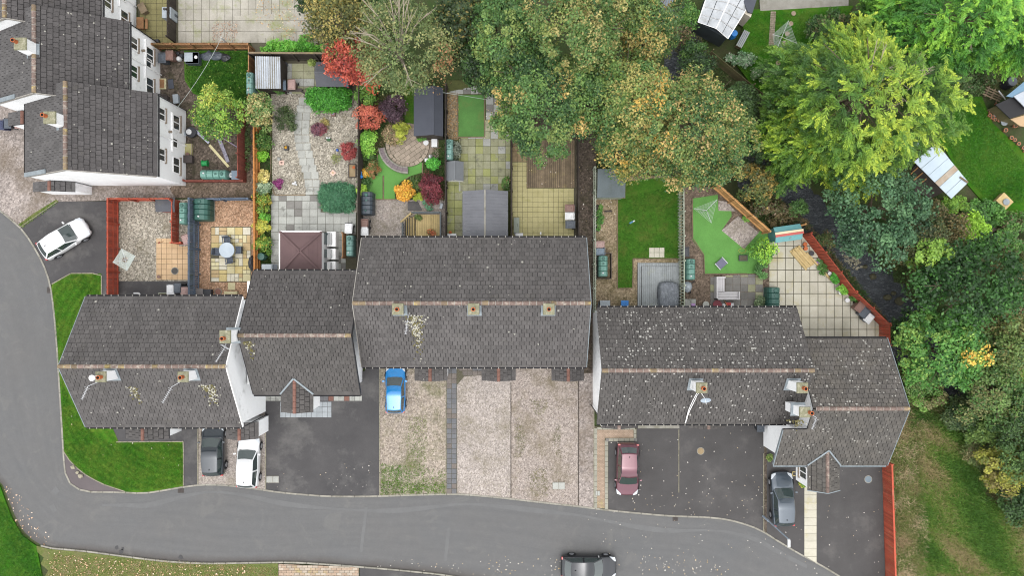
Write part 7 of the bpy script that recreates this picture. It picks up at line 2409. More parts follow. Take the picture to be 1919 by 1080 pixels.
 def glass(name, corners, inset, off, mm=C_glass, rows=1):
  c = sum((Vector(x) for x in corners), Vector()) / len(corners)
  n = (Vector(corners[1]) - Vector(corners[0])).cross(Vector(corners[2]) - Vector(corners[0])).normalized()
  if n.dot(c - Vector((0, 0, .4))) < 0:
   n = -n
  pts = [Vector(x) + (c - Vector(x)) * inset + n * off for x in corners]
  k_ = len(pts)
  q_ = MB()
  q_.add(pts + [x - n * .012 for x in pts], [tuple(range(k_)), tuple(range(2 * k_ - 1, k_ - 1, -1))] + [(i, k_ + i, k_ + (i + 1) % k_, (i + 1) % k_) for i in range(k_)])
  return q_.build(name, mm, t, world=False)
 def strip(name, r0, r1, f_lo, f_hi, edge, off, mm=C_glass):
  """Curved glass between two rows of the cabin grid."""
  q_ = MB()
  ups = []
  for j in range(5):
   a, b_ = Vector(V[r0 * 5 + j]), Vector(V[r1 * 5 + j])
   for f in (f_lo, f_hi):
    p_ = a + (b_ - a) * f
    p_.y *= edge
    ups.append(p_)
  n = (ups[1] - ups[0]).cross(ups[2] - ups[0]).normalized()
  if n.z < 0:
   n = -n
  ups = [p_ + n * off for p_ in ups]
  dn = [p_ - n * .015 for p_ in ups]
  fs = [(2 * j, 2 * j + 1, 2 * j + 3, 2 * j + 2) for j in range(4)] + [(10 + 2 * j + 2, 10 + 2 * j + 3, 10 + 2 * j + 1, 10 + 2 * j) for j in range(4)]
  fs += [(0, 10, 11, 1), (8, 9, 19, 18)] + [(2 * j, 2 * j + 2, 12 + 2 * j, 10 + 2 * j) for j in range(4)] + [(2 * j + 3, 2 * j + 1, 11 + 2 * j, 13 + 2 * j) for j in range(4)]
  q_.add(ups + dn, fs)
  return q_.build(name, mm, t, world=False, smooth=False)
 strip('windscreen', 0, 1, .06, .93, .91, .02)
 strip('rear_window', 3, 4, .1, .78, .88, .02)
 if roofm:
  strip('roof_panel', 1, 2, .08, 1.0, .93, .012, roofm)
  strip('roof_panel', 2, 3, 0.0, .92, .93, .012, roofm)
 for s_ in (0, 4):
  b1, b2, b3 = V[b0 + (0 if s_ == 0 else 3)], V[b0 + (1 if s_ == 0 else 4)], V[b0 + (2 if s_ == 0 else 5)]
  lift = lambda x: (x[0], x[1], x[2] + .14)
  glass('side_window', [V[s_], V[5 + s_], V[10 + s_], lift(b2)], .1, .012)
  glass('side_window', [lift(b2), V[10 + s_], V[15 + s_], V[20 + s_]], .12, .012)
 for s_ in (-1, 1):
  for fx in (.19, .80):
   q = MB()
   q.tube((X(fx), s_ * (hw - .21), .31), (X(fx), s_ * (hw + .012), .31), .315, n=20)
   w_ = q.build('wheel', C_tyre, t, world=False)
   q = MB()
   q.tube((X(fx), s_ * (hw + .004), .31), (X(fx), s_ * (hw + .028), .31), .205, .19, n=16)
   q.build('rim', C_rim, w_, world=False)
  q = MB()
  q.add([(X(.012), s_ * hw * .52, .60), (X(.035), s_ * hw * .87, .58), (X(.125), s_ * hw * .955, .655), (X(.1), s_ * hw * .84, .70), (X(.04), s_ * hw * .55, .66)], [(0, 1, 2, 3, 4)] if s_ > 0 else [(4, 3, 2, 1, 0)])
  q.v = q.v + [(x - .05, y * .97, z - .06) for x, y, z in q.v]
  q.f += [(i, 5 + i, 5 + (i + 1) % 5, (i + 1) % 5) for i in range(5)]
  q.m = [0] * len(q.f)
  q.build('headlight', C_lamp, t, world=False)
  q = MB()
  q.box((X(.975), s_ * hw * .8, belt - .2), (.12, .2, .2))
  q.build('tail_light', C_red, t, world=False, bevel=.02)
  q = MB()
  q.box((X(f0 + .065), s_ * (hw + .075), belt + .02), (.13, .2, .13), s_ * .2)
  q.build('wing_mirror', pm, t, world=False, bevel=.03)
  q = MB()
  for fx in (.19, .80):
   pts = [(X(fx) + .37 * math.cos(a), s_ * (hw * .995), .31 + .37 * math.sin(a)) for a in np.linspace(0, math.pi, 9)]
   q.path(pts, .025, 5)
  q.build('wheel_arch', C_trim, t, world=False)
  if rails:
   q = MB()
   q.tube((X(f1 + .05), s_ * wr * .97, zr + .0), (X(f2 - .02), s_ * wr * .93, zr - .02), .022)
   q.build('roof_rail', C_trim, t, world=False)
 q = MB()
 q.box((X(.012), 0, .3), (.08, Wd * .55, .14))
 q.build('grille', C_trim, t, world=False)
 q = MB()
 q.box((X(f0) + .03, 0, belt + .01), (.07, Wd * .7, .015))
 q.build('wiper_cowl', C_trim, t, world=False)
 q = MB()
 q.box((X(f2 - .05), 0, zr - .02), (.14, .04, .07), taper=.5)
 q.build('aerial_fin', C_trim, t, world=False)
 q = MB()
 q.box((X(.988), 0, .3), (.08, Wd * .68, .14))
 q.build('rear_bumper', C_trim, t, world=False)
 return t
K_white = paint('white car paint', (232, 234, 236), 0, .3)
K_slate = paint('slate car paint', (50, 58, 66), .5)
K_blue = paint('blue car paint', (4, 138, 214), .15)
K_pink = paint('dusky pink car paint', (104, 46, 64), .4)
K_steel = paint('steel grey car paint', (80, 92, 104), .5)
K_black = paint('blue black car paint', (28, 34, 42), .5)
car('white three door car parked at a slant on the western drive', 116, 447, R(32), 4.1, 1.78, 1.45, K_white, cab=(.25, .45, .83, .97))
car('slate grey hatchback beside the front lawn of the house at the bend', 397, 846, R(91), 4.05, 1.78, 1.5, K_slate, cab=(.26, .42, .88, .97))
car('white hatchback parked on pink gravel with its nose to the house', 463, 868, R(88), 4.0, 1.78, 1.5, K_white, cab=(.26, .42, .9, .98))
car('bright blue small hatchback on the mossy gravel drive', 740, 731, R(90), 3.72, 1.62, 1.48, K_blue, cab=(.25, .42, .9, .98))
car('dusky pink car facing the road on the worn tarmac', 1177, 882, R(-91), 4.2, 1.82, 1.58, K_pink, cab=(.26, .42, .83, .95), roofm=None, rails=True)
car('steel grey estate car parked beside the cream slab path', 1469, 938, R(92), 4.25, 1.8, 1.46, K_steel, cab=(.29, .46, .88, .97))
car('blue black car driving along the road at the lower edge', 1104, 1067, R(-1), 4.45, 1.82, 1.45, K_black, 'road', None, cab=(.27, .44, .80, .95))
# ------------------------------------------------------------------ vegetation
G = 1.6
M_leaf = leaf_mat('leaf')
M_bark = mat('bark', (112, 100, 84), (84, 74, 60), scale=5, grain=.3, gscale=14, rough=.95)
M_barkpale = mat('pale bark', (176, 166, 148), (146, 136, 118), scale=5, grain=.25, gscale=14, rough=.95)
def leaf_mesh(name, cen, axis, side, ln, wd, colr):
 """Many small four-cornered leaves in one mesh. Arrays: centre, long axis, side axis, length, width, colour."""
 n = len(cen)
 a = axis * (ln[:, None] * .5)
 b_ = side * (wd[:, None] * .5)
 nn = np.cross(axis, side) * (wd[:, None] * .12)
 V = np.empty((n, 4, 3))
 V[:, 0] = cen - a
 V[:, 1] = cen + b_ - a * .1 + nn
 V[:, 2] = cen + a
 V[:, 3] = cen - b_ - a * .1 + nn
 me = bpy.data.meshes.new(name)
 me.vertices.add(n * 4)
 me.vertices.foreach_set('co', V.reshape(-1).astype(np.float32))
 me.loops.add(n * 4)
 me.loops.foreach_set('vertex_index', np.arange(n * 4, dtype=np.int32))
 me.polygons.add(n)
 me.polygons.foreach_set('loop_start', np.arange(0, n * 4, 4, dtype=np.int32))
 me.update(calc_edges=True)
 ca = me.color_attributes.new('Col', 'FLOAT_COLOR', 'POINT')
 cc = np.ones((n, 4, 4), dtype=np.float32)
 cc[:, :, :3] = colr[:, None, :]
 ca.data.foreach_set('color', cc.reshape(-1))
 me.materials.append(M_leaf)
 return me
def unit(x):
 return x / np.maximum(1e-9, np.linalg.norm(x, axis=-1, keepdims=True))
GL = 1.0
def pal(cols):
 a = np.array([lin(x) for x in cols]) * GL
 g = a @ np.array([.3, .59, .11])
 return a * .94 + g[:, None] * .06
def blob_noise(p, seed, f):
 r_ = np.random.default_rng(seed)
 out = np.zeros(len(p))
 for i in range(5):
  d = r_.normal(size=3) * f
  out += np.sin(p @ d + r_.uniform(0, 6.28))
 return out / 2.5
def crown(center, rx, ry, rz, cols, nc, rc, per, leaf, seed, low=-.25, squash=.75, ratio=.62, outline=.3, patch=None, patch_w=None, sq=0, up=.55, inner=.0, droop=0.0, colour_f=.55, clump_var=.18, mixl=.35):
 """Leaf cloud: clumps spread through the outer part of an uneven ellipsoid."""
 r_ = np.random.default_rng(seed)
 d = unit(r_.normal(size=(nc * 3, 3)))
 d = d[d[:, 2] > low][:nc]
 k = len(d)
 if sq:
  d[:, :2] *= (np.hypot(d[:, 0], d[:, 1]) / np.maximum(1e-6, (np.abs(d[:, 0]) ** sq + np.abs(d[:, 1]) ** sq) ** (1 / sq)))[:, None]
 wob = 1 + outline * blob_noise(d, seed + 5, 2.6) * .7
 rad = (r_.uniform(.35 + inner, 1.0, k) ** .45) * wob
 cc = d * rad[:, None] * np.array([rx, ry, rz])
 rcl = rc * r_.uniform(.5, 1.6, k)
 cols = pal(cols)
 nv = (blob_noise(cc, seed + 9, colour_f) * .5 + .5) + r_.normal(0, .22, k)
 idx = np.clip((nv * len(cols)).astype(int), 0, len(cols) - 1)
 cb = cols[idx] * r_.uniform(1 - clump_var, 1 + clump_var, k)[:, None]
 if patch is not None:
  pc = pal(patch)
  for (px_, py_, pr_) in patch_w:
   m_ = np.hypot(cc[:, 0] - px_, cc[:, 1] - py_) < pr_ * r_.uniform(.4, 1.0, k)
   cb[m_] = pc[r_.integers(0, len(pc), m_.sum())]
 n = k * per
 ci = np.repeat(np.arange(k), per)
 ld = unit(r_.normal(size=(n, 3)))
 ld[:, 2] = np.where(ld[:, 2] < -.3, -ld[:, 2], ld[:, 2])
 rr = r_.uniform(.15, 1, n) ** .5
 cen = cc[ci] + ld * (rr * rcl[ci])[:, None] * np.array([1, 1, squash])
 cen[:, 2] -= droop * (np.hypot(ld[:, 0], ld[:, 1]) * rr) ** 2 * rcl[ci]
 nrm = unit(ld * .6 + unit(cc[ci]) * .3 + np.array([0, 0, up]) + r_.normal(0, .45, (n, 3)))
 ax = unit(np.cross(nrm, r_.normal(size=(n, 3))))
 ax = unit(ax + ld * .5 * (1 - .0))
 sd = unit(np.cross(nrm, ax))
 ln = leaf * r_.uniform(.5, 1.5, n)
 cl = cb[ci] * r_.uniform(.72, 1.3, n)[:, None]
 # a few leaves turn the neighbouring colour
 sw = r_.random(n) < mixl
 cl[sw] = cols[r_.integers(0, len(cols), sw.sum())]
 return cen + np.array(center), ax, sd, ln, ln * ratio, np.clip(cl, 0, .8)
def limbs(root, base, top, rx, ry, n, r0, m, seed, zlo=.35, vis=1.0, name='trunk'):
 r_ = random.Random(seed)
 q = MB()
 b = Vector(base)
 tp = Vector(top)
 pts = [b]
 for f in (.3, .6, .85):
  pts.append(b + (tp - b) * f + Vector((r_.uniform(-.15, .15), r_.uniform(-.15, .15), 0)))
 rad = [r0, r0 * .8, r0 * .6, r0 * .35]
 for i in range(3):
  q.tube(pts[i], pts[i + 1], rad[i], rad[i + 1], 8)
 tr = q.build(name, m, root)
 for i in range(n):
  a = 2 * math.pi * i / n + r_.uniform(-.3, .3)
  f = r_.uniform(zlo, .85)
  s = b + (tp - b) * f
  e = Vector((b.x + rx * .8 * vis * math.cos(a), b.y + ry * .8 * vis * math.sin(a), s.z + (tp.z - b.z) * r_.uniform(.12, .3)))
  md = s + (e - s) * .5 + Vector((0, 0, .3))
  q = MB()
  q.tube(s, md, r0 * .4, r0 * .25, 6)
  q.tube(md, e, r0 * .25, r0 * .08, 6)
  for k in range(2):
   e2 = e + Vector((r_.uniform(-.5, .5) * rx * .5, r_.uniform(-.5, .5) * ry * .5, r_.uniform(.1, .8)))
   q.tube(md + (e - md) * .4, e2, r0 * .14, r0 * .05, 5)
  q.build('limb', m, root)
 return tr
SEED = [100]
def tree(label, u, v, rpx, h, cols, name='broadleaf_tree', cat='tree', rpy=None, leaf=.17, nc=None, per=120, rc=.55, zc=None, rz=None, m=None, group=None, part='crown', nlimb=6, z0=-.12, **kw):
 """(u, v): middle of the crown in the photograph; rpx, rpy: its half extents in pixels; h: height."""
 SEED[0] += 17
 sd = SEED[0]
 zc = zc if zc is not None else h * .62
 p = P(u, v, zc)
 k = (H - zc) / F
 rx, ry = rpx * k, (rpy or rpx) * k
 rz = rz or (h - zc)
 t = thing(name, label, cat, (p.x, p.y, z0), group=group)
 nc = nc or max(12, int(2.7 * (rx * ry + .7 * rz * (rx + ry) / 2) / (rc * rc)))
 A = crown((0, 0, zc - z0), rx * .93, ry * .93, rz, cols, nc, rc, per, leaf, sd, **kw)
 put(part, leaf_mesh(part, *A), t)
 if nlimb:
  limbs(t, (p.x, p.y, z0), (p.x, p.y, zc + rz * .5), rx, ry, nlimb, max(.05, min(.32, h * .028)), m or M_bark, sd)
 return t
GOLDM = [(52, 84, 42), (72, 104, 50), (92, 118, 56), (120, 130, 62), (150, 142, 76), (172, 150, 92), (84, 112, 52), (64, 96, 46), (102, 122, 58)]
GREENM = [(44, 74, 38), (58, 92, 44), (76, 112, 52), (94, 124, 58), (116, 134, 66), (66, 100, 48)]
DARKG = [(30, 50, 26), (38, 62, 30), (50, 78, 36), (62, 92, 42)]
# --- big trees behind the gardens
tree('large green sycamore overhanging the brown timber deck', 1012, 192, 108, 10.5, GREENM, rpy=108, leaf=.165, patch=[(176, 152, 84), (150, 140, 76)], patch_w=[(1.4, .6, .9), (-1.9, -.5, .8), (2.6, -2, .8), (-3.2, .4, .6), (-3, -.9, .6)], colour_f=.8)
tree('large golden brown tree above the grey green shed', 1280, 248, 132, 11, GOLDM, rpy=122, leaf=.165, patch=[(188, 150, 62), (176, 150, 82), (112, 124, 58)], patch_w=[(-3.0, .6, 1.1), (-2.0, -1.2, 1.0), (-3.6, -1.6, .9), (-2.5, -2.8, .9)], colour_f=.8, mixl=.55)
tree('yellow tinted tree between the sycamore and the golden brown tree', 1190, 195, 88, 11.3, [(50, 84, 42), (70, 106, 50), (92, 122, 56), (116, 134, 64), (152, 146, 78)], rpy=100, leaf=.165, patch=[(184, 150, 66), (170, 150, 82), (128, 134, 62)], patch_w=[(1.6, 1.6, .8), (1.2, .2, .7), (2.0, 2.6, .8), (.4, -.8, .7)], colour_f=.8)
tree('dark leafy tree filling the gap between the sycamore and the golden brown tree', 1112, 172, 52, 9.0, GREENM, rpy=92, leaf=.165)
tree('amber edged tree overhanging the grey green shed', 1172, 272, 66, 8.5, [(58, 88, 44), (80, 110, 52), (104, 122, 56), (136, 134, 66), (150, 140, 72)], rpy=58, leaf=.165, patch=[(188, 150, 62), (176, 150, 78), (150, 142, 66)], patch_w=[(-1.6, -1.0, .8), (-.4, -1.6, .8), (1.0, -1.4, .7), (.6, .6, .6)], mixl=.5)
tree('tall tan and green tree at the top edge above the sycamore', 1085, 62, 100, 12, [(54, 86, 42), (72, 106, 50), (94, 118, 56), (120, 130, 66), (148, 140, 82), (82, 110, 52)], rpy=85, leaf=.165)
tree('dark green tree behind the big sycamore on its left', 945, 70, 70, 10, GREENM, rpy=85, leaf=.165)
tree('green tree at the top edge beside the grey corrugated shed roof', 1205, 62, 62, 9.5, [(58, 86, 42), (76, 106, 50), (104, 122, 58), (150, 136, 72)], rpy=80, leaf=.165)
tree('shadowy mixed tree between the birch and the dark green tree', 868, 50, 55, 8.5, [(44, 62, 32), (62, 82, 40), (92, 98, 48), (130, 116, 56)], rpy=62, leaf=.22)
tree('dark ivy green tree low beside the small green turf', 905, 130, 42, 6.5, DARKG + [(70, 96, 48)], rpy=45, leaf=.2)
tree('olive yellow thinning tree over the upper stone yard', 640, 38, 72, 7.5, [(70, 78, 40), (96, 98, 48), (122, 116, 56), (158, 142, 74), (72, 86, 46)], rpy=66, leaf=.17, per=80, rc=.75, nc=120)
tree('dark shrubby tree behind the red maple at the top edge', 690, 22, 36, 5.5, DARKG, leaf=.17, rpy=42)
tree('dark green tree at the top between birch and yard', 600, -6, 40, 6, DARKG, leaf=.18)
# --- birch: open crown with pale stems showing
t = tree('open birch with pale bare stems showing through olive leaves', 762, 92, 104, 10, [(78, 98, 54), (96, 112, 62), (116, 124, 70), (88, 106, 58), (134, 134, 84)], name='birch_tree', rpy=98, leaf=.15, per=40, rc=.55, nc=360, mixl=.3, nlimb=0, outline=.3, droop=.5, patch=[(150, 116, 74), (140, 98, 64), (128, 122, 74)], patch_w=[(3.2, -1.6, 1.4), (2.6, -2.9, 1.2), (-2.4, -2.2, .9)])
pc_ = P(752, 120, 6)
r2 = random.Random(5)
q = MB()
q.tube((pc_.x, pc_.y, -.12), (pc_.x + .1, pc_.y + .2, 6.8), .17, .12, 8)
q.build('trunk', M_barkpale, t)
for i in range(17):
 a = R(r2.uniform(0, 360)) if i > 10 else R(r2.uniform(50, 175))
 s = Vector((pc_.x + .1, pc_.y + .2, r2.uniform(5.6, 7.2)))
 Lb = r2.uniform(2.2, 4.2)
 e = s + Vector((math.cos(a) * Lb, math.sin(a) * Lb, r2.uniform(2.6, 3.9)))
 md = s + (e - s) * .5 + Vector((r2.uniform(-.3, .3), r2.uniform(-.3, .3), 1.3))
 q = MB()
 q.tube(s, md, .055, .04, 6)
 q.tube(md, e, .04, .016, 5)
 for k in range(3):
  b0 = md + (e - md) * r2.uniform(.1, .7)
  a2 = a + r2.uniform(-.7, .7)
  l2 = r2.uniform(.6, 1.3)
  q.tube(b0, b0 + Vector((math.cos(a2) * l2, math.sin(a2) * l2, r2.uniform(.3, .7))), .024, .01, 4)
 q.build('limb', M_barkpale, t)
REDM = [(158, 64, 48), (178, 78, 58), (190, 92, 66), (142, 56, 46)]
tree('flame red maple beside the open birch', 668, 112, 50, 6.2, REDM, name='maple_tree', rpy=54, leaf=.17, rc=.55, per=90, outline=.3, patch=[(150, 96, 60), (168, 76, 44)], patch_w=[(1.5, -1.5, .9)])
tree('round bright green tree in the brown lane yard', 406, 212, 46, 4.6, [(72, 112, 36), (98, 138, 46), (124, 158, 54), (156, 166, 62)], name='small_tree', leaf=.2, rc=.5, per=80, ratio=.45)
tree('variegated cream and green shrub tree over the orange fence', 491, 208, 26, 3.8, [(66, 100, 46), (88, 120, 58), (112, 136, 72), (150, 140, 84), (170, 168, 112)], name='small_tree', rpy=32, leaf=.16, rc=.42, per=80)
# --- shrubs in the gardens: label, u, v, rx, ry, height, colours, options
SHR = [
 ('clipped bright green hedge block beside the grey felt shed', 616, 185, 40, 20, 1.7, [(52, 118, 28), (70, 142, 36), (88, 160, 44)], dict(leaf=.13, rc=.33, per=70, outline=.03, name='clipped_hedge', cat='hedge', nc=320, low=-.6, inner=.0, sq=6)),
 ('coral red dome maple on the trellis side of the colourful garden', 693, 221, 27, 26, 2.0, [(168, 84, 66), (186, 96, 76), (196, 112, 84), (150, 76, 60)], dict(leaf=.12, rc=.35, per=80)),
 ('green bush between the red maple and the coral dome', 683, 182, 21, 22, 1.9, [(70, 112, 40), (92, 134, 48), (118, 150, 58)], dict(leaf=.14, rc=.35)),
 ('dark purple bush beside the coral dome maple', 737, 201, 24, 27, 2.2, [(66, 48, 58), (84, 62, 74), (104, 82, 92), (52, 40, 48)], dict(leaf=.11, rc=.35, per=90)),
 ('light green bush below the coral dome maple', 688, 267, 20, 23, 1.5, [(92, 150, 44), (112, 170, 54), (136, 186, 66)], dict(leaf=.13, rc=.32)),
 ('golden grass like bush beside the circular patio', 752, 246, 13, 16, 1.0, [(150, 160, 50), (172, 178, 62), (130, 146, 48)], dict(leaf=.2, rc=.25, ratio=.2, per=80)),
 ('mixed dull green bush left of the golden bush', 735, 252, 17, 17, 1.1, [(84, 98, 54), (104, 116, 62), (126, 122, 72), (150, 130, 100)], dict(leaf=.12, rc=.28)),
 ('golden yellow dome maple in the lower bed', 757, 360, 17, 18, 1.4, [(208, 160, 30), (224, 178, 44), (232, 190, 70), (206, 148, 44)], dict(leaf=.14, rc=.3, per=90)),
 ('dark red maple dome beside the dark timber fence', 808, 350, 22, 28, 2.0, [(92, 38, 46), (110, 46, 54), (124, 56, 64), (78, 34, 42)], dict(leaf=.11, rc=.35, per=100)),
 ('low green plants around the golden maple', 780, 346, 20, 14, .5, [(70, 98, 48), (92, 114, 52), (120, 130, 60), (84, 84, 60)], dict(leaf=.13, rc=.25)),
 ('yellow green clump below the dark red maple', 786, 371, 9, 7, .5, [(150, 170, 50), (172, 190, 60)], dict(leaf=.12, rc=.2)),
 ('blue green clump beside the slate mat', 802, 381, 10, 10, .5, [(78, 128, 98), (96, 146, 112)], dict(leaf=.14, rc=.2)),
 ('bright green plant by the white ornament', 811, 307, 11, 12, .9, [(62, 146, 44), (84, 166, 54)], dict(leaf=.14, rc=.25)),
 ('green plant against the black shed corner', 790, 252, 7, 10, .9, [(86, 140, 52), (112, 156, 62)], dict(leaf=.14, rc=.2)),
 ('lime green shrub by the black ribbed tank', 679, 356, 9, 10, .9, [(136, 180, 50), (164, 200, 66)], dict(leaf=.13, rc=.22)),
 ('orange and yellow flowers beside the trellis', 685, 324, 7, 7, .6, [(222, 160, 40), (234, 180, 80), (110, 130, 60)], dict(leaf=.1, rc=.18)),
 ('rusty leaved plant in the corner bed', 695, 315, 14, 15, .7, [(150, 98, 62), (120, 110, 60), (172, 120, 82), (90, 104, 52)], dict(leaf=.12, rc=.25)),
 ('dark green clump behind the light green bush', 694, 292, 14, 10, .7, [(52, 82, 36), (70, 100, 44)], dict(leaf=.12, rc=.25)),
 ('dark green plants under the black trellis end', 683, 345, 12, 9, .6, [(50, 84, 38), (70, 104, 46)], dict(leaf=.12, rc=.25)),
 ('spreading blue green juniper mat beside the slab patio', 632, 371, 33, 27, .6, [(60, 110, 78), (72, 124, 88), (84, 134, 96), (52, 98, 70)], dict(leaf=.22, rc=.24, ratio=.2, per=60, nc=330, outline=.06, name='juniper', inner=.0, sq=7)),
 ('dark dull green bush beside the slab path', 535, 223, 17, 24, 1.3, [(58, 78, 44), (74, 92, 52), (90, 104, 60)], dict(leaf=.12, rc=.35)),
 ('small purple maple on the grey gravel', 597, 242, 13, 11, .9, [(92, 60, 78), (112, 72, 84), (136, 76, 82)], dict(leaf=.16, rc=.2, ratio=.3, outline=.4)),
 ('crimson maple leaning on the trellis', 654, 284, 15, 18, 1.2, [(144, 62, 62), (160, 76, 72), (128, 54, 56)], dict(leaf=.16, rc=.25, ratio=.3, outline=.35)),
 ('sparse yellow grass on the grey gravel', 608, 233, 11, 8, .4, [(170, 150, 84), (150, 140, 76)], dict(leaf=.22, rc=.2, ratio=.12, per=24)),
 ('sparse green grass below the crimson maple', 631, 296, 9, 8, .4, [(140, 140, 84), (120, 130, 76)], dict(leaf=.22, rc=.2, ratio=.12, per=20)),
 ('purple heather clump at the lower left gravel', 521, 344, 6, 7, .5, [(128, 52, 106), (104, 44, 88)], dict(leaf=.1, rc=.16)),
 ('ivy covering the end of the corrugated lean-to', 505, 170, 26, 8, 1.0, [(48, 86, 34), (66, 108, 44), (84, 124, 52)], dict(leaf=.13, rc=.28, name='ivy')),
 ('pale green shrub low on the slab yard', 584, 117, 6, 4, .5, [(150, 166, 84), (130, 150, 74)], dict(leaf=.12, rc=.18)),
 ('dark green shrub along the orange fence top', 494, 263, 15, 20, 1.2, [(58, 94, 36), (78, 112, 42), (104, 124, 50)], dict(leaf=.13, rc=.3)),
 ('lime green ball shrub beside the orange fence', 494, 292, 9, 9, .8, [(110, 170, 36), (134, 190, 46)], dict(leaf=.11, rc=.2, outline=.08)),
 ('cream yellow shrub halfway down the orange fence', 494, 331, 10, 12, .9, [(206, 190, 104), (222, 206, 130), (170, 160, 84)], dict(leaf=.13, rc=.22)),
 ('silver green shrub near the lane fence end', 493, 353, 16, 13, .9, [(130, 152, 122), (156, 174, 142), (108, 134, 100)], dict(leaf=.14, rc=.25)),
 ('green and orange shrub beside the slab patio edge', 494, 383, 13, 20, 1.1, [(84, 122, 40), (120, 146, 46), (170, 150, 54), (66, 104, 36)], dict(leaf=.13, rc=.28)),
 ('bright green small shrub above the yellow leaved one', 495, 408, 10, 9, .9, [(80, 146, 40), (104, 166, 50)], dict(leaf=.12, rc=.22)),
 ('yellow leaved shrub by the orange fence', 492, 424, 14, 15, 1.1, [(196, 190, 66), (212, 206, 90), (150, 160, 56)], dict(leaf=.17, rc=.25, ratio=.35)),
 ('lowest green and yellow shrub along the orange fence', 495, 461, 14, 18, 1.1, [(86, 126, 40), (124, 150, 48), (180, 160, 60)], dict(leaf=.13, rc=.28)),
 ('low green plants on the brown yard wall foot', 463, 268, 6, 60, .4, [(70, 92, 50), (90, 110, 60)], dict(leaf=.12, rc=.22, per=20)),
 ('bright two toned green shrub beside the white slab patio', 1428, 470, 20, 22, 2.2, [(78, 128, 44), (104, 156, 48), (138, 182, 52), (60, 106, 40)], dict(leaf=.16, rc=.4, patch=[(150, 196, 48), (166, 206, 62)], patch_w=[(.25, .35, .55)])),
 ('dark leaved plant under the two toned shrub', 1428, 508, 11, 14, .9, [(66, 110, 56), (88, 132, 70)], dict(leaf=.14, rc=.25)),
 ('grey green plant by the wooden edge near the dark tank', 1424, 568, 12, 10, .6, [(88, 108, 78), (110, 128, 92)], dict(leaf=.13, rc=.22)),
 ('green plants at the foot of the tan diagonal fence', 1398, 408, 6, 6, .4, [(86, 138, 54), (112, 156, 62)], dict(leaf=.12, rc=.18)),
 ('small green plants in the tyre planters', 1124, 408, 6, 24, .5, [(70, 120, 50), (96, 140, 60), (120, 130, 80)], dict(leaf=.13, rc=.2, per=30)),
 ('ivy spilling round the mint tank', 855, 284, 6, 18, .9, [(96, 104, 92), (130, 138, 122), (64, 76, 56)], dict(leaf=.12, rc=.22, name='ivy')),
 ('green creeper on the dark fence by the big grey shed', 948, 346, 5, 12, 1.2, [(84, 120, 50), (66, 98, 42), (110, 92, 60)], dict(leaf=.13, rc=.2)),
 ('rusty potted plant on the raised pale deck', 808, 437, 6, 5, .9, [(150, 84, 54), (172, 104, 66), (110, 104, 58)], dict(leaf=.12, rc=.16, zc=.75)),
 ('small green plant on the corner of the raised deck', 784, 407, 5, 4, .8, [(84, 104, 50), (104, 120, 60)], dict(leaf=.1, rc=.14, zc=.7)),
 ('lush hosta in the wide dark pot', 1565, 520, 9, 8, .6, [(58, 132, 40), (80, 154, 50)], dict(leaf=.22, rc=.18, zc=.45)),
 ('bright green plant spilling from the white ringed pot', 1580, 543, 9, 6, .6, [(86, 156, 46), (120, 176, 54)], dict(leaf=.22, rc=.18, zc=.45)),
 ('green plants along the foot of the long red fence', 1540, 502, 8, 14, .4, [(74, 116, 50), (98, 134, 60)], dict(leaf=.13, rc=.2, per=30)),
 ('leafy plants between the last pot and the bins', 1604, 560, 9, 8, .5, [(76, 122, 50), (100, 146, 60)], dict(leaf=.16, rc=.2)),
 ('yellow flowered plant in front of the gabled porch', 1503, 906, 5, 7, .5, [(96, 136, 50), (210, 200, 60), (120, 150, 60)], dict(leaf=.11, rc=.15)),
 ('weeds at the corner of the white gable', 1442, 858, 5, 5, .4, [(90, 116, 54), (120, 136, 66)], dict(leaf=.12, rc=.14)),
 ('bright green hedge strip along the top of the dark brown fence', 545, 90, 60, 8, 1.0, [(66, 134, 34), (88, 156, 44), (110, 172, 54)], dict(leaf=.2, rc=.26, nc=120, ratio=.35, name='hedge', cat='hedge')),
 ('small green bush above the hedge strip', 570, 76, 12, 9, .9, [(76, 136, 44), (98, 154, 52)], dict(leaf=.15, rc=.24)),
 ('leafy bush beside the grey corrugated shed roof', 1288, 40, 20, 30, 2.0, [(62, 104, 40), (84, 126, 48), (110, 142, 62)], dict(leaf=.16, rc=.4)),
 ('bushy green hedge end below the greenhouse', 1300, 95, 26, 20, 2.0, [(44, 74, 34), (62, 98, 42), (86, 116, 52)], dict(leaf=.15, rc=.4)),
 ('brown leaved shrub at the corner of the far hedge', 1276, 70, 18, 14, 1.8, [(88, 72, 54), (104, 90, 62), (74, 84, 46)], dict(leaf=.14, rc=.35)),
 ('dark hedge bush along the back of the golden brown tree', 1308, 128, 34, 24, 3.0, DARKG + [(78, 110, 56)], dict(leaf=.16, rc=.45)),
 ('grey green flowering plants beside the old mossy fence', 1392, 112, 26, 12, .9, [(86, 120, 84), (112, 140, 104), (160, 164, 150), (66, 104, 56)], dict(leaf=.16, rc=.28)),
 ('pale flowered plants near the far rotary lawn', 1424, 140, 18, 12, .8, [(78, 112, 62), (104, 130, 80), (176, 176, 160)], dict(leaf=.14, rc=.26)),
 ('autumn shrub with orange tips behind the tan fence', 1418, 342, 34, 34, 3.2, [(72, 90, 44), (96, 108, 52), (150, 128, 60), (88, 96, 56)], dict(leaf=.18, rc=.45, patch=[(206, 146, 66), (214, 164, 88)], patch_w=[(.35, .2, .5), (-.1, .75, .35)])),
 ('brown bramble scrub on the near bank of the stream', 1452, 398, 40, 22, 1.0, [(84, 78, 52), (104, 92, 62), (72, 86, 44), (120, 100, 78)], dict(leaf=.16, rc=.4, per=60)),
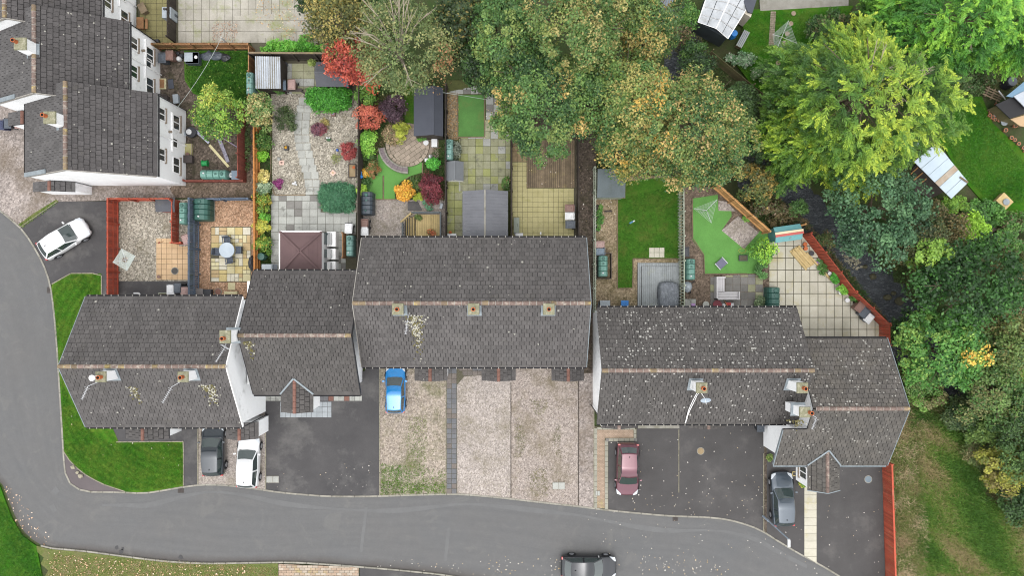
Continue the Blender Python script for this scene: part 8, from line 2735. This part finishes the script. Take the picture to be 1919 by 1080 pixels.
 ('green weeds where the bank meets the turquoise shed', 1494, 390, 18, 14, .9, [(62, 98, 48), (80, 116, 56)], dict(leaf=.15, rc=.3)),
 ('low bank plants below the long red fence top', 1545, 452, 16, 22, .6, [(70, 92, 50), (96, 106, 58), (130, 106, 70)], dict(leaf=.14, rc=.3, per=50, z0=-.6)),
 ('weeds beside the red fence corner at the stream', 1672, 618, 14, 16, .8, [(60, 92, 44), (84, 112, 52)], dict(leaf=.15, rc=.3)),
 ('dark bramble on the bank beside the eastmost gable', 1690, 640, 20, 26, 1.4, [(56, 74, 40), (76, 96, 50), (96, 100, 62)], dict(leaf=.16, rc=.35)),
]
for lab, u_, v_, rx_, ry_, h_, cols, o in SHR:
 o = dict(o)
 nm = o.pop('name', 'shrub')
 ct = o.pop('cat', 'shrub' if nm not in ('ivy', 'juniper') else nm)
 zc = o.pop('zc', h_ * .45)
 o.setdefault('outline', .42)
 tree(lab, u_, v_, rx_, h_, cols, name=nm, cat=ct, rpy=ry_, zc=zc, part='foliage', nlimb=3 if h_ > .8 else 0, per=o.pop('per', 70), **o)
# --- conifers across the stream
YG = [(66, 100, 34), (92, 128, 38), (122, 152, 42), (154, 174, 52)]
BG = [(58, 110, 36), (78, 134, 42), (104, 158, 48), (130, 178, 54)]
def conifer(label, u, v, rpx, rpy, h, cols, seed, nspray=420, tips=None, zc=None, low=.1, L=1.5, group=None, dead=0):
 """Feathery conifer: arching sprays that fan out from the middle, each a herringbone of narrow blades."""
 r_ = np.random.default_rng(seed)
 zc = zc or h * .5
 p = P(u, v, zc)
 k = (H - zc) / F
 rx, ry = rpx * k, rpy * k
 rz = h - zc
 t = thing('conifer_tree', label, 'tree', (p.x, p.y, -.12), group=group)
 cand = unit(r_.normal(size=(nspray * 3, 3)))
 cand = cand[cand[:, 2] > low - .3]
 md_ = 1.55 / math.sqrt(nspray / 6)
 keep = []
 for c_ in cand:
  if all(((c_ - k_) ** 2).sum() > md_ * md_ * 1.1 for k_ in keep[-400:]):
   keep.append(c_)
 pl = np.array(keep)
 prad = r_.uniform(.55, 1, len(pl)) ** .6 * (1 + .26 * blob_noise(pl, seed + 1, 2.4))
 phd = unit(np.stack([pl[:, 0], pl[:, 1], np.zeros(len(pl))], 1) + r_.normal(0, .45, (len(pl), 3)) * np.array([1, 1, 0]))
 per_ = 6
 pi_ = np.repeat(np.arange(len(pl)), per_)
 n = len(pi_)
 d = pl[pi_]
 tipc = d * prad[pi_][:, None] * np.array([rx * .92, ry * .92, rz]) + r_.normal(0, .16, (n, 3))
 fan = np.tile(np.linspace(-.75, .75, per_), len(pl)) + r_.normal(0, .15, n)
 hx, hy = phd[pi_][:, 0], phd[pi_][:, 1]
 hd = np.stack([hx * np.cos(fan) - hy * np.sin(fan), hx * np.sin(fan) + hy * np.cos(fan), np.zeros(n)], 1)
 tipc = tipc + hd * (.7 * L * np.cos(fan * 1.4))[:, None]
 ax = unit(hd + np.stack([np.zeros(n), np.zeros(n), r_.uniform(-.3, .4, n)], 1))
 sl = L * r_.uniform(.6, 1.15, n)
 base = tipc - ax * sl[:, None]
 base[:, 2] -= .1
 m = 26
 ci = np.repeat(np.arange(n), m)
 f = np.tile(np.linspace(.02, 1.0, m), n)
 side = unit(np.cross(ax, np.array([0, 0, 1.0])))
 sg = np.where(np.arange(n * m) % 2 == 0, 1.0, -1.0)
 wid = (1.05 - f) * .26 * sl[ci] + .1
 cen0 = base[ci] + ax[ci] * (f * sl[ci])[:, None]
 cen0[:, 2] += .22 * np.sin(f * 2.6) * sl[ci] * .5 - .1 * f * f
 bd = unit(ax[ci] * .85 + side[ci] * sg[:, None] * .6 + r_.normal(0, .2, (n * m, 3)))
 ln = wid * r_.uniform(.7, 1.2, n * m)
 cen = cen0 + bd * (ln * .5)[:, None]
 nrm = unit(np.array([0, 0, 1.0]) + r_.normal(0, .5, (n * m, 3)))
 sd = unit(np.cross(nrm, bd))
 c_ = pal(cols)
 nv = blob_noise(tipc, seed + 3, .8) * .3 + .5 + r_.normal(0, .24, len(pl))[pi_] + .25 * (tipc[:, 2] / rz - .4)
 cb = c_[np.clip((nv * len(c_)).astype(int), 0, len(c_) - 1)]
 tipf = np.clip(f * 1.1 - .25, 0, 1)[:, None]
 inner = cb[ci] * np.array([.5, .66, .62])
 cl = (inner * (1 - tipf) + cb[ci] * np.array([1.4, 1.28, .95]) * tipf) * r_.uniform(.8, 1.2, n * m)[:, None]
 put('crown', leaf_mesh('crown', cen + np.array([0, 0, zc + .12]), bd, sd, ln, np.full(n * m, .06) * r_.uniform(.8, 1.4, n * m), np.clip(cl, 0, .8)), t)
 q = MB()
 q.tube((p.x, p.y, -.12), (p.x, p.y, h * .95), .3, .06, 9)
 q.build('trunk', M_bark, t)
 rr = random.Random(seed)
 for i in range(26):
  a = rr.uniform(0, 6.28)
  z = h * rr.uniform(.3, .85)
  l = rr.uniform(.45, .8)
  e = Vector((p.x + rx * l * math.cos(a), p.y + ry * l * math.sin(a), z + rr.uniform(.2, .9)))
  q = MB()
  q.tube((p.x, p.y, z), e, .075, .02, 5)
  q.build('limb', M_bark, t)
 if dead:
  for i in range(dead):
   s = Vector((p.x + rr.uniform(-.4, 2.4), p.y + rr.uniform(-1.2, 1.4), h * .86))
   a = rr.uniform(0, 6.28)
   e = s + Vector((math.cos(a) * rr.uniform(.9, 2.0), math.sin(a) * rr.uniform(.9, 2.0), rr.uniform(.6, 1.3)))
   q = MB()
   q.tube(s, e, .035, .014, 5)
   mid = s + (e - s) * .55
   for k_ in range(2):
    a2 = a + rr.uniform(-.9, .9)
    q.tube(mid, mid + Vector((math.cos(a2) * .8, math.sin(a2) * .8, .35)), .02, .008, 4)
   q.build('bare_branch', M_barkpale, t)
 return t
conifer('largest yellow green conifer in the middle of the far bank', 1592, 185, 172, 145, 10.5, YG, 41, 1500, L=1.25, dead=12)
conifer('lower yellow green conifer leaning over the dark water', 1500, 262, 84, 84, 7.0, [(78, 112, 34), (104, 138, 38), (138, 164, 42)], 42, 560, L=1.2)
conifer('southern yellow green conifer above the sheet shelter', 1618, 300, 66, 60, 7.5, YG, 46, 520, L=1.2)
conifer('bright green conifer filling the upper right corner', 1762, 62, 122, 82, 9.5, BG, 43, 950, L=1.15, dead=6)
conifer('bright green conifer cut by the right edge at the top', 1890, 70, 72, 78, 8.5, BG, 44, 520, L=1.15)
conifer('deep green conifer at the top edge between the lawns', 1660, 15, 50, 46, 7.0, [(60, 104, 34), (84, 134, 40), (112, 158, 46)], 45, 300, L=1.1)
tree('glaucous dark green tree beside the dark stretch of the stream', 1642, 392, 92, 6.8, [(42, 72, 48), (56, 92, 60), (70, 106, 72), (84, 120, 78)], rpy=92, leaf=.2, rc=.75)
tree('brown tinged dark tree below the sheet shelter', 1735, 445, 74, 6.0, [(46, 60, 32), (62, 76, 40), (80, 86, 46), (98, 88, 52)], rpy=66, leaf=.17, rc=.6, patch=[(150, 74, 50)], patch_w=[(-1.0, .6, .2)])
tree('wide dark green tree on the far bank nearest the right edge', 1802, 535, 112, 8.0, [(30, 62, 24), (40, 80, 28), (52, 96, 34), (66, 112, 42)], rpy=92, leaf=.24, rc=.8)
tree('pale lime sapling between the two dark trees', 1722, 470, 42, 6.6, [(96, 134, 44), (118, 156, 52), (138, 172, 62)], rpy=24, leaf=.2, rc=.4, nc=36, outline=.4)
tree('bright fresh green tree on the bank beside the eastmost gable', 1762, 655, 78, 6.2, [(50, 98, 38), (66, 118, 44), (84, 134, 52), (112, 146, 60)], rpy=76, leaf=.22, rc=.6, patch=[(190, 184, 66), (206, 168, 64)], patch_w=[(1.4, -.2, .9), (2.6, -.2, .6)])
tree('shadowed olive tree at the right edge below the wide dark tree', 1880, 640, 58, 5.0, [(56, 82, 38), (74, 102, 46), (96, 120, 56), (112, 112, 62)], rpy=60, leaf=.18, rc=.55)
tree('dark green shrubby tree across the meadow stream gap', 1862, 735, 62, 4.6, [(52, 82, 38), (70, 104, 46), (92, 120, 56), (104, 108, 62)], rpy=60, leaf=.18, rc=.55)
tree('dark thicket tree at the right edge of the rough meadow', 1905, 820, 50, 4.6, [(44, 70, 32), (60, 90, 40), (80, 108, 50)], rpy=70, leaf=.17, rc=.55)
tree('mustard yellow shrub tree in the rough meadow', 1878, 872, 52, 3.2, [(98, 108, 36), (124, 128, 42), (146, 146, 52), (112, 104, 50)], rpy=46, leaf=.18, rc=.4, outline=.4, nc=80)
tree('deep green bush at the lower right corner of the meadow', 1908, 935, 40, 2.6, DARKG, rpy=40, leaf=.17, rc=.4)
tree('lime shrub above the rubble heap on the far bank', 1822, 428, 30, 2.2, [(122, 168, 36), (146, 190, 46)], name='shrub', cat='shrub', rpy=24, leaf=.18, rc=.35)
tree('yellow green shrub beside the sheet shelter', 1788, 385, 22, 1.8, [(110, 150, 44), (84, 128, 46)], name='shrub', cat='shrub', rpy=14, leaf=.16, rc=.3)
tree('leafy vegetable bed beside the wooden hive', 1845, 400, 40, .9, [(70, 118, 48), (92, 140, 58), (60, 96, 44)], name='shrub', cat='plants', rpy=22, leaf=.2, rc=.32, part='foliage', nlimb=0)
tree('tangled green bed at the right edge below the hive', 1900, 440, 36, 1.1, [(66, 108, 46), (88, 128, 54), (104, 98, 70)], name='shrub', cat='plants', rpy=40, leaf=.18, rc=.34, part='foliage', nlimb=0)
tree('scrubby olive bank growth at the right edge', 1900, 560, 36, 1.6, [(96, 98, 60), (80, 92, 48), (118, 108, 76)], name='shrub', cat='shrub', rpy=50, leaf=.17, rc=.36, part='foliage', nlimb=0)
tree('lime bush at the right edge above the thicket tree', 1892, 690, 30, 2.2, [(104, 134, 48), (84, 114, 44), (128, 140, 60)], name='shrub', cat='shrub', rpy=36, leaf=.17, rc=.36)
tree('weedy shrub at the north tip of the rough meadow', 1735, 740, 34, 1.2, [(84, 122, 50), (104, 140, 58), (120, 118, 76)], name='shrub', cat='shrub', rpy=24, leaf=.17, rc=.34, part='foliage', nlimb=0)
tree('shaded shrub between the conifers and far lawn', 1560, 60, 42, 2.2, [(44, 74, 34), (64, 94, 42), (96, 92, 60)], name='shrub', cat='shrub', rpy=40, leaf=.15, rc=.36)
tree('dim shrub below the bright green conifer', 1800, 150, 60, 1.6, [(58, 86, 40), (78, 98, 50), (92, 88, 64)], name='shrub', cat='shrub', rpy=26, leaf=.15, rc=.36)
tree('dull green scrub along the back of the far lawn', 1395, 205, 34, 2.4, [(42, 62, 34), (58, 82, 42), (80, 90, 52)], name='shrub', cat='shrub', rpy=34, leaf=.15, rc=.4)
tree('dark green bush over the upper stream beside the golden brown tree', 1432, 268, 34, 3.4, DARKG, name='shrub', cat='shrub', rpy=40, leaf=.16, rc=.42)
tree('dark bush on the upstream bank below the old mossy fence', 1388, 196, 32, 3.2, DARKG + [(70, 96, 50)], name='shrub', cat='shrub', rpy=44, leaf=.16, rc=.42)
tree('green thicket between the autumn shrub and the leaning conifer', 1462, 338, 26, 2.2, [(50, 80, 38), (68, 100, 46), (88, 112, 56)], name='shrub', cat='shrub', rpy=24, leaf=.15, rc=.36)
tree('ferny bush hanging over the water below the wide dark green tree', 1706, 612, 30, 2.2, [(40, 70, 32), (58, 92, 42), (76, 110, 52)], name='shrub', cat='shrub', rpy=28, leaf=.16, rc=.36)
tree('green scrub on the bank between the gable and the meadow tip', 1722, 716, 30, 1.6, [(66, 104, 42), (86, 122, 52), (104, 118, 66)], name='shrub', cat='shrub', rpy=26, leaf=.15, rc=.34, part='foliage', nlimb=0)
tree('dark scrub lining the lower stream beside the meadow', 1800, 776, 34, 1.8, [(40, 60, 32), (58, 82, 42), (80, 96, 54)], name='shrub', cat='shrub', rpy=40, leaf=.15, rc=.36)
tree('mid green bush at the meadow edge above the mustard shrub', 1842, 800, 36, 2.0, [(56, 88, 38), (76, 108, 46), (98, 124, 56)], name='shrub', cat='shrub', rpy=34, leaf=.15, rc=.36)
tree('brambly bush left of the mustard shrub', 1828, 850, 24, 1.3, [(74, 92, 48), (92, 108, 56), (112, 108, 70)], name='shrub', cat='shrub', rpy=24, leaf=.14, rc=.32, part='foliage', nlimb=0)
tree('dark bush under the upper conifers beside the lawn path', 1660, 70, 44, 3.0, DARKG, name='shrub', cat='shrub', rpy=36, leaf=.16, rc=.42)
# ------------------------------------------------------------------ scattered ground stuff
M_straw = None
def tufts(name, poly, n, cols, hgt, wd, seed, z=0.0, weight=None, lean=.5, blades=4):
 """Grass tufts: narrow blades standing and leaning from the ground."""
 r_ = np.random.default_rng(seed)
 W_ = px(poly)
 xs_ = [p[0] for p in W_]
 ys_ = [p[1] for p in W_]
 pts = []
 while len(pts) < n:
  x, y = r_.uniform(min(xs_), max(xs_)), r_.uniform(min(ys_), max(ys_))
  if inside(W_, x, y) and (weight is None or r_.random() < weight(x, y)):
   pts.append((x, y, z))
 pts = np.array(pts)
 c_ = pal(cols)
 nv = blob_noise(pts, seed, 1.1) * .4 + .5 + r_.normal(0, .18, n)
 cb = c_[np.clip((nv * len(c_)).astype(int), 0, len(c_) - 1)]
 ci = np.repeat(np.arange(n), blades)
 k = n * blades
 hd = r_.normal(0, 1, (k, 3))
 hd[:, 2] = 0
 ax = unit(unit(hd) * lean * r_.uniform(.3, 1.6, k)[:, None] + np.array([0, 0, 1]))
 ln = hgt * r_.uniform(.6, 1.4, k)
 cen = pts[ci] + np.stack([r_.normal(0, .05, k), r_.normal(0, .05, k), np.zeros(k)], 1) + ax * (ln * .5)[:, None]
 sd = unit(np.cross(ax, r_.normal(size=(k, 3))))
 cl = np.clip(cb[ci] * r_.uniform(.75, 1.25, k)[:, None], 0, .8)
 o = put(name, leaf_mesh(name, cen, ax, sd, ln, np.full(k, wd), cl))
 return tag(o, kind='stuff')
tufts('straw_grass', [(1662, 800), (1700, 770), (1735, 800), (1725, 900), (1735, 1000), (1730, 1090), (1668, 1090)], 5200, [(168, 150, 116), (150, 138, 98), (120, 130, 72), (104, 124, 58), (186, 168, 136)], .38, .045, 61, -.06, lean=1.6)
tufts('meadow_grass', [(1720, 790), (1790, 790), (1825, 850), (1845, 930), (1919, 990), (1935, 1100), (1720, 1100)], 12000, [(70, 110, 38), (88, 128, 46), (104, 138, 54), (122, 138, 66), (158, 146, 104)], .34, .045, 62, -.06, lean=1.3)
tufts('bank_grass', [(1676, 700), (1720, 680), (1800, 780), (1850, 880), (1919, 960), (1960, 1010), (1840, 930), (1800, 800), (1700, 770)], 2600, [(84, 96, 52), (104, 104, 62), (124, 112, 80), (70, 92, 44)], .4, .045, 63, -.2, lean=1.3)
tufts('bank_grass', [(1380, 380), (1440, 360), (1500, 400), (1600, 520), (1670, 610), (1640, 600), (1520, 430), (1470, 420), (1440, 425)], 1800, [(84, 90, 50), (104, 98, 62), (126, 108, 78), (66, 92, 44)], .3, .045, 64, -.25, lean=1.2)
tufts('bank_grass', [(1800, 380), (1880, 400), (1919, 460), (1919, 760), (1860, 700), (1850, 480)], 2600, [(76, 96, 48), (104, 108, 62), (128, 116, 84), (64, 98, 44)], .35, .045, 65, -.12, lean=1.2)
tufts('bank_grass', [(1200, -20), (1270, 0), (1400, 200), (1480, 350), (1440, 380), (1400, 330), (1290, 130)], 2200, [(60, 88, 42), (80, 104, 52), (104, 104, 66)], .3, .045, 77, -.3, lean=1.2)
tufts('bank_grass', [(1520, 320), (1700, 330), (1880, 420), (1880, 640), (1760, 620), (1600, 440)], 3000, [(56, 84, 40), (74, 100, 48), (96, 104, 60)], .35, .045, 78, -.3, lean=1.2)
tufts('bank_grass', [(1560, 20), (1919, 20), (1919, 160), (1760, 200), (1640, 100), (1560, 110)], 2600, [(56, 84, 40), (74, 104, 48), (110, 110, 70)], .3, .045, 79, -.12, lean=1.2)
tufts('lawn_grass', [(1745, 195), (1835, 190), (1860, 240), (1925, 310), (1940, 380), (1860, 380), (1800, 325)], 6500, [(58, 112, 34), (72, 132, 42), (88, 138, 48)], .1, .03, 66, 0, lean=1.0)
tufts('lawn_grass', [(98, 536), (133, 515), (188, 515), (188, 556), (160, 570), (115, 690), (112, 705)], 2600, [(60, 112, 28), (80, 132, 36), (100, 140, 42)], .07, .025, 67, .01, lean=1.0)
tufts('lawn_grass', [(114, 712), (160, 800), (200, 830), (342, 830), (342, 909), (300, 917), (240, 920), (190, 905), (160, 887), (136, 866), (121, 843)], 9000, [(58, 110, 26), (76, 126, 32), (104, 140, 42), (62, 116, 30)], .07, .025, 68, .01, lean=1.0)
tufts('lawn_grass', [(-20, 930), (12, 945), (25, 980), (60, 1022), (80, 1085), (-20, 1085)], 4000, [(50, 104, 28), (70, 124, 36), (90, 134, 44)], .09, .025, 69, .0, lean=1.0)
tufts('lawn_grass', [(1395, 25), (1560, 20), (1530, 90), (1440, 190), (1385, 120)], 4500, [(58, 110, 32), (76, 128, 40), (92, 134, 46)], .08, .025, 70, .0, lean=1.0)
tufts('lawn_grass', [(348, 98), (474, 98), (474, 186), (400, 186), (365, 172), (350, 150)], 4500, [(48, 96, 28), (64, 116, 36), (96, 130, 50)], .12, .03, 71, .01, lean=1.0)
tufts('lawn_grass', [(1159, 374), (1272, 345), (1272, 482), (1184, 484), (1184, 538), (1159, 538)], 6000, [(52, 98, 28), (66, 112, 34), (82, 118, 40)], .06, .022, 72, .02, lean=1.0)
tufts('weeds', [(714, 870), (835, 880), (835, 925), (714, 927)], 1500, [(86, 132, 36), (110, 144, 44), (72, 112, 34)], .09, .03, 73, .005, lean=1.2, weight=lambda x, y: .9 if (abs(x + 9.6) < .9 or y < -15.6) else .25)
tufts('weeds', [(766, 780), (800, 780), (800, 920), (760, 920)], 700, [(104, 132, 50), (126, 140, 64)], .07, .03, 74, .005, lean=1.2)
tufts('weeds', [(36, 421), (100, 380), (108, 380), (44, 425)], 260, [(100, 136, 52), (120, 142, 64)], .07, .03, 75, .014, lean=1.2)
tufts('weeds', [(100, 1040), (480, 1062), (520, 1064), (520, 1085), (90, 1085)], 2600, [(96, 128, 46), (140, 130, 76), (176, 152, 120), (124, 136, 62)], .08, .035, 76, .0, lean=1.5)
tufts('ground_cover', [(681, 172), (757, 172), (757, 240), (735, 262), (708, 288), (706, 329), (684, 329), (682, 374)], 1500, [(60, 88, 44), (84, 104, 54), (104, 96, 64), (120, 110, 80)], .16, .05, 170, 0, lean=1.2)
tufts('ground_cover', [(794, 300), (836, 262), (836, 376), (762, 374), (745, 345), (792, 328)], 1100, [(60, 88, 44), (84, 104, 54), (104, 96, 64), (130, 120, 90)], .16, .05, 171, 0, lean=1.2)
tufts('ground_cover', [(479, 240), (508, 240), (508, 506), (479, 506)], 1000, [(60, 92, 40), (84, 108, 50), (110, 100, 66)], .16, .05, 172, .004, lean=1.2)
tufts('weeds', [(965, 750), (1050, 750), (1050, 930), (965, 930)], 900, [(110, 116, 64), (126, 120, 74), (96, 108, 54)], .06, .03, 173, .005, lean=1.3, weight=lambda x, y: .9 if math.sin(x * 1.7 + 1) * math.sin(y * .9) > .35 else .06)
tufts('weeds', [(859, 720), (955, 720), (955, 932), (859, 926)], 220, [(120, 122, 72), (130, 126, 84)], .05, .03, 174, .005, lean=1.3)
tufts('scrub', [(1830, 560), (1919, 600), (1919, 1000), (1850, 900), (1800, 780), (1840, 700)], 3600, [(60, 84, 40), (80, 104, 48), (104, 112, 60), (126, 112, 80)], .5, .06, 175, -.12, lean=1.1, blades=6)
tufts('scrub', [(1680, 690), (1760, 730), (1790, 800), (1700, 800)], 900, [(72, 108, 44), (94, 126, 54), (126, 124, 80)], .4, .05, 176, -.1, lean=1.1, blades=6)
def litter(name, poly, n, cols, size, z, seed, weight=None):
 size = size * .75
 """Fallen leaves lying nearly flat."""
 r_ = np.random.default_rng(seed)
 W_ = px(poly)
 xs_ = [p[0] for p in W_]
 ys_ = [p[1] for p in W_]
 pts = []
 while len(pts) < n:
  x, y = r_.uniform(min(xs_), max(xs_)), r_.uniform(min(ys_), max(ys_))
  if inside(W_, x, y) and (weight is None or r_.random() < weight(x, y)):
   pts.append((x, y, z + r_.uniform(.004, .02)))
 pts = np.array(pts)
 nrm = unit(np.array([0, 0, 1.0]) + r_.normal(0, .2, (n, 3)))
 ax = unit(np.cross(nrm, r_.normal(size=(n, 3))))
 sd = unit(np.cross(nrm, ax))
 c_ = pal(cols)[r_.integers(0, len(cols), n)]
 ln = size * r_.uniform(.5, 1.5, n)
 o = put(name, leaf_mesh(name, pts, ax, sd, ln, ln * r_.uniform(.5, .9, n), np.clip(c_, 0, .8)))
 return tag(o, kind='stuff')
PALE = [(206, 200, 190), (190, 178, 160), (214, 208, 200), (186, 166, 134)]
litter('fallen_leaves', [(1140, 830), (1430, 800), (1430, 985), (1140, 950)], 110, PALE, .12, .005, 81, lambda x, y: .25 + .75 * (y < -14.5))
litter('fallen_leaves', [(1085, 955), (1300, 972), (1430, 1005), (1560, 1078), (1100, 1078), (1090, 1000)], 70, PALE, .1, -.088, 82)
litter('fallen_leaves', [(1200, 1040), (1330, 1050), (1400, 1085), (1200, 1085)], 70, PALE + [(200, 170, 110)], .12, -.088, 83)
litter('fallen_leaves', [(900, 1040), (1050, 1050), (1050, 1085), (880, 1085)], 50, PALE + [(200, 170, 110)], .11, -.088, 84)
litter('fallen_leaves', [(700, 1045), (880, 1058), (880, 1080), (700, 1064)], 26, PALE, .1, -.088, 85)
litter('fallen_leaves', [(1440, 880), (1650, 880), (1655, 1080), (1580, 1078), (1440, 1000)], 50, PALE, .1, .005, 86)
litter('fallen_leaves', [(0, 905), (30, 985), (70, 1020), (95, 1030), (90, 1005), (40, 930)], 70, [(200, 164, 132), (176, 140, 108), (210, 190, 170)], .13, -.088, 87)
litter('fallen_leaves', [(90, 1032), (300, 1058), (460, 1062), (460, 1085), (90, 1085)], 300, [(200, 164, 132), (186, 152, 116), (214, 190, 166), (160, 128, 92)], .14, .06, 88)
litter('fallen_leaves', [(1084, 280), (1113, 330), (1113, 440), (1084, 440)], 22, PALE + [(196, 170, 110)], .11, .012, 89)
litter('fallen_leaves', [(986, 285), (1078, 285), (1078, 352), (986, 352)], 22, PALE + [(196, 170, 110)], .1, .15, 90)
litter('fallen_leaves', [(908, 205), (956, 205), (956, 262), (908, 262)], 60, PALE + [(196, 170, 110)], .1, .03, 91)
litter('fallen_leaves', [(480, -10), (640, -10), (640, 70), (560, 80), (480, 40)], 420, [(186, 156, 104), (168, 132, 90), (196, 180, 150), (130, 104, 76)], .13, .03, 92)
litter('fallen_leaves', [(400, 40), (445, 40), (445, 82), (395, 82)], 260, [(170, 150, 130), (130, 108, 92), (150, 124, 104)], .13, .03, 93)
litter('fallen_leaves', [(838, 175), (860, 175), (860, 262), (838, 262)], 220, [(150, 112, 62), (172, 134, 76), (128, 96, 56)], .12, .015, 94)
litter('fallen_leaves', [(350, 98), (474, 98), (474, 186), (370, 175)], 50, [(150, 170, 80), (166, 176, 96), (136, 160, 70)], .11, .07, 95)
litter('fallen_leaves', [(500, 880), (700, 860), (705, 925), (500, 915)], 30, PALE, .1, .006, 96)
litter('fallen_leaves', [(120, 700), (340, 835), (340, 905), (200, 910), (130, 850)], 18, PALE, .12, .06, 97)
litter('stream_pebbles', [(1590, 460), (1612, 468), (1636, 500), (1618, 506), (1598, 488)], 160, [(150, 146, 120), (120, 116, 96), (176, 170, 150)], .22, -1.5, 98)
litter('fallen_leaves', [(1118, 350), (1156, 372), (1156, 440), (1118, 440)], 60, PALE + [(170, 140, 80)], .09, .005, 99)
# rubble heap on the far bank
rh = thing('rubble_heap', 'heap of pale rubble and twigs on the far bank', 'rubble', P(1848, 440, 0))
for i in range(26):
 p = P(1848 + random.gauss(0, 14), 440 + random.gauss(0, 12), 0)
 q = MB()
 s_ = random.uniform(.1, .26)
 q.blob((p.x, p.y, .02), s_, s_ * .8, s_ * .6, 7, 0, .3)
 q.build('stone', M_bould if random.random() < .5 else M_tan, rh)
# ---- end
